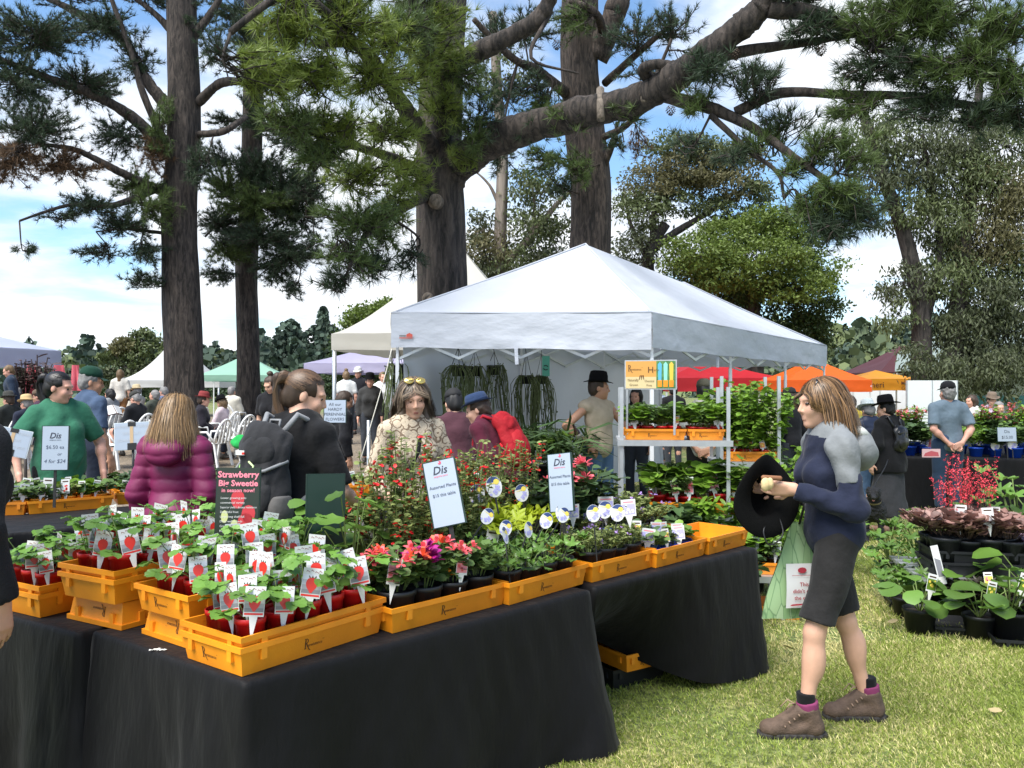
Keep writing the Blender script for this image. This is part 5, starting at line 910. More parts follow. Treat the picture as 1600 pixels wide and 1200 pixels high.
# seedlings on the herb table and the table beyond
for k, (key, tg) in enumerate((('K0', ['dark', 'white']), ('K1', ['chilli', 'herb', 'white', 'dark']), ('K2', ['herb', 'dark', 'chilli']), ('K3', ['herb', 'orange']), ('J0', ['herb']), ('J1', ['herb']), ('J2', ['herb', 'white']), ('J3', ['herb', 'orange']), ('M0', ['orange']), ('M1', ['orange', 'white']), ('M2', ['orange', 'herb']))):
    pots('seed', ORANGE, .038, .075, 'potted_seedling', slots(key, 5 if key[0] != 'M' else 4, 2), 'tagged seedling in small orange pot, '+('tray hidden by the black sleeve', 'tray with red chilli tags', 'tray behind the pink jacket', 'tray left of the strawberry sign', 'back tray behind the black sleeve', 'back tray under the price card', 'back tray next to the pink hood', 'back tray right of the pink jacket', 'tray behind the green board', 'tray before the crochet top', 'tray beside the backpack')[k], 'seedlings of tray '+key[0]+str(k), tagk=tg, tagp=.75, tz=.09, s=(.95, 1.35), ts=1.0)
# ---------------------------------------------------------------- signs
SGN = mat('sign_green_edge', (.006, .03, .020), .4); SWH = mat('sign_white', (.37, .43, .51), .4); TXT = mat('sign_ink', (.035, .04, .06), .6); PNK = mat('sign_pink', (.75, .12, .2), .6); TXG = mat('faint_ink', (.45, .48, .52), .6)
def sign(name, label, pos, w_, h, yaw, roll, pitch, draw, back=SGN, face=SWH, cat='sign', stake=True, group=None):
    root = empty(name, pos, 0, label, cat, group); root.rotation_euler = (pitch, roll, yaw)
    MB().box((0, .006, h/2), (w_+.012, .01, h)).build('board', back, root); mb = MB(); mb.poly([(-w_/2, -.0008, .004), (w_/2, -.0008, .004), (w_/2, -.0008, h-.004), (-w_/2, -.0008, h-.004)]); mb.build('face', face, root)
    if draw: m = MB(); mats = draw(m); o = m.build('lettering', mats, root); o['kind'] = 'stuff'
    if cat == 'sign' and name != 'clip_sign' and stake: MB().box((0, .014, -.10), (.018, .006, .30)).build('stake', BLK, root)
    return root
def d_assorted(m):
    put_text(m, 'Dis', 0, .225, .048, -.002, 0, shear=.25, bold=.012); put_text(m, 'delightful plants', 0, .212, .010, -.002, 1); m.mi = 1; [m.poly([(.004+.008*math.sin(a+t), -.002, .272+.008*math.cos(a+t)) for t in (0, .5, -.5)]+[(.004, -.002, .272)]) for a in range(5)]
    put_text(m, 'Assorted Plants', 0, .165, .0185, -.002, 2, bold=.012); put_text(m, '$15 this table', 0, .130, .0185, -.002, 2, bold=.012); return [TXT, PNK, mat('sign_bluegrey_ink', (.07, .09, .14), .6)]
sign('price_sign', 'white assorted plants price sign tilted over the purple blooms', at(703, 822, 3.45), .135, .285, R(-8), R(-13), R(-10), d_assorted)
sign('price_sign', 'white assorted plants price sign standing before the pink dahlias', at(878, 800, 3.95), .125, .285, R(-32), R(-8), R(-8), d_assorted)
def d_straw(m):
    m.mi = 0; m.poly([(-.085, -.0014, .006), (.085, -.0014, .006), (.085, -.0014, .29), (-.085, -.0014, .29)]); m.mi = 1
    for x, z, q in ((.035, .06, .036), (.0, .16, .03), (.045, .10, .03)): m.poly([(x+q*math.sin(a)*(1-.2*(1-math.cos(a))*.5), -.002, z+q*1.25*math.cos(a)) for a in np.linspace(0, 2*PI, 14)[:-1]])
    m.mi = 2
    for x, z, q in ((-.01, .05, .022), (-.05, .09, .02)): m.poly([(x+q*.7*math.sin(a), -.0024, z+q*1.3*math.cos(a)) for a in np.linspace(0, 2*PI, 12)[:-1]])
    put_text(m, 'Strawberry', 0, .25, .036, -.003, 3, bold=.03); put_text(m, 'Big Sweetie', 0, .215, .034, -.003, 3, bold=.03); put_text(m, 'in season now!', 0, .19, .022, -.003, 3, bold=.02)
    for i, t in enumerate(('Lower growing pots', 'commercial variety', 'Superior yield / disease resistance', 'Delightful fruit', 'Large long shelf full', 'Does well in beds', 'Grow in the ground', 'Keeps producing')): put_text(m, t, -.068, .162-i*.019, .0125, -.003, 4, 'LEFT', sx=.85 if len(t) > 25 else 1)
    return [mat('poster_dark', (.02, .03, .02), .4), mat('poster_berry', (.55, .04, .05), .4), mat('poster_pale', (.55, .58, .25), .4), mat('poster_pink', (.85, .25, .32), .5), CARD]
sign('poster_sign', 'dark strawberry poster with pink lettering in front of the backpack woman', at(369, 842, 3.35), .165, .29, R(6), R(1), R(-6), d_straw)
sign('poster_sign', 'plain dark green back of a sign board among the round leaves', at(508, 852, 3.45), .155, .30, R(28), R(2), R(-4), None, face=SGN)
def d_650(m): put_text(m, 'Dis', 0, .215, .055, -.002, 0, shear=.25, bold=.015); put_text(m, 'delightful plants', 0, .20, .012, -.002, 1); put_text(m, '$6.50 ea', 0, .145, .034, -.002, 1); put_text(m, 'or', .03, .10, .03, -.002, 1, shear=.3); put_text(m, '4 for $24', 0, .05, .036, -.002, 1, shear=.2); return [TXT, mat('sign_bluegrey_ink', (.16, .20, .28), .6)]
sign('price_sign', 'white $6.50 each price card in front of the green tee', at(85, 735, 5.5), .165, .30, R(6), 0, R(-4), d_650)
def d_mirror(m):
    for i, t in enumerate(('HARDY PERENNIAL', 'FLOWERS', 'SUN OR SHADE')):
        vs, fs, wd = text_polys(t, .028, align='CENTER'); m.mi = 0; m.add([(-a, -.002, .16-i*.05+b) for a, b in vs], [f[::-1] for f in fs])
    m.mi = 1; m.poly([(-.03, -.003, .0), (.035, -.003, .0), (.035, -.003, .05), (-.03, -.003, .05)]); m.poly([(-.025, -.003, .17), (.03, -.003, .17), (.03, -.003, .20), (-.025, -.003, .20)]); m.mi = 2; m.poly([(-.012, -.0025, .05), (.012, -.0025, .05), (.012, -.0025, .17), (-.012, -.0025, .17)]); return [TXG, BLK, mat('tape_tan', (.5, .35, .2), .6)]
for k, (px, py, ro, yw) in enumerate(((206, 703, -3, 4), (12, 712, 12, 10))):
    d = 5.9; r_ = sign('clip_sign', ('white card clipped with black tape on a stand left of the pink jacket', 'tilted taped white card at the end of the herb table')[k], at(px, py, d), .235, .20, R(yw), R(ro), R(-6), d_mirror, back=mat('clear_holder', (.60, .66, .68), .15))
    mb = MB(); mb.tube([(0, .02, .02), (0, .03, -.28)], .010, 6); mb.build('stand', BLK, r_)
def d_hardy(m):
    for i, t in enumerate(('All our', 'HARDY', 'PERENNIAL', 'FLOWERS')): put_text(m, t, 0, .14-i*.04, .034, -.002, 0)
    return [TXT]
r_ = sign('plant_sign', 'white hardy perennial flowers notice beside the ponytail woman', at(523, 661, 6.6), .17, .19, R(5), 0, R(-8), d_hardy); MB().tube([(0, .02, 0), (0, .02, -.5)], .008, 6).build('stand', BLK, r_)

pe = MB(); rp = random.Random(4)
for k in range(14):
    x, y, a = rp.gauss(0, .018), rp.gauss(0, .007), rp.uniform(0, 6); pe.add([(x+.006*math.cos(a+t), y+.006*math.sin(a+t), .004+.002*math.sin(t*2)) for t in (0, 1.3, 2.6, 3.9, 5.2)], [(0, 1, 2, 3, 4)])
tag(pe.build('fallen_petals', WHT, loc=on(246, 1016, TZ)), 'scatter of small white fallen petals on the black cloth beside the propped tray', 'petals', kind='stuff')
# ------------------------------------------------------------------ people: smooth skinned figures
EDG = [(0, 1), (2, 3), (4, 5), (6, 7), (0, 2), (1, 3), (4, 6), (5, 7), (0, 4), (1, 5), (2, 6), (3, 7)]
class Field:
    """smooth union of tapered capsules and ellipsoids, meshed with surface nets"""
    def __init__(s): s.p = []
    def cap(s, a, b, ra, rb=None, k=.03, g=0, flat=0): s.p.append(('c', np.array(a, float), np.array(b, float), ra, ra if rb is None else rb, k, g, flat)); return s
    def ell(s, c, r, k=.03, g=0, M=None): s.p.append(('e', np.array(c, float), np.array(r, float), None if M is None else np.array(M, float), 0, k, g, 0)); return s
    def dist(s, q, P):
        if q[0] == 'c':
            _, a, b, ra, rb, k, g, fl = q; ab = b-a; L2 = max(ab @ ab, 1e-9); t = np.clip(((P-a) @ ab)/L2, 0, 1); d = np.linalg.norm(P-a-t[..., None]*ab, axis=-1)-(ra+(rb-ra)*t)
            if fl: n = ab/math.sqrt(L2); d = np.maximum(d, (P-b) @ n)
            if fl == 2: d = np.maximum(d, (a-P) @ n)
            return d
        _, c, r, M, _, k, g, fl = q; X = P-c
        if M is not None: X = X @ M
        k0 = np.linalg.norm(X/r, axis=-1); k1 = np.linalg.norm(X/(r*r), axis=-1)+1e-9; return k0*(k0-1)/k1
    def box(s, q, m):
        if q[0] == 'c': r = max(q[3], q[4]); return np.minimum(q[1], q[2])-r-m, np.maximum(q[1], q[2])+r+m
        r = q[2].max() if q[3] is not None else q[2]; return q[1]-r-m, q[1]+r+m
    def mesh(s, h, disp=None, cuts=()):
        bb = [s.box(q, h*2.5) for q in s.p]; lo = np.min([b[0] for b in bb], 0)-h; hi = np.max([b[1] for b in bb], 0)+h; n = np.ceil((hi-lo)/h).astype(int)+1; G = np.full(n, .08, np.float32)
        ax = [lo[i]+h*np.arange(n[i]) for i in range(3)]
        for q in s.p:
            b0, b1 = s.box(q, q[5]+2.5*h); i0 = np.clip(((b0-lo)/h).astype(int), 0, n-1); i1 = np.clip(((b1-lo)/h).astype(int)+2, 1, n); sl = tuple(slice(i0[i], i1[i]) for i in range(3)); P = np.stack(np.meshgrid(*[ax[i][sl[i]] for i in range(3)], indexing='ij'), -1)
            d = s.dist(q, P); g = G[sl]; k = max(q[5], 1e-4); hh = np.maximum(k-np.abs(g-d), 0)/k; G[sl] = np.minimum(g, d)-hh*hh*k*.25
        if disp is not None or cuts:
            P = np.stack(np.meshgrid(*ax, indexing='ij'), -1)
            if disp is not None: near = np.abs(G) < .05; G[near] += disp(P[near])
            for pt, nr in cuts: G = np.maximum(G, (P-np.array(pt)) @ np.array(nr, float))
        return surface_nets(G, lo, h)
    def groups(s, V, gs, tol=.004):
        out_ = np.zeros(len(V), np.int32)
        for q in s.p:
            if q[6] in gs: out_[s.dist(q, V) < tol] = q[6]
        return out_
def surface_nets(G, lo, h):
    S = G < 0; c = np.zeros(tuple(np.array(G.shape)-1), np.int8); cor = [(i, j, k) for i in (0, 1) for j in (0, 1) for k in (0, 1)]; X, Y, Z = c.shape
    sub = lambda A, o: A[o[0]:o[0]+X, o[1]:o[1]+Y, o[2]:o[2]+Z]
    for o in cor: c += sub(S, o)
    act = (c > 0) & (c < 8); I = np.argwhere(act); idx = np.full(c.shape, -1, np.int32); idx[act] = np.arange(len(I)); vals = np.stack([sub(G, o)[act] for o in cor], 1); C = np.array(cor, float); acc = np.zeros((len(I), 3)); cnt = np.zeros(len(I))
    for a, b in EDG:
        va, vb = vals[:, a], vals[:, b]; m = (va < 0) != (vb < 0); t = va[m]/(va[m]-vb[m]); acc[m] += C[a]+t[:, None]*(C[b]-C[a]); cnt[m] += 1
    V = lo+h*(I+acc/cnt[:, None]); Fs = []
    for ax in range(3):
        o = [0, 0, 0]; o[ax] = 1; A = S[:-1 if ax == 0 else None, :-1 if ax == 1 else None, :-1 if ax == 2 else None]; B = S[o[0]:, o[1]:, o[2]:]; E = np.argwhere(A != B); u, v = [(1, 2), (2, 0), (0, 1)][ax]
        ok = (E[:, u] > 0) & (E[:, v] > 0) & (E[:, u] < c.shape[u]) & (E[:, v] < c.shape[v]); E = E[ok]; q = []
        for du, dv in ((-1, -1), (0, -1), (0, 0), (-1, 0)): K = E.copy(); K[:, u] += du; K[:, v] += dv; q.append(idx[tuple(K.T)])
        q = np.stack(q, 1); fl = ~A[tuple(E.T)]; q[fl] = q[fl][:, ::-1]; Fs.append(q[(q >= 0).all(1)])
    return V, np.concatenate(Fs)
def rot3(ax, a): c, s = math.cos(a), math.sin(a); return np.array({'x': [[1, 0, 0], [0, c, -s], [0, s, c]], 'y': [[c, 0, s], [0, 1, 0], [-s, 0, c]], 'z': [[c, -s, 0], [s, c, 0], [0, 0, 1]]}[ax])
def vnoise(seed, amp, f=14.0, az=1.0):
    r = np.random.default_rng(seed); W = r.normal(0, 1, (5, 3))*f*np.array([1, 1, az]); ph = r.uniform(0, 6.28, 5)
    def d(P):
        v = np.zeros(len(P))
        for i in range(5): v += np.sin(P @ W[i]+ph[i]+1.3*np.sin(P @ W[(i+2) % 5]*.6))
        return amp*v/2.2
    return d
EYE = mat('eye_dark', (.03, .022, .018), .2); LIP = mat('lip', (.42, .16, .13), .5)
def skin_m(n, c): return mat('skin_'+n, c, .5, var=.07, scale=25, bump=.03, bscale=180, spec=.35)
SK = {'fair': skin_m('fair', (.62, .36, .25)), 'tan': skin_m('tan', (.48, .25, .155)), 'pink': skin_m('pink', (.62, .33, .24)), 'brown': skin_m('brown', (.34, .17, .10))}
def fab(name, c, var=.10, bump=.55, **k): return mat('fabric_'+name, c, .88, var=var, scale=18, bump=bump, bscale=13, sheen=.08, spec=.15, **k)
HAIRM = {'brown': mat('hair_brown', (.11, .062, .032), .45, island=.5), 'honey': mat('hair_honey', (.165, .092, .040), .42, island=.85), 'dark': mat('hair_dark', (.012, .010, .010), .4, island=.4), 'grey': mat('hair_grey', (.30, .29, .28), .5, island=.3), 'blonde': mat('hair_blonde', (.27, .165, .075), .42, island=.55), 'ash': mat('hair_ash', (.16, .115, .075), .45, island=.8)}
HAIRB = {k: mat('hairbase_'+k, tuple(q*.75 for q in c), .6, var=.3, scale=40) for k, c in dict(brown=(.06, .035, .02), honey=(.12, .068, .032), dark=(.010, .009, .009), grey=(.26, .25, .24), blonde=(.20, .125, .06), ash=(.13, .095, .065)).items()}
def add_hand(f, w, d, n, side, curl=.35, S=1.0):
    d = np.array(d, float); d /= np.linalg.norm(d); n = np.array(n, float); n -= d*(n @ d); n /= np.linalg.norm(n); x = np.cross(d, n)*side; w = np.array(w, float)
    for o in (-1, 0, 1): f.cap(w+x*o*.016*S, w+d*.082*S+x*o*.024*S, .017*S, .0145*S, .016)
    for i, (o, l) in enumerate(((-1.5, .066), (-.5, .078), (.5, .074), (1.5, .058))):
        p = w+d*.085*S+x*o*.0195*S; a = curl*(.55+.12*i); dd = d
        for j, q in enumerate((.46, .32, .26)):
            a2 = a*(.6+j*.55); dd = d*math.cos(a2)+n*math.sin(a2); e = p+dd*l*q*S; f.cap(p, e, (.0098-.001*j)*S, (.0088-.001*j)*S, .004); p = e
    p = w+d*.025*S-x*.024*S; e = p+(d*.5-x*.75+n*.35)*.042*S; f.cap(p, e, .0125*S, .0105*S, .008); e2 = e+(d*.85-x*.25+n*.3)*.036*S; f.cap(e, e2, .0105*S, .0085*S, .004)
def ribbons(paths, nrm, wd):
    """paths (n,k,3) -> ribbon soup"""
    n, k, _ = paths.shape; t = np.gradient(paths, axis=1); sd = np.cross(t, nrm); sd /= np.linalg.norm(sd, axis=2, keepdims=True)+1e-9; tap = np.linspace(1, .55, k)[None, :, None]; A, B = paths-sd*wd*tap, paths+sd*wd*tap
    V = np.stack([A, B], 2).reshape(-1, 3); b = np.arange(n)[:, None]*2*k+2*np.arange(k-1)[None]; b = b.ravel(); return V, np.stack([b, b+1, b+3, b+2], 1)
def hair(root, Mh, c, S, kind, colr, seed, res, length=.30, n=420, hero=True):
    """Mh head rotation, c head centre (local), in head units"""
    rng = np.random.default_rng(seed); f = Field(); T = lambda p: np.array(c)+Mh @ (np.array(p)*S)
    f.ell(T((0, -.022, .036)), np.array((.083, .100, .088))*S, .01, M=Mh); f.ell(T((0, -.055, -.02)), np.array((.076, .065, .075))*S, .03, M=Mh)
    down = np.array([0, 0, -1.0])
    if kind == 'long':
        b = T((0, -.075, -.03)); e = T((0, -.06, 0))+down*length*.9; f.cap(b, e, .062*S, .05*S, .05)
        for sx in (-1, 1): f.cap(T((sx*.075, -.015, .02)), T((sx*.08, -.02, 0))+down*length*.8, .024*S, .028*S, .04)
    tie = None
    if kind in ('pony', 'bun'):
        tie = T((0, -.118, .055)) if kind == 'pony' else T((0, -.06, .14)); 
        if kind == 'bun': f.ell(tie, np.array((.045, .045, .04))*S, .01)
        else: f.ell(T((0, -.118, .058)), np.array((.028, .03, .03))*S, .02); e = tie+Mh @ np.array([0, -.045, -.012])*S; f.cap(tie, e, .018*S, .022*S, .02); f.cap(e, e+down*length*.55+Mh @ np.array([0, -.008, 0]), .022*S, .026*S, .02); f.cap(e+down*length*.55, e+down*length+Mh @ np.array([0, .02, 0]), .026*S, .008*S, .02)
    # hairline: keep the face free
    cuts = [] 
    V, Fc = f.mesh(res*1.3, vnoise(seed, .004*S, 60)); loc = (V-np.array(c)) @ Mh/S; face = (loc[:, 1] > .045-.4*np.maximum(0, loc[:, 2]-.035)) & (loc[:, 2] < .078) & (np.abs(loc[:, 0]) < .072) & (loc[:, 2] > -.14)
    face |= (loc[:, 1] > .02) & (loc[:, 2] < .0) & (np.abs(loc[:, 0]) < .085) & (kind != 'long'); keep = ~face[Fc].all(1); m = npmesh('hair', V, [Fc[keep]], HAIRB[colr]); o = obj('hair', m, root)
    if not hero: return o
    k = 9; P, Nn = [], []
    for i in range(n):
        while True:
            v = rng.normal(0, 1, 3); v /= np.linalg.norm(v)
            if v[2] > -.25 and not (v[1] > .35 and v[2] < .55) and not (abs(v[0]) > .8 and v[1] > .15 and v[2] < .2): break
        R_ = np.array((.085, .103, .091)); ctr = np.array((0, -.022, .036)); path, nr = [], []; p = v*R_+ctr; wob = rng.uniform(0, 6.28); lnn = length*rng.uniform(.62, 1.18); fallen = False
        if kind == 'long' or kind == 'short':
            step = ((lnn if kind == 'long' else .06)+.10)/k; dirn = np.array([v[0]*.8+rng.normal(0, .15), v[1]*.5-.35+rng.normal(0, .15), -.55])
            for j in range(k):
                path.append(p.copy()); q = (p-ctr)/R_; on_ = np.linalg.norm(q); nn = q/R_; nn /= np.linalg.norm(nn); nr.append(nn); d_ = dirn+np.array([0, 0, -.25*j]); g = (Mh.T @ down)
                if p[2] > -.03: d_ = d_-nn*(d_ @ nn)*(1 if d_ @ nn < 0 else .6)
                else: d_ = g+np.array([.10*math.sin(wob+j*.9), .10*math.cos(wob*1.7+j*.8)-.02, 0])+nn*(.38 if p[2] > -.14 else .10)
                p = p+d_/np.linalg.norm(d_)*step
                q = (p-ctr)/R_; r_ = np.linalg.norm(q)
                if r_ < 1.02 and p[2] > -.06: p = ctr+q/r_*1.02*R_
                if p[1] > .0 and p[2] < .045 and abs(p[0]) < .080: p[0] = math.copysign(.080, p[0] if abs(p[0]) > .004 else v[0])
                if p[2] < -.02 and p[1] > .03: p[1] = .03
        else:
            tl = Mh.T @ ((tie-np.array(c))/S)
            for j in range(k):
                t = j/(k-1); q = p*(1-t)+tl*t; qq = (q-ctr)/R_; r_ = np.linalg.norm(qq); 
                if r_ < 1.03 and t < .9: q = ctr+qq/r_*1.03*R_
                path.append(q); nn = qq/R_; nr.append(nn/np.linalg.norm(nn))
        P.append([T(q) for q in path]); Nn.append([Mh @ q for q in nr])
    if kind == 'pony':
        for i in range(n//2):
            a = rng.uniform(0, 6.28); r_ = .03*math.sqrt(rng.uniform(.3, 1))*S; off = Mh @ np.array([math.cos(a)*r_, 0, math.sin(a)*r_]); e = tie+Mh @ np.array([0, -.045, -.012])*S; lnn = length*rng.uniform(.7, 1.1); pts = []
            for j in range(k): t = j/(k-1); q = tie+(e-tie)*min(1, t*3)+down*max(0, t-.2)*lnn*1.2+off*(.7+.9*math.sin(PI*min(1, t+.15)))+Mh @ np.array([.006*math.sin(j+a), -.02*math.sin(t*PI)+.05*t*t, 0]); pts.append(q)
            P.append(pts); Nn.append([off/np.linalg.norm(off)]*k)
    V, Fc = ribbons(np.array(P), np.array(Nn), .0021*S*(1.3 if n < 300 else 1)); q = obj('hair_strands', npmesh('hair_strands', V, [Fc], HAIRM[colr]), o); q['kind'] = 'stuff'; return o
def hat_mesh(kind, m, brim=.075, band=None, crown=.11):
    mb = MB()
    if kind == 'brim':
        n = 40; V = []
        prof = [(.088+brim, .012), (.088+brim, .006), (.10, .0), (.093, .004), (.090, crown*.55), (.078, crown*.93), (.05, crown*1.02), (.0, crown*.92)]
        for r, z in prof: V += [(r*math.cos(2*PI*i/n)*.92, r*math.sin(2*PI*i/n)*1.08, z+(.018*math.cos(4*PI*i/n)*(r-.09)/.07 if r > .1 else 0)) for i in range(n)]
        mb.smooth = True; mb.add(V, [(a*n+i, a*n+(i+1) % n, (a+1)*n+(i+1) % n, (a+1)*n+i) for a in range(len(prof)-1) for i in range(n)])
        if band: mb.mi = 1; mb.lathe([(.0955, .006), (.0935, .030)], 30, sx=.92, sy=1.08)
    else:
        mb.lathe([(.092, 0), (.092, .03), (.080, .07), (.045, .095), (.0, .10)], 28, sx=.9, sy=1.08); mb.smooth = True
        mb.grid([[(x*.078, .085+t*.075*(1-x*x*.55), .006-.02*t-.012*x*x) for x in np.linspace(-1, 1, 9)] for t in (0, .5, 1)])
    return mb.mesh('hat', [m, band or m])
def person(label, pos, rz, S=1.7, sex='f', skin='fair', res=.012, fat=1.0, lean=0.0, head=(0, 0, 0), arms=None, legs=None, seated=False, top=None, bottom=None, shoes=(.03, .025, .02), hairk=('short', 'brown', .2), hat=None, group=None, hero=False, hands=True, extra=None, hdisp=0.0, strands=None, cat='person'):
    """arms: two of (elbow, wrist, hand dir, palm normal, curl); legs: two of (knee, ankle, toe dir); unit height 1.7"""
    s = S/1.7; root = empty('person', pos, rz, label, cat, group); pel = np.array((0, 0, .95 if not seated else .50)); dz = pel[2]-.95; ML = rot3('x', -lean); U = lambda p: pel+ML @ (np.array(p, float)+np.array((0, 0, dz))-pel); hf = .90 if sex == 'f' else 1.0; sw = .150 if sex == 'f' else .176
    hx = rot3('z', head[0]) @ rot3('x', -head[1]) @ rot3('y', head[2]); Mh = hx; hc = U((0, .015+hdisp, 1.575))
    if arms is None: arms = [((sx*(sw+.065), -.03, 1.11), (sx*(sw+.075), .06, .87), (0, .15, -1), (-sx, 0, 0), .5) for sx in (-1, 1)]
    arms = [(U(a[0]), U(a[1]), ML @ np.array(a[2], float), ML @ np.array(a[3], float), a[4]) for a in arms]
    if legs is None: legs = [((sx*.10, .02, .49), (sx*.105, -.015, .09), (sx*.15, 1, 0)) for sx in (-1, 1)] if not seated else [((sx*.12, .44, .50), (sx*.11, .43, .09), (sx*.15, 1, 0)) for sx in (-1, 1)]
    legs = [tuple(np.array(q, float) for q in l) for l in legs]; hips = [pel+np.array((sx*.088*fat**.5, 0, -.03)) for sx in (-1, 1)]; shs = [U((sx*sw, -.012, 1.375)) for sx in (-1, 1)]
    def torso(f, inf, k=.05, bust=True):
        f.ell(U((0, 0, 1.27)), np.array((.145*fat+(.012 if sex == 'm' else 0), .10*fat, .17))+inf, k, M=ML); f.ell(U((0, .004, 1.08)), np.array((.125*fat+(.018 if sex == 'm' else 0), .095*fat, .15))+inf, k, M=ML); f.ell(U((0, -.012, .95)), np.array((.155*fat, .115*fat, .115))+inf, k, M=ML)
        f.cap(shs[0], shs[1], .047+inf, None, k); f.cap(U((-.07, -.02, 1.43)), U((.07, -.02, 1.43)), .042+inf, None, k)
        if sex == 'f' and bust: [f.ell(U((sx*.068, .075*fat, 1.235)), np.array((.066, .06, .07))*fat**.5+inf*.7, .04, M=ML) for sx in (-1, 1)]
    body = Field(); torso(body, -.008)
    for i in (0, 1):
        e, w_ = arms[i][0], arms[i][1]; body.cap(shs[i], e, .046*fat**.6, .038*fat**.5, .03); body.cap(e, w_, .038*fat**.5, .025, .02); fa = e*.72+w_*.28; body.ell(fa, (.040*fat**.5,)*3, .03)
        k_, an, td = legs[i]; body.cap(hips[i], k_, .083*fat, .053*hf*fat**.6, .05); body.cap(k_, an, .051*hf*fat**.6, .034*hf, .03); cf = k_*.68+an*.32; sh = (an-k_)/np.linalg.norm(an-k_); bk = np.array((0, -1, 0)) if not seated else np.array((0, -1, 0)); body.ell(cf+bk*.018, (.048*hf*fat**.5, .052*hf*fat**.5, .09), .04)
        td = td/np.linalg.norm(td); body.cap(an+np.array((0, 0, -.05)), an+td*.13+np.array((0, 0, -.06)), .032, .028, .02)
    nb = U((0, -.02, 1.40)); body.cap(nb, hc+Mh @ np.array((0, -.02, -.05)), .056 if sex == 'm' else .049, .05 if sex == 'm' else .045, .03)
    V, Fc = body.mesh(min(.022, res*1.5)/s); Vs, Fs, Ms = [V], [Fc], [np.zeros(len(Fc), np.int32)]; nv = len(V)
    hd = Field(); T = lambda p: hc+Mh @ np.array(p, float)
    E = lambda c, r, k=.02, g=0: hd.ell(T(c), r, k, g, Mh)
    E((0, -.015, .03), (.074, .094, .084)); E((0, .028, -.045), (.056 if sex == 'f' else .06, .066, .074), .03); E((0, .068, -.098), (.024, .020, .018), .02); hd.cap(T((0, .088, .012)), T((0, .106, -.027)), .0065, .0095, .012); E((0, .095, -.033), (.015, .010, .008), .008); E((0, .074, .026), (.052, .018, .013), .02)
    for sx in (-1, 1):
        E((sx*.034, .066, -.03), (.024, .02, .024), .02); E((sx*.075, -.008, -.01), (.010, .019, .031), .006); E((sx*.030, .081, .004), (.0125, .008, .006), .003, 1); hd.cap(T((sx*.014, .0885, .024)), T((sx*.046, .079, .027)), .0028, None, .003, 3)
    E((0, .0865, -.064), (.020, .0075, .0042), .005, 2); E((0, .0860, -.0725), (.017, .0075, .005), .005, 2); hd.cap(T((0, -.03, -.06)), nb+(hc-nb)*.35, .05 if sex == 'm' else .045, .05 if sex == 'm' else .046, .03)
    hr = (.0052 if res < .0076 else .0072) if hero else (.009 if res < .016 else .013)
    V, Fc = hd.mesh(hr/s); g = hd.groups(V, (1, 2, 3), .0006+hr*.12); gf = g[Fc]; fg = np.where((gf > 0).sum(1) >= 3, gf.max(1), 0); Vs.append(V); Fs.append(Fc+nv); Ms.append(fg); nv += len(V)
    if hands:
        for i in (0, 1):
            hf_ = Field(); d = arms[i][2]; add_hand(hf_, arms[i][1]-d/np.linalg.norm(d)*.005, d, arms[i][3], -1 if i == 0 else 1, arms[i][4]); hf_.cap(arms[i][1]*.75+arms[i][0]*.25, arms[i][1], .028, .024, .015); V, Fc = hf_.mesh((.0048 if res < .0076 else .0075 if res < .0105 else .0095 if res < .016 else .0125)/s); Vs.append(V); Fs.append(Fc+nv); Ms.append(np.zeros(len(Fc), np.int32)); nv += len(V)
    sm = SK[skin]; bm = npmesh('body', np.concatenate(Vs)*s, [np.concatenate(Fs)], [sm, EYE, LIP, HAIRB.get(hairk[1] if hairk else 'brown')], np.concatenate(Ms)); obj('body', bm, root)
    seed = int(abs(pos[0]*971+pos[1]*37)) % 9999
    if top:
        kind, m, sl, hem = top['kind'], top['m'], top.get('sleeve', .45), top.get('hem', .86); inf = top.get('inf', .014); g = Field(); torso(g, inf)
        if hem < .84 and not seated: g.cap(pel+np.array((0, -.01, 0)), pel+np.array((0, -.01, hem-.95-.1)), .145*fat+inf, .15*fat+inf+top.get('flare', .0), .05)
        if top.get('boxy'): g.ell(U((0, .01, 1.05)), np.array((.155*fat, .125*fat, .22))+inf, .05, M=ML)
        for i in (0, 1):
            e, w_ = arms[i][0], arms[i][1]; r0, r1 = .046*fat**.6+inf, .042*fat**.5+inf
            if sl <= .02: continue
            if sl <= 1: b = shs[i]+(e-shs[i])*sl; g.cap(shs[i], b, r0, r0*(1-sl)+r1*sl+.006, .03, 0, 1)
            else: g.cap(shs[i], e, r0, r1, .03); b = e+(w_-e)*(sl-1); g.cap(e, b, r1, .030+inf*.8, .025, 0, 1)
        if top.get('hood'): g.ell(U((0, -.13, 1.375)), (.12, .072, .105), .03, M=ML @ rot3('x', -.35)); g.ell(U((0, -.035, 1.455)), (.092, .088, .032), .03)
        if top.get('collar'): g.cap(U((0, -.02, 1.42)), U((0, 0, 1.49)), .068, .062, .02, 0, 1)
        cuts = [(pel+ML @ np.array((0, 0, hem-.95)), ML @ np.array((0, 0, -1.0)))] if not seated else [(pel+ML @ np.array((0, 0, max(hem, .88)-.95)), ML @ np.array((0, 0, -1.0)))]
        nza, nzb = vnoise(seed, top.get('wr', .005), top.get('wf', 13), .8), vnoise(seed+7, top.get('wr', .005)*.75, 30, .55); nz = lambda P: nza(P)+nzb(P)*(.35+.65*(np.sin(P[:, 2]*9+P[:, 0]*5+seed) > -.2))
        if kind == 'puffer':
            q0 = top.get('q', 105.0)
            disp = lambda P: nz(P)*.6-.0085*np.abs(np.sin((P[:, 2]+.004*np.sin(P[:, 0]*40+P[:, 2]*20))*q0*.5))**.5+.004
        else: disp = nz
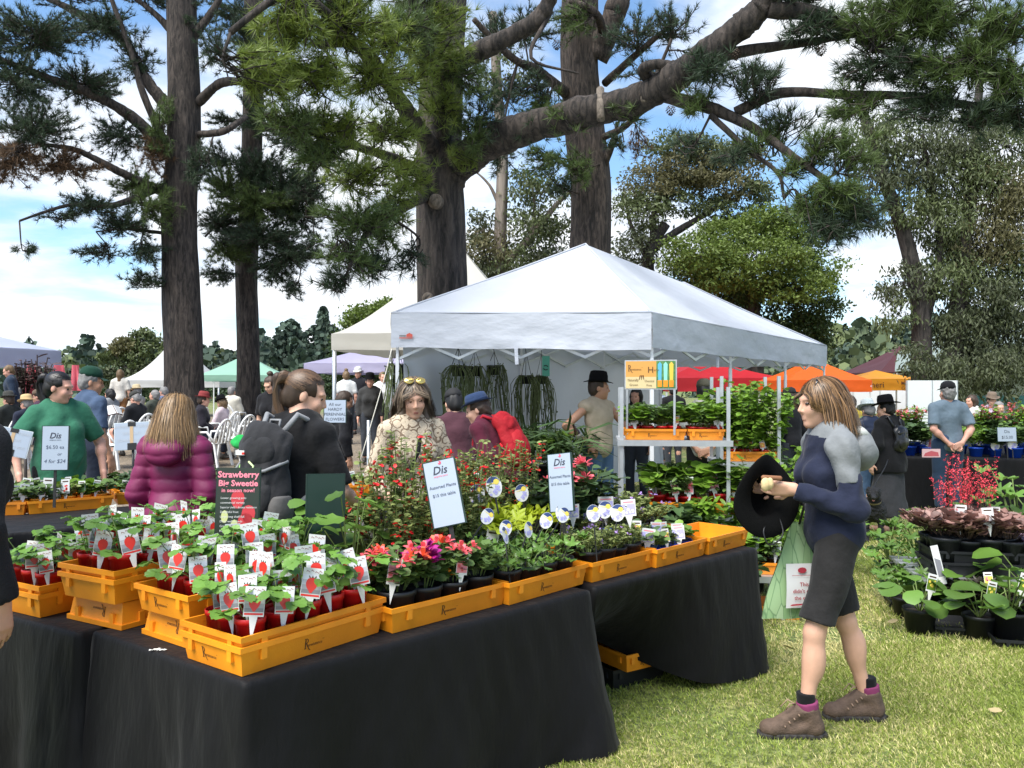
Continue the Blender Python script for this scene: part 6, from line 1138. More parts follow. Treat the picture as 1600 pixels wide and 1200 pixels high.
        V, Fc = g.mesh(res*(1.0 if res < .0076 or kind == 'puffer' and res < .01 else 1.4)/s, disp, cuts)
        mi = None; mats = [m]
        if top.get('paint'): fc = V[Fc].mean(1); mi = top['paint'](fc, shs, arms, U); mats = top['mats']
        o = obj({'puffer': 'jacket'}.get(kind, kind), npmesh(kind, V*s, [Fc], mats, mi), root)
    if bottom:
        kind, m, ln = bottom['kind'], bottom['m'], bottom.get('len', 1.9); inf = bottom.get('inf', .014); g = Field(); g.ell(pel+np.array((0, -.012, 0)), np.array((.155*fat, .115*fat, .115))+inf*.8, .05, M=ML if not seated else None); g.ell(U((0, 0, 1.04)), np.array((.13*fat, .10*fat, .09))+inf*.6, .05, M=ML)
        if kind == 'skirt':
            zb = bottom['hem']; g.cap(pel+np.array((0, 0, .05)), np.array((0, 0, zb)), .135*fat, .20*fat, .05, 0, 1)
        else:
            for i in (0, 1):
                k_, an = legs[i][0], legs[i][1]; r0, r1 = .086*fat+inf, .058*fat**.6+inf
                if ln <= 1: b = hips[i]+(k_-hips[i])*ln; g.cap(hips[i], b, r0, r0*(1-ln)+r1*ln+bottom.get('loose', .008), .03, 0, 1)
                else: g.cap(hips[i], k_, r0, r1, .03); b = k_+(an-k_)*(ln-1); g.cap(k_, b, r1, .05+inf, .03, 0, 1)
        V, Fc = g.mesh(res*(1.0 if res < .0076 else 1.9)/s, vnoise(seed+3, bottom.get('wr', .004), 15, .5), [(U((0, 0, 1.06)), ML @ np.array((0, 0, 1.0)))]); obj(kind, npmesh(kind, V*s, [Fc], m), root)
    if shoes is not None:
        m = mat('shoe_%02d%02d%02d' % tuple(int(q*99) for q in shoes), shoes, .6, var=.15, scale=30); sl_ = mat('sole', (.05, .045, .04), .8)
        for i in (0, 1):
            an, td = legs[i][1], legs[i][2]; td = td/np.linalg.norm(td); z0 = an[2]-.09; g = Field(); h_ = an-td*.035; t_ = an+td*.165; g.cap(np.array((h_[0], h_[1], z0+.045)), np.array((t_[0], t_[1], z0+.036)), .040, .034, .02); g.cap(np.array((h_[0], h_[1], z0+.05)), an+np.array((0, 0, .0)), .042, .046, .02); V, Fc = g.mesh(max(.014, min(res*1.2, .024))/s, None, [((0, 0, z0+.012), (0, 0, -1))]); sh_ = obj('shoe', npmesh('shoe', V*s, [Fc], m), root)
    if hairk: hair(root, Mh, hc*s, s, hairk[0], hairk[1], seed, max(res*.7, .008), hairk[2]*s, n=int((strands or 420)*1.4), hero=hero or bool(strands))
    if hat:
        hm = hat_mesh(hat[0], hat[1], *(hat[2:] if len(hat) > 2 else ())); o = obj('hat', hm, root, tuple((hc+Mh @ np.array((0, -.016, .062 if hat[0] == 'brim' else .055)))*s)); o.rotation_euler = Matrix([list(r) for r in Mh]).to_euler(); o.scale = (s*1.02,)*3
    root['s'] = s; return root
def placep(px, d, dz=0.0): p = stand(px, d); p.z += dz; return p
# ------------------------------------------------------------------ the shoppers near the stall
NAVY = fab('navy', (.017, .021, .042)); HGREY = fab('heather', (.19, .20, .205), .12); BLKF = fab('black', (.010, .010, .011)); CHAR = fab('charcoal', (.022, .021, .021), .15)
def hooded_woman():
    d = 3.86; pos = Vector(((1300-800)/F*d, d, 0)); q = lambda px, py, x=0.0: np.array((x, (1300-px)/F*d, 1.6-(py-HZ)/F*d))/(1.63/1.7)
    hd = q(1287, 645)
    r = person('woman in navy and grey hoodie and dark shorts holding a black hat', pos, R(90), 1.66, 'f', 'fair', .0072, .98, .07, (.12, .10, 0),
        arms=[((-.215, -.035, 1.085), (-.12, .215, 1.185), (.25, 1, .12), (.9, -.25, .35), .9), ((.215, .0, 1.09), (.10, .235, 1.175), (-.25, 1, .1), (-.9, -.25, .3), 1.0)],
        legs=[((-.095, .120, .49), (-.105, .165, .09), (-.05, 1, 0)), ((.095, -.105, .49), (.105, -.215, .09), (.05, 1, 0))],
        top=dict(kind='hoodie', m=NAVY, sleeve=.02, hem=.842, inf=.022, wr=.008, wf=12, paint=lambda fc, shs, arms, U: ((fc[:, 2] > 1.385+.30*fc[:, 1]) | ((np.abs(fc[:, 0]) > .165) & (fc[:, 2] > 1.30))).astype(np.int32), mats=[NAVY, HGREY]), bottom=dict(kind='shorts', m=CHAR, len=.88, inf=.003, loose=.022, wr=.007), shoes=None, hairk=('long', 'honey', .155), hero=True, strands=900)
    s = r['s']; BOOT = mat('boot_suede', (.10, .065, .045), .85, var=.25, scale=40, bump=.25, bscale=120); SOLE = mat('boot_sole', (.025, .022, .02), .8); LACE = mat('boot_lace', (.30, .20, .14), .8); CUFF = mat('boot_lining', (.20, .03, .10), .9); SOCK = fab('sock', (.008, .008, .009))
    for (x, y) in ((-.105, .165), (.105, -.215)):
        a = np.array((x, y, .09)); g = Field(); g.cap(a+(0, -.035, -.035), a+(0, .17, -.042), .045, .036, .02); g.cap(a+(0, -.035, -.03), a+(0, -.005, .055), .048, .052, .02, 0, 1); g.ell(a+(0, .165, -.045), (.046, .05, .036), .02); g.cap(a+(0, .02, .04), a+(0, .12, -.015), .036, .030, .02); V, Fc = g.mesh(.006, vnoise(3, .0016, 60), [((0, 0, .022), (0, 0, -1))]); b = obj('walking_boot', npmesh('walking_boot', V*s, [Fc], BOOT), r)
        g = Field(); g.cap(a+(0, -.05, -.072), a+(0, .185, -.072), .047, .042, .01); V, Fc = g.mesh(.006, lambda P: .004*np.sign(np.sin(P[:, 1]*160)), [((0, 0, .032), (0, 0, 1)), ((0, 0, .0), (0, 0, -1))]); obj('sole', npmesh('sole', V*s, [Fc], SOLE), b)
        mb = MB(); [mb.tube([tuple((a+np.array((-.042, .02+i*.022, .045-i*.017)))*s), tuple((a+np.array((0, .032+i*.022, .074-i*.018)))*s), tuple((a+np.array((.042, .02+i*.022, .045-i*.017)))*s)], .0035, 5) for i in range(5)]; mb.tube([tuple((a+np.array(p))*s) for p in ((0, .05, .07), (-.035, .085, .085), (-.02, .10, .05))], .003, 5); mb.tube([tuple((a+np.array(p))*s) for p in ((0, .05, .07), (.03, .075, .08), (.02, .11, .05))], .003, 5); o = mb.build('laces', LACE, b); o['kind'] = 'stuff'
        g = Field(); g.cap(a+(0, -.012, .045), a+(0, -.006, .085), .049, .050, .01, 0, 2); V, Fc = g.mesh(.007); obj('boot_collar', npmesh('boot_collar', V*s, [Fc], CUFF), b); g = Field(); g.cap(a+(0, -.004, .05), a+(0, .0, .125), .043, .042, .01, 0, 1); V, Fc = g.mesh(.007); obj('sock', npmesh('sock', V*s, [Fc], SOCK), r)
    ML = rot3('x', -.07); pl = np.array((0, 0, .95)); U = lambda p: pl+ML @ (np.array(p, float)-pl); LIN = mat('hood_lining', (.50, .51, .48), .9, var=.1, scale=30)
    for sx, el, wr_ in ((-1, (-.215, -.035, 1.085), (-.12, .215, 1.185)), (1, (.215, .0, 1.09), (.10, .235, 1.175))):
        a_, e_, w_ = U((sx*.150, -.012, 1.375)), U(el), U(wr_); c_ = a_+(e_-a_)*.62
        g = Field(); g.cap(a_+np.array((-sx*.055, 0, .028)), a_, .064, .064, .03); g.cap(a_, c_, .0645, .0610, .03, 0, 1); V, Fc = g.mesh(.0072, lambda P: vnoise(21, .004, 24)(P)+vnoise(25, .003, 45, .6)(P)); obj('grey_sleeve', npmesh('grey_sleeve', V*s, [Fc], HGREY), r)
        g = Field(); g.cap(a_+(e_-a_)*.56, e_, .0545, .0540, .02); g.cap(e_, e_+(w_-e_)*.93, .0555, .038, .03, 0, 1); V, Fc = g.mesh(.0072, lambda P: vnoise(31, .005, 26)(P)+vnoise(35, .003, 50, .6)(P)); obj('navy_sleeve', npmesh('navy_sleeve', V*s, [Fc], NAVY), r)
    g = Field(); g.ell(U((0, -.150, 1.335)), (.118, .078, .110), .03, M=ML @ rot3('x', -.30)); g.cap(U((-.085, -.02, 1.42)), U((-.02, -.12, 1.44)), .036, .04, .03); g.cap(U((.085, -.02, 1.42)), U((.02, -.12, 1.44)), .036, .04, .03); V, Fc = g.mesh(.0085, vnoise(22, .006, 20)); hd2 = obj('hood', npmesh('hood', V*s, [Fc], HGREY), r)
    g = Field(); g.ell(U((0, -.135, 1.425)), (.088, .068, .040), .02, M=ML @ rot3('x', .45)); g.cap(U((-.08, .0, 1.425)), U((-.05, .06, 1.37)), .026, .014, .02); g.cap(U((.08, .0, 1.425)), U((.05, .06, 1.37)), .026, .014, .02); V, Fc = g.mesh(.0085, vnoise(23, .003, 25)); obj('hood_lining', npmesh('hood_lining', V*s, [Fc], LIN), hd2)
    # sunglasses pushed up on the hair, pouch on the hip
    hc = r.children[0]; mb = MB(); L_ = lambda y, z, x: (x*s, y*s, z*s); mb.tube([L_(.09, 1.655, -.06), L_(.095, 1.672, 0), L_(.09, 1.655, .06)], .006, 6); mb.tube([L_(.09, 1.655, -.06), L_(.0, 1.62, -.088), L_(-.03, 1.585, -.088)], .004, 6); mb.tube([L_(.09, 1.655, .06), L_(.0, 1.62, .088), L_(-.03, 1.585, .088)], .004, 6)
    for x in (-.033, .033): mb.lathe([(.0, .004), (.028, .0), (.026, -.004)], 14, c=L_(.098, 1.664, x), M=Matrix.Rotation(-1.1, 3, 'X'))
    mb.build('sunglasses', mat('shades_dark', (.015, .012, .01), .15), r)
    return r, s, d
HW, hs, hd_ = hooded_woman()
def held_hat():
    c = at(1197, 775, 3.80); root = empty('sun_hat', c, 0, 'wide brimmed black felt hat held by the woman in the hoodie', 'hat'); m = mat('hat_felt', (.005, .005, .005), .95, var=.2, scale=60, spec=.08, bump=.3, bscale=200); mb = MB(); n = 48; V = []
    prof = [(.185, .0), (.188, .006), (.184, .012), (.14, .010), (.098, .004), (.094, -.01), (.092, -.06), (.078, -.105), (.0, -.11)]
    for r_, z in prof: V += [(r_*math.cos(2*PI*i/n)*.94, r_*math.sin(2*PI*i/n)*1.05, z+(.028*math.cos(4*PI*i/n+.6)+.012*math.sin(6*PI*i/n))*max(0, (r_-.09)/.095)) for i in range(n)]
    mb.smooth = True; mb.add(V, [(a*n+i, a*n+(i+1) % n, (a+1)*n+(i+1) % n, (a+1)*n+i) for a in range(len(prof)-1) for i in range(n)]); o = mb.build('hat', m, root); o.name = 'felt'
    root.rotation_euler = Matrix((Vector((.72, .30, -.62)).normalized(), Vector((.45, .45, .77)).normalized(), Vector((.35, -.88, .10)).normalized())).transposed().to_quaternion().to_euler()
    mb = MB(); mb.tube(smooth_path([(.09, -.03, .0), (.14, -.12, .03), (.10, -.2, .02), (.05, -.16, .01), (.06, -.09, 0)], 5), .004, 6); mb.build('chin_cord', BLK, root)
held_hat()
def snack():
    root = empty('bread_bun', at(1196, 757, 3.70), 0, 'pale split bread roll in the hand of the hoodie woman', 'bread'); g = Field(); g.ell((0, 0, 0), (.020, .018, .032), .01); g.ell((.022, .004, .004), (.016, .016, .028), .008); V, Fc = g.mesh(.004, vnoise(4, .001, 80)); obj('crust', npmesh('crust', V, [Fc], mat('bread', (.62, .47, .24), .8, var=.15, scale=60)), root)
    g = Field(); g.cap((-.005, .01, .03), (.075, .03, .025), .012, .011, .01); V, Fc = g.mesh(.004); obj('filling', npmesh('filling', V, [Fc], mat('bread_brown', (.25, .11, .05), .7)), root)
snack()
def tote():
    c = at(1238, 965, 3.93); root = empty('tote_bag', c, R(6), 'leaf print green cloth tote bag hanging from the hoodie woman\'s wrist', 'bag'); m = bpy.data.materials.new('leaf_print'); m.use_nodes = True; t = m.node_tree; n = t.nodes; l = t.links; b = n['Principled BSDF']; tcn = n.new('ShaderNodeTexCoord'); v = n.new('ShaderNodeTexVoronoi'); v.inputs['Scale'].default_value = 22; mp = n.new('ShaderNodeMapping'); mp.inputs['Scale'].default_value = (1.2, 1, .3); mp.inputs['Rotation'].default_value = (0, .6, 0); l.new(tcn.outputs['Object'], mp.inputs[0]); l.new(mp.outputs[0], v.inputs['Vector'])
    r_ = n.new('ShaderNodeValToRGB'); e = r_.color_ramp.elements; e[0].position = 0; e[0].color = (.20, .36, .15, 1); e[1].position = 1; e[1].color = (.42, .56, .34, 1); x = e.new(.5); x.color = (.30, .45, .22, 1); l.new(v.outputs['Color'], r_.inputs[0])
    v2 = n.new('ShaderNodeTexVoronoi'); v2.feature = 'DISTANCE_TO_EDGE'; v2.inputs['Scale'].default_value = 22; l.new(mp.outputs[0], v2.inputs['Vector']); mr = n.new('ShaderNodeMapRange'); l.new(v2.outputs[0], mr.inputs[0]); mr.inputs[2].default_value = .05; k = n.new('ShaderNodeMix'); k.data_type = 'RGBA'; l.new(mr.outputs[0], k.inputs[0]); k.inputs[6].default_value = (.12, .22, .10, 1); l.new(r_.outputs[0], k.inputs[7]); l.new(k.outputs[2], b.inputs['Base Color']); b.inputs['Roughness'].default_value = .9
    def surf(sy): return [[(x*(.165-.10*(z/.46)**1.4)+.012+.055*(z/.46), sy*(.030*(1-abs(x)**3)*math.sin(PI*min(1, z/.5+.12))+.004)+.006*math.sin(x*7+z*20), z) for x in np.linspace(-1, 1, 14)] for z in np.linspace(0, .46, 14)]
    mb = MB(); mb.grid(surf(-1)); mb.grid(surf(1)); mb.build('bag_body', m, root)
    mb = MB(); mb.grid([[(x, -.055+.004*math.sin(z*30), z) for x in np.linspace(-.055-.0, .09, 4)] for z in np.linspace(.06, .27, 6)]); mb.mi = 1
    for i, tx in enumerate(('This', 'didn\'t cost', 'the earth')): put_text(mb, tx, .03, .165-i*.032, .026, -.062, 1, bold=.01)
    mb.mi = 1; mb.poly([(-.03, -.062, .215), (.08, -.062, .215), (.08, -.062, .217), (-.03, -.062, .217)]); mb.poly([(.02+.022*math.sin(a), -.062, .24+.014*math.cos(a)) for a in np.linspace(0, 6.28, 12)[:-1]]); mb.poly([(-.04, -.062, .072), (.085, -.062, .078), (.085, -.062, .086), (-.03, -.062, .08)]); mb.build('printed_panel', [mat('panel_white', (.75, .74, .72), .9), mat('panel_red', (.42, .03, .05), .8)], root)
    MB().tube(smooth_path([(.03, -.01, .45), (.05, -.05, .60), (.06, -.03, .66), (.09, .02, .60), (.10, .0, .45)], 4), .006, 6).build('strap', BLK, root)
tote()
# backpack woman ----------------------------------------------------
BW = person('woman with high ponytail in black tee wearing a grey black backpack', Vector(((458-800)/F*4.1, 4.1, 0)), R(-28), 1.70, 'f', 'fair', .009, 1.02, .10, (R(-52), .32, 0), arms=[((-.27, .0, 1.12), (-.28, .12, .89), (0, .5, -1), (1, 0, 0), .6), ((.25, .06, 1.10), (.20, .28, 1.0), (0, 1, -.1), (-1, 0, 0), .6)],
    top=dict(kind='tee', m=BLKF, sleeve=.92, hem=.84, inf=.020, wr=.006), bottom=dict(kind='jeans', m=fab('denim', (.08, .13, .22)), len=1.95), hairk=('pony', 'brown', .32), hero=True, strands=500, hdisp=.02)
def backpack(label, root_, z0, h, w_, dp, colr, strapc, panel, res=.010, fancy=True, yoff=-.13, lean=0.0, pel=.95):
    s = root_['s']; M = Matrix.Translation(root_.location) @ Matrix.Rotation(root_.rotation_euler.z, 4, 'Z'); root = empty('backpack', root_.location, root_.rotation_euler.z, label, 'backpack'); ML = rot3('x', -lean); p0 = np.array((0, 0, pel)); U = lambda p: (p0+ML @ (np.array(p, float)-p0))
    root.location = M @ Vector(U((0, yoff-dp, z0))*s); o0 = U((0, yoff-dp, z0)); W_ = lambda p: U(p)-o0
    g = Field(); g.ell(W_((0, yoff-dp*.45, z0+h*.30)), (w_*.5, dp*.55, h*.36), .05, M=ML); g.ell(W_((0, yoff-dp*.4, z0+h*.68)), (w_*.46, dp*.48, h*.36), .05, M=ML); g.cap(W_((-w_*.3, yoff-dp*.2, z0+h*.1)), W_((w_*.3, yoff-dp*.2, z0+h*.1)), dp*.28, None, .05); g.cap(W_((-w_*.26, yoff-dp*.2, z0+h*.85)), W_((w_*.26, yoff-dp*.2, z0+h*.85)), dp*.28, None, .05)
    V, Fc = g.mesh(res, lambda P: vnoise(12, .006, 22)(P)+vnoise(15, .004, 50)(P)); obj('pack_body', npmesh('pack_body', V*s, [Fc], colr), root)
    g = Field(); g.ell(W_((0, yoff-dp*.80, z0+h*.34)), (w_*.36, dp*.32, h*.27), .03, M=ML); V, Fc = g.mesh(res, vnoise(13, .004, 25)); pk_ = obj('front_pocket', npmesh('front_pocket', V*s, [Fc], panel), root)
    g = Field(); g.ell(W_((0, yoff-dp*.66, z0+h*.74)), (w_*.36, dp*.30, h*.17), .03, M=ML); V, Fc = g.mesh(res, vnoise(14, .004, 25)); obj('top_pocket', npmesh('top_pocket', V*s, [Fc], colr), root)
    for sx in (-1, 1):
        mb = MB(); mb.tube([tuple(W_(p)*s) for p in ((sx*.07, yoff-.01, z0+h*.93), (sx*.10, yoff+.055, 1.475), (sx*.115, .03, 1.43), (sx*.12, .115, 1.30), (sx*.13, .05, 1.12), (sx*.13, yoff, z0+h*.2))], .014, 8); mb.build('shoulder_strap', strapc, root)
        if fancy: mb = MB(); mb.tube([tuple(W_(p)*s) for p in ((sx*w_*.47, yoff-dp*.35, z0+h*.66), (sx*w_*.30, yoff-dp*.92, z0+h*.58), (sx*.02, yoff-dp*1.02, z0+h*.55))], .008, 6); mb.build('compression_strap', strapc, root)
    MB().tube([tuple(W_(p)*s) for p in ((-.03, yoff, z0+h*.95), (-.03, yoff+.01, z0+h*1.04), (.03, yoff+.01, z0+h*1.04), (.03, yoff, z0+h*.95))], .007, 6).build('carry_handle', strapc, root)
    if fancy:
        MB().box(W_((0, yoff-dp*1.03, z0+h*.55))*s, (.05, .014, .028)).build('buckle', BLK, root); MB().tube([tuple(W_(p)*s) for p in ((-w_*.30, yoff-dp*.80, z0+h*.25), (-w_*.36, yoff-dp*.82, z0+h*.45), (-w_*.30, yoff-dp*.75, z0+h*.62))], .004, 5).build('zip_piping', mat('lime_piping', (.30, .60, .15), .6), root); MB().tube([tuple(W_(p)*s) for p in ((.0, yoff-dp*.97, z0+h*.66), (.035, yoff-dp*1.0, z0+h*.62), (.03, yoff-dp*1.06, z0+h*.56))], .005, 6).build('zip_pull', mat('lime_pull', (.50, .62, .30), .6), root)
        mb = MB(); mb.box(W_((-.055, yoff-dp*.97, z0+h*.74))*s, (.055, .006, .022)); mb.mi = 1; mb.box(W_((-.034, yoff-dp*.975, z0+h*.735))*s, (.014, .007, .010)); mb.build('brand_patch', [CARD, TRED], root)
        g = Field(); g.ell(W_((w_*.40, yoff-dp*.5, z0+h*.20)), (w_*.16, dp*.42, h*.19), .02, M=ML); V, Fc = g.mesh(res, None, [(W_((0, 0, z0+h*.34)), (0, 0, 1))]); obj('side_pocket', npmesh('side_pocket', V*s, [Fc], fab('mesh_grey', (.11, .105, .10))), root)
    return root
backpack('charcoal backpack with grey straps and lime zip on the ponytail woman', BW, .93, .50, .31, .17, fab('pack', (.028, .028, .030)), fab('strap_grey', (.22, .225, .23)), fab('pack2', (.036, .036, .038)), .009)
PUF = mat('puffer_magenta', (.165, .008, .062), .55, var=.08, scale=12, bump=.06, bscale=40)
person('woman with long light hair seen from behind in a quilted magenta jacket', Vector(((272-800)/F*4.55, 4.55, 0)), R(-6), 1.57, 'f', 'fair', .0078, .88, .04, (R(8), .2, 0), top=dict(kind='puffer', m=PUF, sleeve=1.92, hem=.80, inf=.024, wr=.005, hood=True, q=84.0), bottom=dict(kind='jeans', m=fab('denim', (.05, .07, .12))), hairk=('long', 'blonde', .25), hero=True, strands=900)
# crochet woman -----------------------------------------------------
def crochet():
    m = mat('crochet', (.52, .43, .31), .95, bump=.4, bscale=140, spec=.15); t = m.node_tree; n = t.nodes; l = t.links; b = n['Principled BSDF']; tcn = n.new('ShaderNodeTexCoord')
    v = n.new('ShaderNodeTexVoronoi'); v.inputs['Scale'].default_value = 19; v.inputs['Randomness'].default_value = .6; l.new(tcn.outputs['Object'], v.inputs['Vector']); w1 = n.new('ShaderNodeMath'); w1.operation = 'SINE'; q = n.new('ShaderNodeMath'); q.operation = 'MULTIPLY'; l.new(v.outputs['Distance'], q.inputs[0]); q.inputs[1].default_value = 14; l.new(q.outputs[0], w1.inputs[0])
    v2 = n.new('ShaderNodeTexVoronoi'); v2.inputs['Scale'].default_value = 42; l.new(tcn.outputs['Object'], v2.inputs['Vector']); sm_ = n.new('ShaderNodeMath'); sm_.operation = 'SUBTRACT'; l.new(w1.outputs[0], sm_.inputs[0]); l.new(v2.outputs['Distance'], sm_.inputs[1]); mr = n.new('ShaderNodeMapRange'); l.new(sm_.outputs[0], mr.inputs[0]); mr.inputs[1].default_value = .05; mr.inputs[2].default_value = .22
    k = n.new('ShaderNodeMix'); k.data_type = 'RGBA'; l.new(mr.outputs[0], k.inputs[0]); k.inputs[6].default_value = (.54, .45, .33, 1); k.inputs[7].default_value = (.20, .145, .10, 1); l.new(k.outputs[2], b.inputs['Base Color']); return m
CRO = crochet()
CW = person('woman in cream crochet top with sunglasses pushed up on her fringe', Vector(((642-800)/F*5.05, 5.05, 0)), R(207), 1.67, 'f', 'fair', .0085, .85, .06, (R(-12), .28, .05), arms=[((-.25, .0, 1.11), (-.20, .20, .98), (.3, 1, -.2), (1, 0, 0), .6), ((.25, .0, 1.11), (.20, .20, .98), (-.3, 1, -.2), (-1, 0, 0), .6)], top=dict(kind='crochet_top', m=CRO, sleeve=1.85, hem=.82, inf=.018, wr=.007), bottom=dict(kind='jeans', m=CHAR), hairk=('long', 'ash', .20), hero=True, strands=800)
def shades():
    mb = MB(); sx_ = 1.67/1.7; hc = np.array((0, .03, 1.62)); M = rot3('z', R(-12)) @ rot3('x', -.28)
    for x in (-.036, .036):
        c = (hc+M @ np.array((x, .075, .085)))*sx_; mb.lathe([(.0, .006), (.024, .003), (.030, .0), (.028, -.004)], 16, c=tuple(c), sy=.8, M=Matrix([list(r) for r in (M @ rot3('x', -.75))]))
    o = mb.build('sunglasses', mat('gold_lens', (.75, .52, .15), .12, metal=.8), CW); mb = MB(); mb.tube([tuple((hc+M @ np.array(p))*sx_) for p in ((-.07, .06, .088), (0, .085, .096), (.07, .06, .088))], .003, 6); mb.build('glasses_frame', mat('gold_frame', (.6, .42, .15), .25, metal=1), o)
    MB().tube([tuple(np.array(p)*sx_) for p in ((-.09, -.05, 1.46), (-.055, .06, 1.44), (.0, .135, 1.25), (.12, .12, 1.0))], .013, 8).build('bag_strap', BLKF, CW)
shades()
# green tee and the man behind her ----------------------------------
person('dark haired woman with ponytail in loose green tee behind the price card', placep(92, 6.7), R(222), 1.74, 'f', 'pink', .009, 1.05, .02, (R(48), .22, 0), arms=[((-.31, -.02, 1.12), (-.31, .08, .88), (0, .2, -1), (1, 0, 0), .5), ((.31, .0, 1.12), (.30, .12, .90), (0, .3, -1), (-1, 0, 0), .6)], top=dict(kind='tee', m=fab('green', (.035, .145, .085)), sleeve=.85, hem=.74, inf=.024, wr=.008, boxy=True), bottom=dict(kind='jeans', m=BLKF), hairk=('pony', 'dark', .24), hero=True, strands=450)
person('man in blue short sleeved shirt and green cap seen from behind', placep(141, 8.2), R(-35), 1.80, 'm', 'tan', .011, 1.12, 0, (R(-30), .15, 0), top=dict(kind='shirt', m=fab('blueshirt', (.055, .085, .145)), sleeve=.9, hem=.90, inf=.02, wr=.007, collar=True), bottom=dict(kind='trousers', m=fab('navyt', (.018, .024, .04))), hairk=('short', 'grey', .1), hat=('cap', fab('greencap', (.010, .045, .028))))
HATB = mat('felt_black', (.006, .006, .007), .9, var=.2, scale=50, spec=.1)
person('man in black hat and beige sleeveless top, hand on hip, by the rack', placep(935, 8.9), R(222), 1.74, 'm', 'tan', .011, 1.08, 0, (R(40), .05, 0), arms=[((-.28, .14, 1.17), (-.34, .40, 1.15), (-.2, 1, 0), (0, 0, -1), .5), ((.41, -.08, 1.18), (.23, .08, .98), (-.5, .45, -.7), (-.3, -1, -.2), .8)], top=dict(kind='sleeveless_top', m=fab('beige', (.46, .37, .26)), sleeve=.12, hem=.84, inf=.022, wr=.007), bottom=dict(kind='jeans', m=fab('denimL', (.10, .17, .28))), hairk=('short', 'brown', .1), hat=('brim', HATB, .055, HATB, .12))
RB = person('bending shopper in navy bucket hat and maroon jacket wearing a red backpack', placep(792, 6.6), R(58), 1.62, 'f', 'fair', .011, 1.08, .48, (R(25), .3, 0), top=dict(kind='jacket', m=fab('maroon', (.075, .012, .025)), sleeve=1.9, hem=.86, inf=.024, wr=.007, collar=True), bottom=dict(kind='trousers', m=CHAR), hairk=('short', 'brown', .1), hat=('brim', fab('bucket', (.025, .045, .10)), .045, fab('bucket', (.025, .045, .10)), .085))
backpack('bright red backpack on the bending shopper in the bucket hat', RB, .98, .46, .30, .15, mat('pack_red', (.30, .010, .016), .75, var=.1, scale=15, bump=.6, bscale=16, spec=.2), fab('strap_red', (.30, .01, .02)), mat('pack_red2', (.33, .012, .018), .7, bump=.6, bscale=18, spec=.2), .011, False, lean=.48)
person('shopper in maroon top and black cap with white stripes, back turned', placep(716, 7.4), R(20), 1.60, 'm', 'fair', .013, 1.1, .25, (0, .3, 0), top=dict(kind='jacket', m=fab('plum', (.075, .03, .04)), sleeve=1.9, hem=.86, inf=.022), bottom=dict(kind='trousers', m=CHAR), hairk=('short', 'dark', .1), hat=('cap', mat('striped_cap', (.012, .012, .013), .8)))
BACKH = [((-.24, -.10, 1.12), (-.07, -.17, .93), (.8, -.1, -.35), (0, -1, 0), .5), ((.24, -.10, 1.12), (.07, -.19, .95), (-.8, -.1, -.35), (0, -1, 0), .5)]
person('man in cap and pale tee with hands clasped behind, past the rack', placep(1100, 9.2), R(-12), 1.72, 'm', 'tan', .012, 1.05, .05, (0, .1, 0), arms=BACKH, top=dict(kind='tee', m=fab('offwhite', (.55, .52, .45)), sleeve=.8, hem=.86, inf=.02), bottom=dict(kind='trousers', m=CHAR), hairk=('short', 'dark', .1), hat=('cap', fab('olivecap', (.09, .085, .06))))
BD = person('woman in black dress, wide black hat and leather backpack walking a dog', placep(1388, 9.9), R(28), 1.60, 'f', 'fair', .011, 1.15, .05, (R(25), .15, 0), arms=[((-.25, -.02, 1.12), (-.24, .06, .88), (0, .2, -1), (1, 0, 0), .7), ((.25, .05, 1.12), (.2, .2, 1.0), (0, 1, 0), (-1, 0, 0), .6)], top=dict(kind='blouse', m=BLKF, sleeve=1.75, hem=.76, inf=.030, wr=.009, boxy=True), bottom=dict(kind='skirt', m=fab('skirt', (.038, .039, .042)), hem=.20, wr=.010), hairk=('short', 'dark', .12), hat=('brim', HATB, .075, HATB, .12), shoes=(.30, .17, .12))
backpack('small black leather backpack on the woman in the black dress', BD, 1.05, .30, .24, .11, mat('leather', (.010, .010, .011), .3), mat('leather', (.010, .010, .011), .3), mat('leather', (.010, .010, .011), .3), .011, False)
person('shopper in navy quilted jacket and pale sun hat beside the black dress', placep(1362, 10.7), R(10), 1.55, 'f', 'fair', .013, 1.1, .12, (0, .35, 0), top=dict(kind='puffer', m=mat('puffer_navy', (.012, .018, .045), .5), sleeve=1.9, hem=.82, inf=.03, q=85.0), bottom=dict(kind='jeans', m=fab('denim2', (.07, .12, .20))), hairk=('short', 'grey', .1), hat=('brim', fab('palehat', (.45, .50, .50)), .06))
GT = person('man in grey blue tee and black cap holding a leaflet behind his back', placep(1481, 11.0), R(2), 1.80, 'm', 'pink', .011, 1.15, 0, (R(3), 0, 0), arms=BACKH, top=dict(kind='tee', m=fab('bluegrey', (.13, .175, .215)), sleeve=.82, hem=.84, inf=.022, wr=.007), bottom=dict(kind='jeans', m=fab('denim3', (.03, .055, .10))), hairk=('short', 'grey', .1), hat=('cap', fab('blackcap', (.012, .012, .014))))
lf = empty('leaflet', at(1455, 708, 10.72), 0, 'pink and white printed leaflet held behind the man in the cap', 'leaflet'); mb = MB(); mb.box((0, 0, 0), (.24, .004, .11)); mb.mi = 1; mb.poly([(-.10, -.003, -.04), (.10, -.003, -.04), (.09, -.003, .01), (.0, -.003, .03), (-.08, -.003, .0)]); mb.build('paper', [mat('leaflet_pale', (.75, .48, .48), .5), mat('leaflet_red', (.55, .10, .12), .5)], lf)
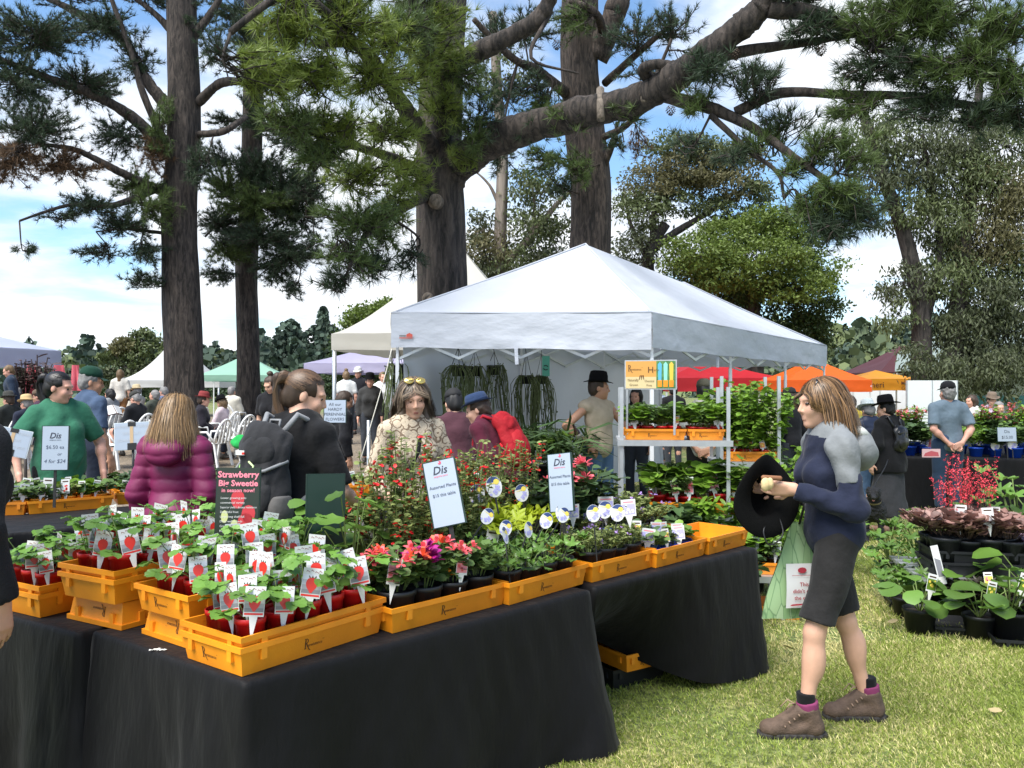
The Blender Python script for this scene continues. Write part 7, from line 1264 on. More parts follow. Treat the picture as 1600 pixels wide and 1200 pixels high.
BS = person('black clad shopper standing at the end of the table with one arm forward', Vector(((-99-800)/F*2.75, 2.75, 0)), R(-20), 1.74, 'f', 'fair', .011, 1.1, .1, (0, .2, 0), top=dict(kind='jumper', m=mat('jumper_black', (.006, .006, .009), .95, var=.2, scale=40, bump=.3, bscale=160), sleeve=1.93, hem=.8, inf=.03), bottom=dict(kind='trousers', m=CHAR), hairk=('short', 'brown', .12))
def dog():
    p = placep(1366, 9.3); root = empty('dog', p, R(155), 'black dog on a lead beside the woman in the black dress', 'dog'); g = Field()
    g.cap((0, -.18, .36), (0, .16, .38), .10, .115, .06); g.ell((0, .14, .35), (.10, .12, .125), .05); g.cap((0, .20, .42), (0, .27, .54), .075, .06, .04); g.ell((0, .29, .57), (.068, .08, .068), .03); g.cap((0, .33, .555), (0, .42, .53), .036, .026, .02)
    for sx in (-1, 1):
        g.ell((sx*.058, .27, .59), (.020, .03, .045), .015); g.cap((sx*.07, .17, .32), (sx*.07, .16, .17), .040, .026, .03); g.cap((sx*.07, .16, .17), (sx*.07, .17, .03), .025, .022, .02); g.ell((sx*.07, .19, .022), (.028, .04, .022), .01)
        g.cap((sx*.07, -.18, .33), (sx*.08, -.12, .22), .058, .040, .03); g.cap((sx*.08, -.12, .22), (sx*.08, -.24, .14), .036, .022, .02); g.cap((sx*.08, -.24, .14), (sx*.08, -.22, .03), .021, .02, .02); g.ell((sx*.08, -.195, .022), (.027, .04, .022), .01)
    g.cap((0, -.26, .40), (0, -.36, .50), .03, .018, .03); V, Fc = g.mesh(.009, vnoise(6, .006, 70)); obj('body', npmesh('body', V, [Fc], mat('dog_fur', (.008, .008, .009), .6, var=.3, scale=60, bump=.8, bscale=150)), root)
    g = Field(); g.ell((0, .435, .538), (.014, .010, .011), .004); V, Fc = g.mesh(.004); obj('nose', npmesh('nose', V, [Fc], mat('dog_nose', (.02, .02, .02), .2)), root); g = Field(); g.ell((0, .40, .505), (.014, .02, .016), .004); V, Fc = g.mesh(.004); obj('tongue', npmesh('tongue', V, [Fc], mat('tongue', (.55, .22, .22), .4)), root)
    MB().tube(smooth_path([(0, .24, .50), (.0, .1, .62), (-.10, -.12, .80), (-.14, -.28, .90)], 4), .006, 5).build('lead', BLK, root); mb = MB(); mb.lathe([(.078, -.012), (.080, .012)], 18, c=(0, .235, .48), M=Matrix.Rotation(-.5, 3, 'X')); mb.build('collar', mat('collar', (.25, .20, .14), .5), root)
dog()

bo = empty('drink_bottle', at(908, 690, 8.55), 0, 'dark labelled bottle at the hip of the man in the black hat', 'bottle'); bo.rotation_euler = (.2, -.45, 0); MB().lathe([(.030, 0), (.032, .01), (.032, .12), (.014, .16), (.013, .20)], 14).build('glass', mat('bottle_brown', (.03, .015, .01), .15), bo); MB().lathe([(.0325, .04), (.0325, .09)], 14).build('bottle_label', mat('bottle_label', (.45, .40, .35), .6), bo)
# ------------------------------------------------------------------ racks, hanging pots, ground plants, far tables
def rack(label, px0, px1, d, depth, rz, shelves, posts_z, name='plant_rack'):
    a = at((px0+px1)/2, 700, d); W = (px1-px0)/F*d; root = empty(name, (a.x, a.y, gz(a.x, a.y)), rz, label, 'rack')
    for x in (-W/2, W/2):
        for y in (0, depth): MB().bar((x, y, 0), (x, y, posts_z), .028).build('post', STEEL, root)
    for z in shelves:
        s_ = MB(); s_.box((0, depth/2, z), (W+.06, depth+.06, .012)); sh = s_.build('shelf', STEEL, root)
        for y in (-.03, depth+.03): MB().box((0, y, z-.014), (W+.065, .008, .045)).build('shelf_lip', STEEL, sh)
    root['W'] = W; return root
def on_rack(rk, x, y, z): return rk.matrix_basis @ Vector((x, y, z))
RK = rack('galvanised plant rack of herbs under the orange herb sign', 972, 1136, 6.35, .55, R(-6), (.30, .63, 1.20), 1.62); W = RK['W']
def shelf_trays(rk, z, xs, lw, tags, kind, potm, lab, key, n=(4, 2), y=.02, W_=.30, ps=(.95, 1.25)):
    for i, x in enumerate(xs):
        c = on_rack(rk, x, y, z+.008); TR[key+str(i)] = tray((c.x, c.y), rk.rotation_euler.z, lw[i], W_, .085, c.z, lab[0][i], sides=(0,), group='trays on the metal racks'); pots(kind, potm, .042, .085, 'potted_herb', slots(key+str(i), *n), lab[1][i], lab[1][i][:30], tagk=tags, tagp=.6, tz=.10, s=ps)
shelf_trays(RK, 1.20, (-W/2+.02, W/2-.30), (.48, .28), ['orange', 'white', 'herb'], 'rack', RED, (('orange herb tray on the top rack shelf beside the post', 'shorter orange tray at the end of the top rack shelf'), ('herb in red pot on the top rack shelf beside the post', 'herb in red pot at the end of the top shelf')), 'RA')
shelf_trays(RK, .63, (-W/2+.20, W/2-.10), (.50, .26), ['orange', 'pink'], 'rack', RED, (('orange tray on the middle rack shelf', 'orange tray jutting out of the middle shelf end'), ('broad leaved herb in red pot on the middle rack shelf', 'herb in red pot at the end of the middle shelf')), 'RB', ps=(1.3, 1.7))
def herb_sign():
    root = empty('herb_sign', on_rack(RK, -W/2+.22, -.02, 1.61), RK.rotation_euler.z+R(-14), 'orange and green herb sign fixed above the metal rack', 'sign'); w_, h = .43, .235; root.scale = (.9, .9, .9); MB().box((0, .012, h/2), (w_+.02, .016, h+.02)).build('frame', STEEL, root)
    for x in (-w_/2+.01, w_/2-.01): MB().box((x, .012, -.20), (.018, .012, .40)).build('post', STEEL, root)
    mb = MB(); mb.poly([(-w_/2, 0, h*.42), (w_*.12, 0, h*.42), (w_*.12, 0, h), (-w_/2, 0, h)]); mb.mi = 1; mb.poly([(-w_/2, 0, 0), (w_*.12, 0, 0), (w_*.12, 0, h*.42), (-w_/2, 0, h*.42)]); mb.mi = 2; mb.poly([(w_*.12, 0, 0), (w_/2, 0, 0), (w_/2, 0, h), (w_*.12, 0, h)])
    for i, c in enumerate((3, 4, 5)):
        x = w_*.19+i*w_*.115; mb.mi = c; mb.poly([(x-.014, -.002, h*.30), (x+.014, -.002, h*.30), (x+.018, -.002, h*.88), (x, -.002, h*.97), (x-.018, -.002, h*.88)]); mb.mi = 6; mb.poly([(x-.018, -.003, h*.05), (x+.018, -.003, h*.05), (x+.020, -.003, h*.30), (x-.020, -.003, h*.30)])
    mb.build('face', [mat('sign_amber', (.62, .31, .07), .5), mat('sign_cream', (.62, .50, .26), .5), mat('sign_leafgreen', (.04, .14, .05), .5, color2=(.10, .24, .06), scale=40), mat('pack_blue', (.10, .40, .55), .4), mat('pack_mint', (.25, .62, .50), .4), mat('pack_gold', (.75, .50, .06), .4), ORANGE], root)
    m = MB(); r_logo(m, -.195, .148, .055, -.003)
    put_text(m, 'H', .0, .135, .075, -.003, 0); put_text(m, 'erbs', .052, .150, .026, -.003, 0); put_text(m, 'Naturally', -.150, .062, .030, -.003, 0, sx=.85); put_text(m, 'Grown', -.145, .022, .026, -.003, 0); put_text(m, 'Chemical', -.008, .055, .026, -.003, 0, sx=.85); put_text(m, 'Free', -.01, .018, .026, -.003, 0)
    for k in range(3): m.poly([(-.078+.02*(k-1), -.003, .075), (-.074+.02*(k-1), -.003, .075), (-.070+.012*(k-1), -.003, .115), (-.080+.012*(k-1), -.003, .11)])
    o = m.build('lettering', mat('sign_brown_ink', (.10, .04, .01), .6), root); o['kind'] = 'stuff'
herb_sign()
RK2 = rack('galvanised rack of tall tomato seedlings beyond the herb rack', 1128, 1216, 7.1, .5, R(-4), (.30, 1.0), 1.75); W2 = RK2['W']
shelf_trays(RK2, 1.0, (-W2/2+.03,), (.45,), ['orange'], 'tom', RED, (('orange tray of tall tomato plants on the far rack',), ('tall tomato seedling in red pot on the far rack',)), 'RC', n=(4, 2), ps=(1.0, 1.15))
pots('tom', BLACKP, .075, .13, 'potted_tomato', [placep(px, d, .30) for px, d in ((1225, 7.2), (1250, 7.4), (1240, 6.9), (1275, 7.6), (1212, 6.6))], 'leafy tomato plant in black pot behind the hoodie woman', 'tomato plants beside the far rack', s=(1.25, 1.45))
bt = rack('low galvanised bench behind the black draped table end', 1165, 1222, 5.75, .5, R(-8), (.30,), .31, 'plant_bench')
c = on_rack(bt, -.12, .02, .308); TR['LB'] = tray((c.x, c.y), bt.rotation_euler.z, .30, .30, .085, c.z, 'orange tray of black pots on the low bench', sides=(0,), group='trays on the metal racks'); pots('rack', BLACKP, .045, .10, 'potted_herb', slots('LB', 2, 2), 'herb in black pot on the low bench', 'herbs on the low bench', tagk='white', s=(1.0, 1.3))
c = on_rack(bt, -.14, .0, .002); TR['LC'] = tray((c.x, c.y), bt.rotation_euler.z, .40, .30, .09, c.z, 'orange tray on the grass under the low bench', logo=False, group='trays on the metal racks')
c = on_rack(bt, .12, .35, .308); TR['LD'] = tray((c.x, c.y), bt.rotation_euler.z, .35, .30, .085, c.z, 'orange tray at the back of the low bench', logo=False, group='trays on the metal racks')
pots('dense', BLACKP, .085, .15, 'potted_shrub', [placep(px, d, dz) for px, d, dz in ((1060, 5.7, 0), (1105, 5.9, 0), (1140, 5.6, .05), (1150, 6.2, 0), (1180, 6.5, 0), (1035, 6.0, .3), (1080, 6.2, .3), (1120, 6.3, .3), (985, 6.0, .35), (950, 6.1, .3), (1000, 5.7, .1))], ['bushy shrub in black pot under the herb rack']*8+['bushy shrub in black pot left of the herb rack post']*3, 'shrubs around the herb rack', s=(.9, 1.3))
# tables inside the marquee with dark foliage
draped_table('display_table', 'black draped table inside the marquee under the hanging plants', [at(690, 700, 8.7).xy, at(905, 700, 8.3).xy, at(905, 700, 9.0).xy, at(690, 700, 9.4).xy], .66, 8, .015, 9)
pots('strap', BLACKP, .07, .11, 'potted_foliage', [Vector((at(px, 700, d).x, d, .667)) for px, d in ((720, 9.0), (765, 8.9), (810, 8.8), (850, 8.6), (885, 8.5), (835, 8.95), (880, 8.8), (745, 9.15))], 'strappy dark foliage plant in black pot inside the marquee', 'foliage plants inside the marquee', s=(1.0, 1.5), tagk='white', tagp=.4)
pots('dense', BLACKP, .07, .11, 'potted_foliage', [Vector((at(px, 700, d).x, d, .667)) for px, d in ((795, 9.0), (865, 8.75), (740, 8.85))], 'glossy leaved plant in black pot inside the marquee', 'glossy plants inside the marquee', s=(1.0, 1.25))
def hanging(px, py, d, r, n, ln, seed, label):
    c = at(px, py, d); root = empty('hanging_pot', c, seed, label, 'hanging pot', 'hanging pots in the marquee'); rng = np.random.default_rng(seed); p, s_ = pot_meshes(BLACKP, r, r*1.25); q = obj('pot', p, root); obj('soil', s_, q); mb = MB(); top = 2.16-c.z
    for a in (0, 2.1, 4.2): mb.tube([(r*math.cos(a), r*math.sin(a), r*1.2), (0, 0, max(.25, top-.1))], .0035, 4)
    mb.tube([(0, 0, max(.25, top-.1)), (.015, 0, max(.3, top-.03)), (0, 0, max(.32, top))], .004, 4); mb.build('hanger', BLK, root)
    S = Soup()
    for i in range(n):
        a = rng.uniform(0, 6.28); o = r*rng.uniform(.7, 1.9); l_ = ln*rng.uniform(.45, 1.1); b = np.array([math.cos(a)*r*.6, math.sin(a)*r*.6, r*1.15]); t = np.linspace(0, 1, 8); up = .06*np.sin(np.clip(t*3, 0, PI)); P = np.stack([b[0]+math.cos(a)*o*np.clip(t*2.2, 0, 1)+.02*np.sin(t*7+a), b[1]+math.sin(a)*o*np.clip(t*2.2, 0, 1)+.02*np.cos(t*6+a), b[2]+up-l_*np.clip(t-.18, 0, 1)*1.2], 1); V, Fc = ribbon(P, .0045); S.add(V, Fc, 0)
        if i % 3 == 0: k = 5; tt = rng.uniform(.2, 1, k); PP = np.array([P[int(q*7)] for q in tt]); D = rng.normal(0, 1, (k, 3)); V, Fc = scatter(TINY[0], TINY[1], PP, dirmats(D, rng.uniform(0, 3, k)), np.full((k, 3), .035)); S.add(V, Fc, 0)
    obj('trailing_foliage', S.mesh('trailing_foliage', [mat('trailing_green', (.13, .165, .055), .6, island=.4, trans=.2)]), root)['kind'] = 'stuff'
for i, (px, py, d, r, n, ln) in enumerate(((622, 583, 8.85, .07, 40, .75), (648, 578, 9.2, .07, 60, 1.1), (668, 580, 9.5, .075, 60, 1.0), (684, 575, 9.9, .07, 44, .9), (716, 588, 9.1, .085, 64, .85), (742, 588, 9.7, .085, 64, .9), (772, 586, 10.1, .085, 64, .85), (822, 600, 10.3, .075, 54, .9), (846, 600, 10.7, .075, 54, .9))): hanging(px, py, d, r, n, ln, i+3, ('hanging black pot of trailing strands by the marquee corner pole', 'hanging pot of trailing strands behind the corner pole one', 'hanging trailing plant above the crochet woman', 'hanging trailing plant right of the crochet woman\'s head', 'hanging pot with arching blades above the striped cap', 'hanging trailing pot above the gap between cap and bucket hat', 'hanging trailing pot above the bucket hat', 'hanging strand plant beside the green tag', 'hanging strand plant under the green tag')[i])
gt = empty('recycle_tag', at(853, 572, 10.6), R(-20), 'mint green hanging tag with arrow mark in the marquee', 'tag'); mb = MB(); mb.box((0, 0, 0), (.10, .004, .26)); mb.mi = 1; [mb.tube([(.03*math.cos(a), -.006, -.02+.03*math.sin(a)) for a in np.linspace(s0, s0+2.2, 7)], .006, 5) for s0 in (.3, 3.4)]; mb.build('card', [mat('mint_card', (.15, .55, .40), .6), BLK], gt)
# right foreground: plants on the lawn and low bench
HEUB = empty('plant_bench', Vector((on(1580, 940).x, 6.0, -.03)), R(-10), 'low slatted bench carrying the heuchera pots', 'bench')
for i in range(7): MB().box((-.05+.0, -.30+i*.115, .285), (1.55, .075, .022)).build('slat', STEEL, HEUB)
for x in (-.78, .68):
    MB().box((x, .04, .262), (.03, .78, .022)).build('rail', STEEL, HEUB)
    for y in (-.30, .36): MB().box((x, y, .125), (.03, .03, .25)).build('leg', STEEL, HEUB)
hb = lambda x, y, z=.298: HEUB.matrix_basis @ Vector((x, y, z))
for i, (x, y, z, l_) in enumerate(((-.72, -.30, .298, 'lower black crate under the pale heucheras'), (-.71, -.295, .378, 'upper black crate under the pale heucheras'))):
    c = hb(x, y, z); TR['N%d' % i] = tray((c.x, c.y), R(-10), .62, .42, .10, c.z, l_, plastic=BLACKP, logo=False, name='plastic_crate', group='black crates on the low bench')
pots('heup', BLACKP, .075, .13, 'potted_heuchera', slots('N1', 4, 3), 'pale pink brown heuchera in black pot in the bench crate', 'pale heucheras on the bench', s=(1.25, 1.45), tagk=['white', 'yellow'], tagp=.3, tz=.21)
for k in (0, 1): tag(obj('heuchera_bloom', bells(5+k), None, hb(-.52+k*.2, -.05+.05*k, .42)), ('coral pink bell flower sprays rising from the pale heucheras' if k == 0 else 'second coral pink bell spray beside the taller one'), 'flowers', 'coral bell sprays')
pots('heuv', BLACKP, .10, .19, 'potted_heuchera', [hb(.05, -.20), hb(.08, .10), hb(.34, -.15)], 'purple leaved heuchera in large black pot on the bench', 'purple heucheras on the bench', s=(1.0, 1.15), tagk='white')
pots('heud', BLACKP, .10, .17, 'potted_heuchera', [placep(px, d) for px, d in ((1500, 5.75), (1535, 5.6), (1520, 5.95))], 'dark bronze heuchera in black pot on the lawn', 'bronze heucheras on the lawn', s=(.95, 1.15), tagk=['yellow', 'white'], tagp=.6, tz=.27)
BIGL = [single_leaf(HEART, .17, G7), single_leaf(RO, .15, G7), single_leaf(oval(12, .55, .10, -.22), .16, G7)]; PALB = [single_leaf(palm(5, 30, .30), .15, G7), single_leaf(palm(7, 32, .24), .14, G7)]
def big(px, py, nleaf, s_, meshes, label, hmax=.24, spread=.17, zb=0.0, tagk=None, r=.105, h=.165):
    p = potted('potted_shrub', BLACKP, r, h); leafed(p, rg, int(nleaf*(2.3 if meshes is PALB else 1.5)), h*.9, .05, hmax, spread, meshes, (-.45, .2), .0045, (.75, 1.2)); q = on(px, py); p.location = (q.x, q.y, gz(q.x, q.y)+zb); p.scale = (s_,)*3; tag(p, label, 'potted plant', 'large leaved pots on the lawn')
    if tagk: add_tag(p, tagk, Vector((.04, -.06, h+.12)), rg.uniform(-.3, .3), .25, -.1, 1.3)
for a in ((1437, 984, 7, 1.0, BIGL, 'glossy heart leaved plant in black pot standing on the open lawn', .22, .16, 0, 'green'), (1530, 994, 7, .95, BIGL, 'heart leaved plant in black pot beside the flat black tray', .22, .16, 0, 'green'), (1578, 1000, 9, 1.05, BIGL, 'heart leaved plant in black pot set in a black tray', .26, .19, .03, 'green'),
          (1612, 975, 9, 1.1, BIGL, 'heart leaved plant in black pot behind the tray one', .30, .2, 0, 'yellow'), (1405, 930, 10, .9, PALB, 'lobed leaf shrub in black pot near the woman\'s shorts', .26, .19, .02, None), (1440, 925, 12, 1.0, PALB, 'lobed leaf shrub in black pot in the middle of the cluster', .28, .2, 0, 'white'), (1475, 928, 11, .95, PALB, 'lobed leaf shrub in black pot below the black crates', .26, .2, 0, None), (1392, 890, 10, .95, PALB, 'lobed leaf shrub in black pot at the far edge of the cluster', .34, .2, 0, None), (1430, 885, 12, 1.0, PALB, 'tall lobed leaf shrub in black pot behind the cluster', .42, .2, 0, None), (1470, 895, 10, 1.0, PALB, 'lobed leaf shrub in black pot beside the bench leg', .30, .2, 0, None), (1590, 900, 12, 1.35, PALB, 'broad lobed shrub rising behind the purple heucheras', .50, .25, .1, None), (1640, 910, 12, 1.3, PALB, 'broad lobed shrub past the purple heucheras', .45, .25, .1, None), (1415, 958, 9, .9, PALB, 'lobed leaf shrub in black pot in front of the cluster', .24, .2, 0, None), (1458, 950, 10, .95, PALB, 'lobed leaf shrub in black pot behind the glossy heart leaved one', .26, .2, 0, 'white'), (1500, 960, 9, .9, BIGL, 'heart leaved plant in black pot behind the flat tray', .28, .18, 0, None), (1560, 958, 9, 1.0, BIGL, 'heart leaved plant in black pot in front of the bench', .30, .2, 0, 'green')): big(*a)
for i, (px, py, L_) in enumerate(((1392, 946, .34), (1462, 990, .36), (1556, 1012, .5))):
    q = on(px, py); TR['P%d' % i] = tray((q.x, q.y), R(-14), L_, .32, .05, gz(q.x, q.y)+.012, ('flat black tray under the lobed shrubs', 'empty flat black tray on the lawn between two pots', 'flat black tray under the heart leaved pot')[i], plastic=BLACKP, logo=False, group='flat black trays on the lawn', name='plant_tray')
tg = empty('plant_label', at(1472, 905, 5.7), R(-5), 'long white plant label leaning against the black crates', 'label'); mb = MB(); mb.box((0, 0, .10), (.05, .003, .27)); mb.mi = 1; mb.poly([(-.018, -.003, .02), (.018, -.003, .02), (.018, -.003, .13), (-.018, -.003, .15)]); mb.build('card', [CARD, TGREY[3]], tg); tg.rotation_euler = (-.1, -.20, -.1)
# stall table behind, right hand side
RT = [at(1335, 700, 11.9).xy, at(1760, 700, 11.2).xy, at(1760, 700, 12.4).xy, at(1335, 700, 13.1).xy]
draped_table('display_table', 'long black draped shrub stall table past the man in the cap', RT, .62, 9, .02, 7, n_step=.05)
pz = lambda px, d: Vector((at(px, 700, d).x, d, .625))
pots('dense', BLUEP, .09, .12, 'potted_shrub', [pz(px, d) for px, d in ((1350, 12.2), (1385, 12.1), (1420, 12.1), (1450, 12.0), (1525, 11.9), (1555, 11.8), (1585, 11.7), (1610, 11.7), (1400, 12.6), (1440, 12.5), (1500, 12.4), (1540, 12.3), (1580, 12.2), (1370, 12.7))], 'leafy shrub in blue pot on the far shrub stall', 'shrubs on the far stall', s=(.95, 1.3), tagk=['white', 'pink', 'blue'], tagp=.7, tz=.10, ts=1.8)
pots('spikeflower', BLUEP, .09, .12, 'potted_lily', [pz(px, d) for px, d in ((1398, 12.5), (1425, 12.6), (1545, 12.3), (1530, 12.5), (1590, 12.3), (1375, 12.6))], 'pink spiked flower plant on the far shrub stall', 'pink spiked flowers on the far stall', s=(1.2, 1.6))
ps_ = sign('price_sign', 'small white price card among the far stall shrubs', at(1574, 690, 11.4), .27, .20, R(4), 0, R(-5), lambda m: (put_text(m, 'Dis', 0, .12, .06, -.002), put_text(m, '$15.00', 0, .04, .06, -.002), [TXT])[2])
# ------------------------------------------------------------------ seated crowd, chairs
CHW = mat('chair_white', (.72, .72, .70), .4, var=.05, scale=6)
def chair_proto():
    root = bpy.data.objects.new('garden_chair', None); link(root); mb = MB(); mb.smooth = True; n = 9
    mb.grid([[(x*(.21+.03*t), -.20+.42*t, .42-.03*math.sin(PI*t)+.012*x*x) for x in np.linspace(-1, 1, n)] for t in np.linspace(0, 1, 7)]); mb.grid([[(x*(.21+.03*t), -.20+.42*t, .405-.03*math.sin(PI*t)) for x in np.linspace(-1, 1, n)] for t in np.linspace(0, 1, 3)]); mb.build('seat', CHW, root)
    mb = MB()
    arch = [(.235*math.sin(a), -.21-.10*max(0, math.cos(a)), .44+.40*max(0, math.cos(a))**.8) for a in np.linspace(-PI/2, PI/2, 15)]; mb.tube(arch, .022, 7); mb.build('back_frame', CHW, root)
    for x in (-.11, 0, .11): MB().bar((x, -.21, .42), (x*.9, -.30, .81-abs(x)*.5), .055, .012).build('back_slat', CHW, root)
    for sx in (-1, 1):
        MB().tube([(sx*.235, -.21, .44), (sx*.27, -.08, .63), (sx*.265, .16, .62), (sx*.25, .20, .44)], .020, 7).build('armrest', CHW, root)
        MB().bar((sx*.22, .20, .43), (sx*.25, .24, 0), .045, .03).build('leg', CHW, root); MB().bar((sx*.21, -.19, .43), (sx*.24, -.28, 0), .045, .03).build('leg', CHW, root)
    return root
cp = chair_proto()
def seat(px, d, rz, label): c = copy_tree(cp); c.location = placep(px, d); c.rotation_euler = (0, 0, rz); tag(c, label, 'chair', 'white garden chairs for the audience'); return c
JK = lambda n, c: dict(kind='jacket', m=fab(n, c), sleeve=1.9, hem=.88, inf=.024, wr=.006, collar=True)
TE = lambda n, c: dict(kind='tee', m=fab(n, c), sleeve=.8, hem=.86, inf=.02)
PT = lambda n, c: dict(kind='trousers', m=fab(n, c))
LAP = [((-.22, .06, 1.12), (-.10, .26, 1.02), (.3, 1, -.2), (.3, 0, -1), .5), ((.22, .06, 1.12), (.10, .26, 1.02), (-.3, 1, -.2), (-.3, 0, -1), .5)]
def sitter(label, px, d, rz, top, bot, hk, hatv=None, S=1.7, sex='m', skin='pink', head=(0, .15, 0), lean=.0, chair=None):
    if chair: seat(px, d, rz, chair)
    p = placep(px, d); return person(label, p, rz, S, sex, skin, .02, 1.08, lean, head, arms=LAP, seated=True, top=top, bottom=bot, hairk=hk, hat=hatv, group='seated audience')
straw = mat('straw', (.50, .36, .18), .9)
sitter('seated man in navy jacket and straw coloured hat beyond the green tee', 42, 14.5, R(72), JK('s1', (.018, .022, .04)), PT('s1b', (.16, .15, .12)), ('short', 'grey', .1), ('brim', straw, .055), chair='white garden chair under the straw hatted man')
sitter('seated person in dark hat and dark coat next to the straw hat', 14, 15.5, R(75), JK('s2', (.025, .028, .026)), PT('s2b', (.03, .03, .03)), ('short', 'brown', .1), ('brim', fab('dkhat', (.05, .05, .045)), .05), chair='white garden chair under the dark hatted person')
sitter('seated person in plum jacket and sunglasses behind the straw hat', 60, 16.5, R(110), JK('s3', (.055, .025, .045)), PT('s3b', (.03, .03, .03)), ('short', 'brown', .1), ('cap', fab('s3cap', (.12, .085, .06))), chair='white garden chair under the plum jacket')
sitter('seated woman in grey top with long dark hair behind the blue shirt', 172, 17.5, R(70), JK('s4', (.22, .23, .24)), PT('s4b', (.03, .03, .04)), ('long', 'dark', .2), sex='f', chair='white garden chair under the grey top')
RD = sitter('seated man in black jacket and cap reading a book', 212, 15.8, R(72), JK('s5', (.014, .015, .018)), dict(kind='shorts', m=fab('s5b', (.016, .016, .02)), len=.9), ('short', 'grey', .1), ('cap', fab('s5cap', (.045, .045, .04))), head=(0, .5, 0), chair='white garden chair under the reading man')
bk = empty('open_book', at(178, 641, 15.75), R(40), 'open maroon covered book in the reading man\'s hands', 'book')
for sx in (-1, 1): mb = MB(); mb.box((sx*.08, 0, 0), (.155, .012, .22), Matrix.Rotation(sx*.35, 3, 'Z')); mb.mi = 1; mb.box((sx*.08, -.012, 0), (.145, .010, .205), Matrix.Rotation(sx*.35, 3, 'Z')); mb.build('page_block', [fab('cover', (.12, .03, .025)), CARD], bk)
bk.rotation_euler = (-.7, 0, R(60))
sitter('seated man in olive jacket and sunglasses with grey hair', 242, 17.0, R(72), JK('s6', (.055, .062, .048)), PT('s6b', (.014, .014, .016)), ('short', 'grey', .1), head=(0, -.15, 0), chair='white garden chair under the olive jacket')
sitter('seated elderly person in blue print shirt beside the pine trunk', 256, 19.0, R(70), TE('s7', (.10, .14, .24)), PT('s7b', (.03, .03, .04)), ('short', 'grey', .1), chair='white garden chair close to the pine trunk')
sitter('seated person in cream hat and pale top beyond the olive jacket', 214, 20.0, R(75), TE('s8', (.55, .50, .42)), PT('s8b', (.2, .18, .15)), ('short', 'grey', .1), ('brim', fab('s8h', (.55, .45, .28)), .05))
sitter('seated woman in black coat and red felt hat facing the pink girl', 312, 15.5, R(-75), JK('s9', (.016, .014, .020)), PT('s9b', (.02, .025, .04)), ('short', 'brown', .12), ('brim', mat('felt_red', (.20, .025, .025), .9), .055), sex='f', lean=.1, chair='white garden chair under the red hat')
sitter('seated girl in pale pink long sleeves and black hat', 347, 16.2, R(80), dict(kind='jumper', m=fab('s10', (.55, .45, .48)), sleeve=1.9, hem=.88, inf=.02), PT('s10b', (.25, .22, .2)), ('long', 'blonde', .2), ('brim', HATB, .05), S=1.55, sex='f', head=(0, .3, 0), chair='white garden chair under the girl in pink')
sitter('seated person in cream jumper seen from behind by the green tent', 362, 19.5, R(-15), JK('s11', (.55, .52, .44)), PT('s11b', (.1, .1, .1)), ('short', 'grey', .1), chair='white garden chair under the cream jumper')
sitter('seated person in dark green coat near the far left posts', 26, 18.5, R(80), JK('s12', (.03, .045, .035)), PT('s12b', (.1, .09, .07)), ('short', 'grey', .1))
for i, (px, d, rz, lb) in enumerate(((105, 13.2, 72, 'empty white garden chair beside the green tee woman'), (262, 14.2, 75, 'empty white garden chair left of the magenta jacket hair'), (285, 16.0, 75, 'empty white garden chair in front of the pine trunk'), (330, 14.6, 78, 'empty white garden chair in front of the pink girl'), (370, 15.5, 70, 'empty white garden chair between the girl and the slim pine'), (405, 16.5, 60, 'empty white garden chair before the slim pine'), (300, 17.5, 80, 'empty white garden chair behind the red hat'), (180, 14.4, 75, 'empty white garden chair behind the clipped card'))): seat(px, d, R(rz), lb)
drop_proto(cp)
person('standing fair haired man in navy jacket by the logo tent', placep(20, 17.5), R(120), 1.75, 'm', 'pink', .02, 1.08, .1, (0, .4, 0), top=JK('n1', (.022, .035, .06)), bottom=PT('n1b', (.05, .05, .06)), hairk=('short', 'blonde', .1), group='people standing in the background')
person('blonde woman in white top seen from behind in the crowd', placep(188, 20.5), R(10), 1.68, 'f', 'fair', .02, 1.0, 0, (0, 0, 0), top=TE('n2', (.65, .62, .55)), bottom=PT('n2b', (.3, .15, .06)), hairk=('long', 'blonde', .3), group='people standing in the background')
person('bun haired woman in black tee leaning by the slim pine', placep(428, 11.5), R(170), 1.74, 'f', 'fair', .014, 1.05, .12, (R(-20), .5, 0), top=TE('n3', (.012, .012, .014)), bottom=PT('n3b', (.06, .08, .12)), hairk=('bun', 'brown', .1), group='people standing in the background')
person('person in black hoodie with short hair beside the perennial notice', placep(530, 9.5), R(-60), 1.58, 'm', 'tan', .014, 1.05, .1, (R(-20), .4, 0), top=dict(kind='hoodie', m=fab('n4', (.014, .014, .016)), sleeve=1.9, hem=.84, inf=.026, hood=True), bottom=PT('n4b', (.02, .02, .025)), hairk=('short', 'brown', .1), group='people standing in the background')
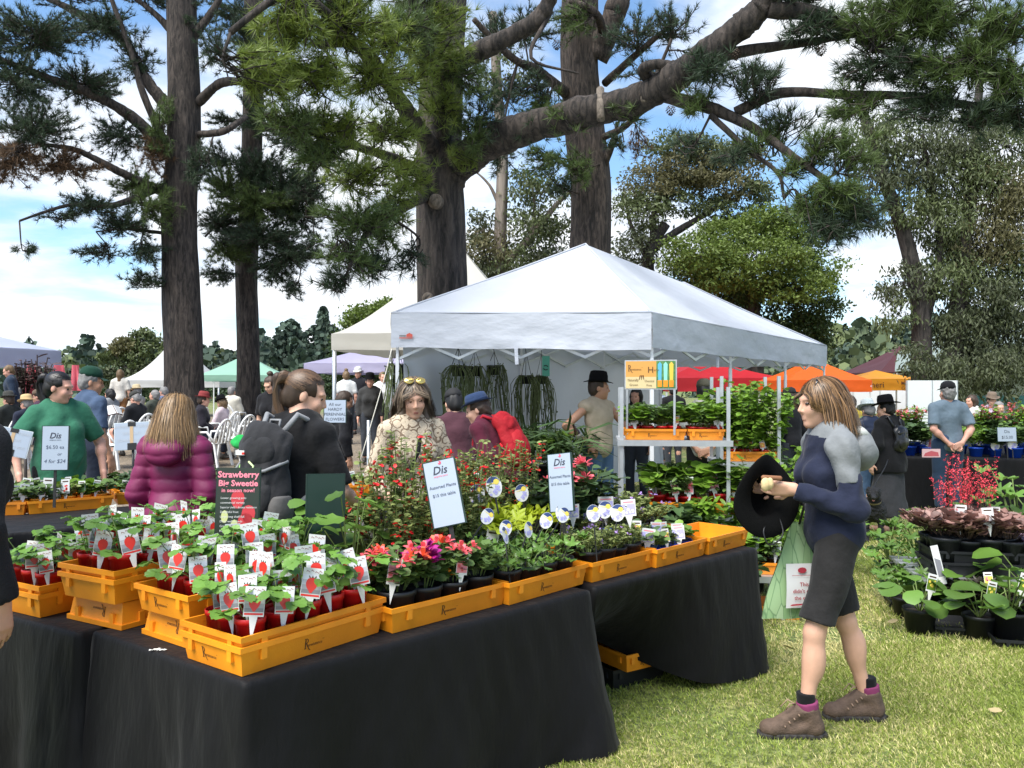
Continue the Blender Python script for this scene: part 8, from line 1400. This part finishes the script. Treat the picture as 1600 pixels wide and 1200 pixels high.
for i, (lb, px, d, rz, t, hk, hv, sx) in enumerate((('woman in white tee with pale hair by the marquee corner', 598, 17, 200, TE('n5', (.7, .7, .68)), ('short', 'blonde', .1), None, 'f'), ('person in dark patterned top and dark hat under the lavender tent', 578, 15, 190, JK('n6', (.04, .04, .04)), ('short', 'dark', .1), ('brim', HATB, .05), 'f'), ('man in white hat and dark jacket under the lavender tent', 560, 21, 170, JK('n7', (.02, .02, .025)), ('short', 'grey', .1), ('brim', fab('n7h', (.65, .65, .62)), .05), 'm'), ('person in white top near the black hoodie', 541, 18, 15, TE('n8', (.68, .68, .66)), ('bun', 'blonde', .1), None, 'f'), ('dark haired woman in black inside the marquee near the sign post', 995, 11.5, 150, TE('n9', (.016, .016, .018)), ('long', 'dark', .2), None, 'f'), ('person in light blue seen through the marquee back', 1030, 17, 20, TE('n10', (.35, .42, .50)), ('short', 'brown', .1), None, 'm'), ('person in black with white cap beyond the rack', 1052, 16, 10, JK('n11', (.014, .014, .016)), ('short', 'dark', .1), ('cap', fab('n11h', (.6, .6, .6))), 'm'), ('person in dark cap behind the hoodie woman', 1236, 11.5, 30, JK('n12', (.02, .02, .022)), ('short', 'brown', .1), ('cap', fab('n12h', (.03, .03, .03))), 'm'), ('white haired elderly woman in black cardigan at the far stall', 1560, 13.6, 175, JK('n13', (.012, .012, .014)), ('short', 'grey', .1), None, 'f'), ('person in lilac top and brown brimmed hat at the far stall', 1549, 15.5, 170, TE('n14', (.45, .36, .48)), ('short', 'brown', .1), ('brim', fab('n14h', (.16, .12, .09)), .06), 'f'), ('brown haired woman near the far stall flowers', 1520, 15, 100, TE('n15', (.5, .48, .45)), ('long', 'brown', .2), None, 'f'), ('person in yellow jacket behind the hoodie woman\'s hair', 1330, 13, 20, JK('n16', (.5, .36, .04)), ('short', 'brown', .1), None, 'f'))):
    S_ = 1.70 if sx == 'm' else 1.62
    if i in (8,): S_ = 1.52
    person(lb, placep(px, d), R(rz), S_, sx, 'pink', .02, 1.05, .03, (0, .15, 0), top=t, bottom=PT('b%d' % i, (.04, .045, .055)), hairk=hk, hat=hv, group='people standing in the background')
# posts, bags and small things on the dirt
for i, (px, d) in enumerate(((40, 11.0), (161, 11.5), (576, 9.2))):
    p = placep(px, d); r_ = empty('rope_post', p, 0, ('dark metal rope post behind the tilted card', 'dark metal rope post in front of the reading man', 'grey metal post near the marquee corner')[i], 'post', 'rope posts'); MB().lathe([(.16, 0), (.15, .025), (.03, .04)], 18).build('base', STEEL, r_); MB().tube([(0, 0, .03), (0, 0, .95+.3*(i == 2))], .022, 10).build('pole', mat('post_brown', (.06, .05, .045), .5) if i < 2 else STEEL, r_)
bg_ = empty('shoulder_bag', placep(322, 15.0), 0, 'dark shoulder bag on the ground by the red hat woman', 'bag'); g = Field(); g.ell((0, 0, .18), (.16, .10, .18), .03); g.cap((-.1, 0, .05), (.1, 0, .05), .06, None, .04); V, Fc = g.mesh(.015, vnoise(3, .006, 25)); obj('bag_body', npmesh('bag_body', V, [Fc], fab('bagd', (.025, .025, .035))), bg_); MB().tube([(-.1, 0, .33), (0, 0, .48), (.1, 0, .33)], .012, 6).build('strap', BLKF, bg_)
gb = empty('green_bag', placep(378, 13.2, .55), 0, 'bright green cloth bundle on a chair by the slim pine', 'bag'); g = Field(); g.ell((0, 0, .05), (.18, .12, .12), .03); V, Fc = g.mesh(.015, vnoise(9, .012, 22)); obj('cloth', npmesh('cloth', V, [Fc], fab('gbag', (.02, .32, .07))), gb)
draped = empty('cloth_table', placep(375, 8.6), R(8), 'small table with pale blue and white cloths left of the backpack woman', 'table'); mb = MB(); mb.grid([[(x*.35, -.25+.02*math.sin(x*9+z*5), z) for x in np.linspace(-1, 1, 16)] for z in (.0, .3, .6, .72)]); mb.grid([[(x*.35, y, .725) for x in (-1, 0, 1)] for y in (-.25, .25)]); mb.build('white_cloth', mat('cloth_pale', (.55, .58, .68), .9, var=.08), draped); mb = MB(); mb.grid([[(-.36+.05*math.sin(y*10), y, z) for y in np.linspace(-.27, .25, 12)] for z in (.30, .5, .735)]); mb.grid([[(x, y, .735) for x in (-.36, -.15)] for y in (-.27, .25)]); mb.build('teal_cloth', mat('cloth_aqua', (.20, .55, .58), .9, var=.1), draped)
for x in (-.3, .3):
    for y in (-.2, .2): MB().tube([(x, y, 0), (x, y, .72)], .015, 6).build('leg', STEEL, draped)
for i, (px, d, s_) in enumerate(((38, 18.9, 1.0), (62, 18.8, 1.15), (84, 18.9, .8))):
    f = Fol(200+i); f.stems(26, 1.0, .22, .2, LAN, .18, 5, 0, smi=0, sr=.012, start=.3, hvar=.5); p = potted('potted_flax', BLACKP, .14, .24); obj('foliage', f.mesh([mat('flax', (.06, .035, .03), .6, island=.4)]), p)['kind'] = 'stuff'; p.location = placep(px, d, .75); p.scale = (s_,)*3; tag(p, ('dark bronze flax plant left of the tent drapes', 'tallest dark bronze flax plant before the pink drape', 'small bronze flax plant beside the ponytail')[i], 'potted plant', 'bronze flax plants')
draped_table('display_table', 'draped table under the bronze flax in the logo tent', [at(-30, 700, 18.4).xy, at(110, 700, 18.4).xy, at(110, 700, 19.1).xy, at(-30, 700, 19.1).xy], 1.10, 12, .02, 6, n_step=.08, board=False)
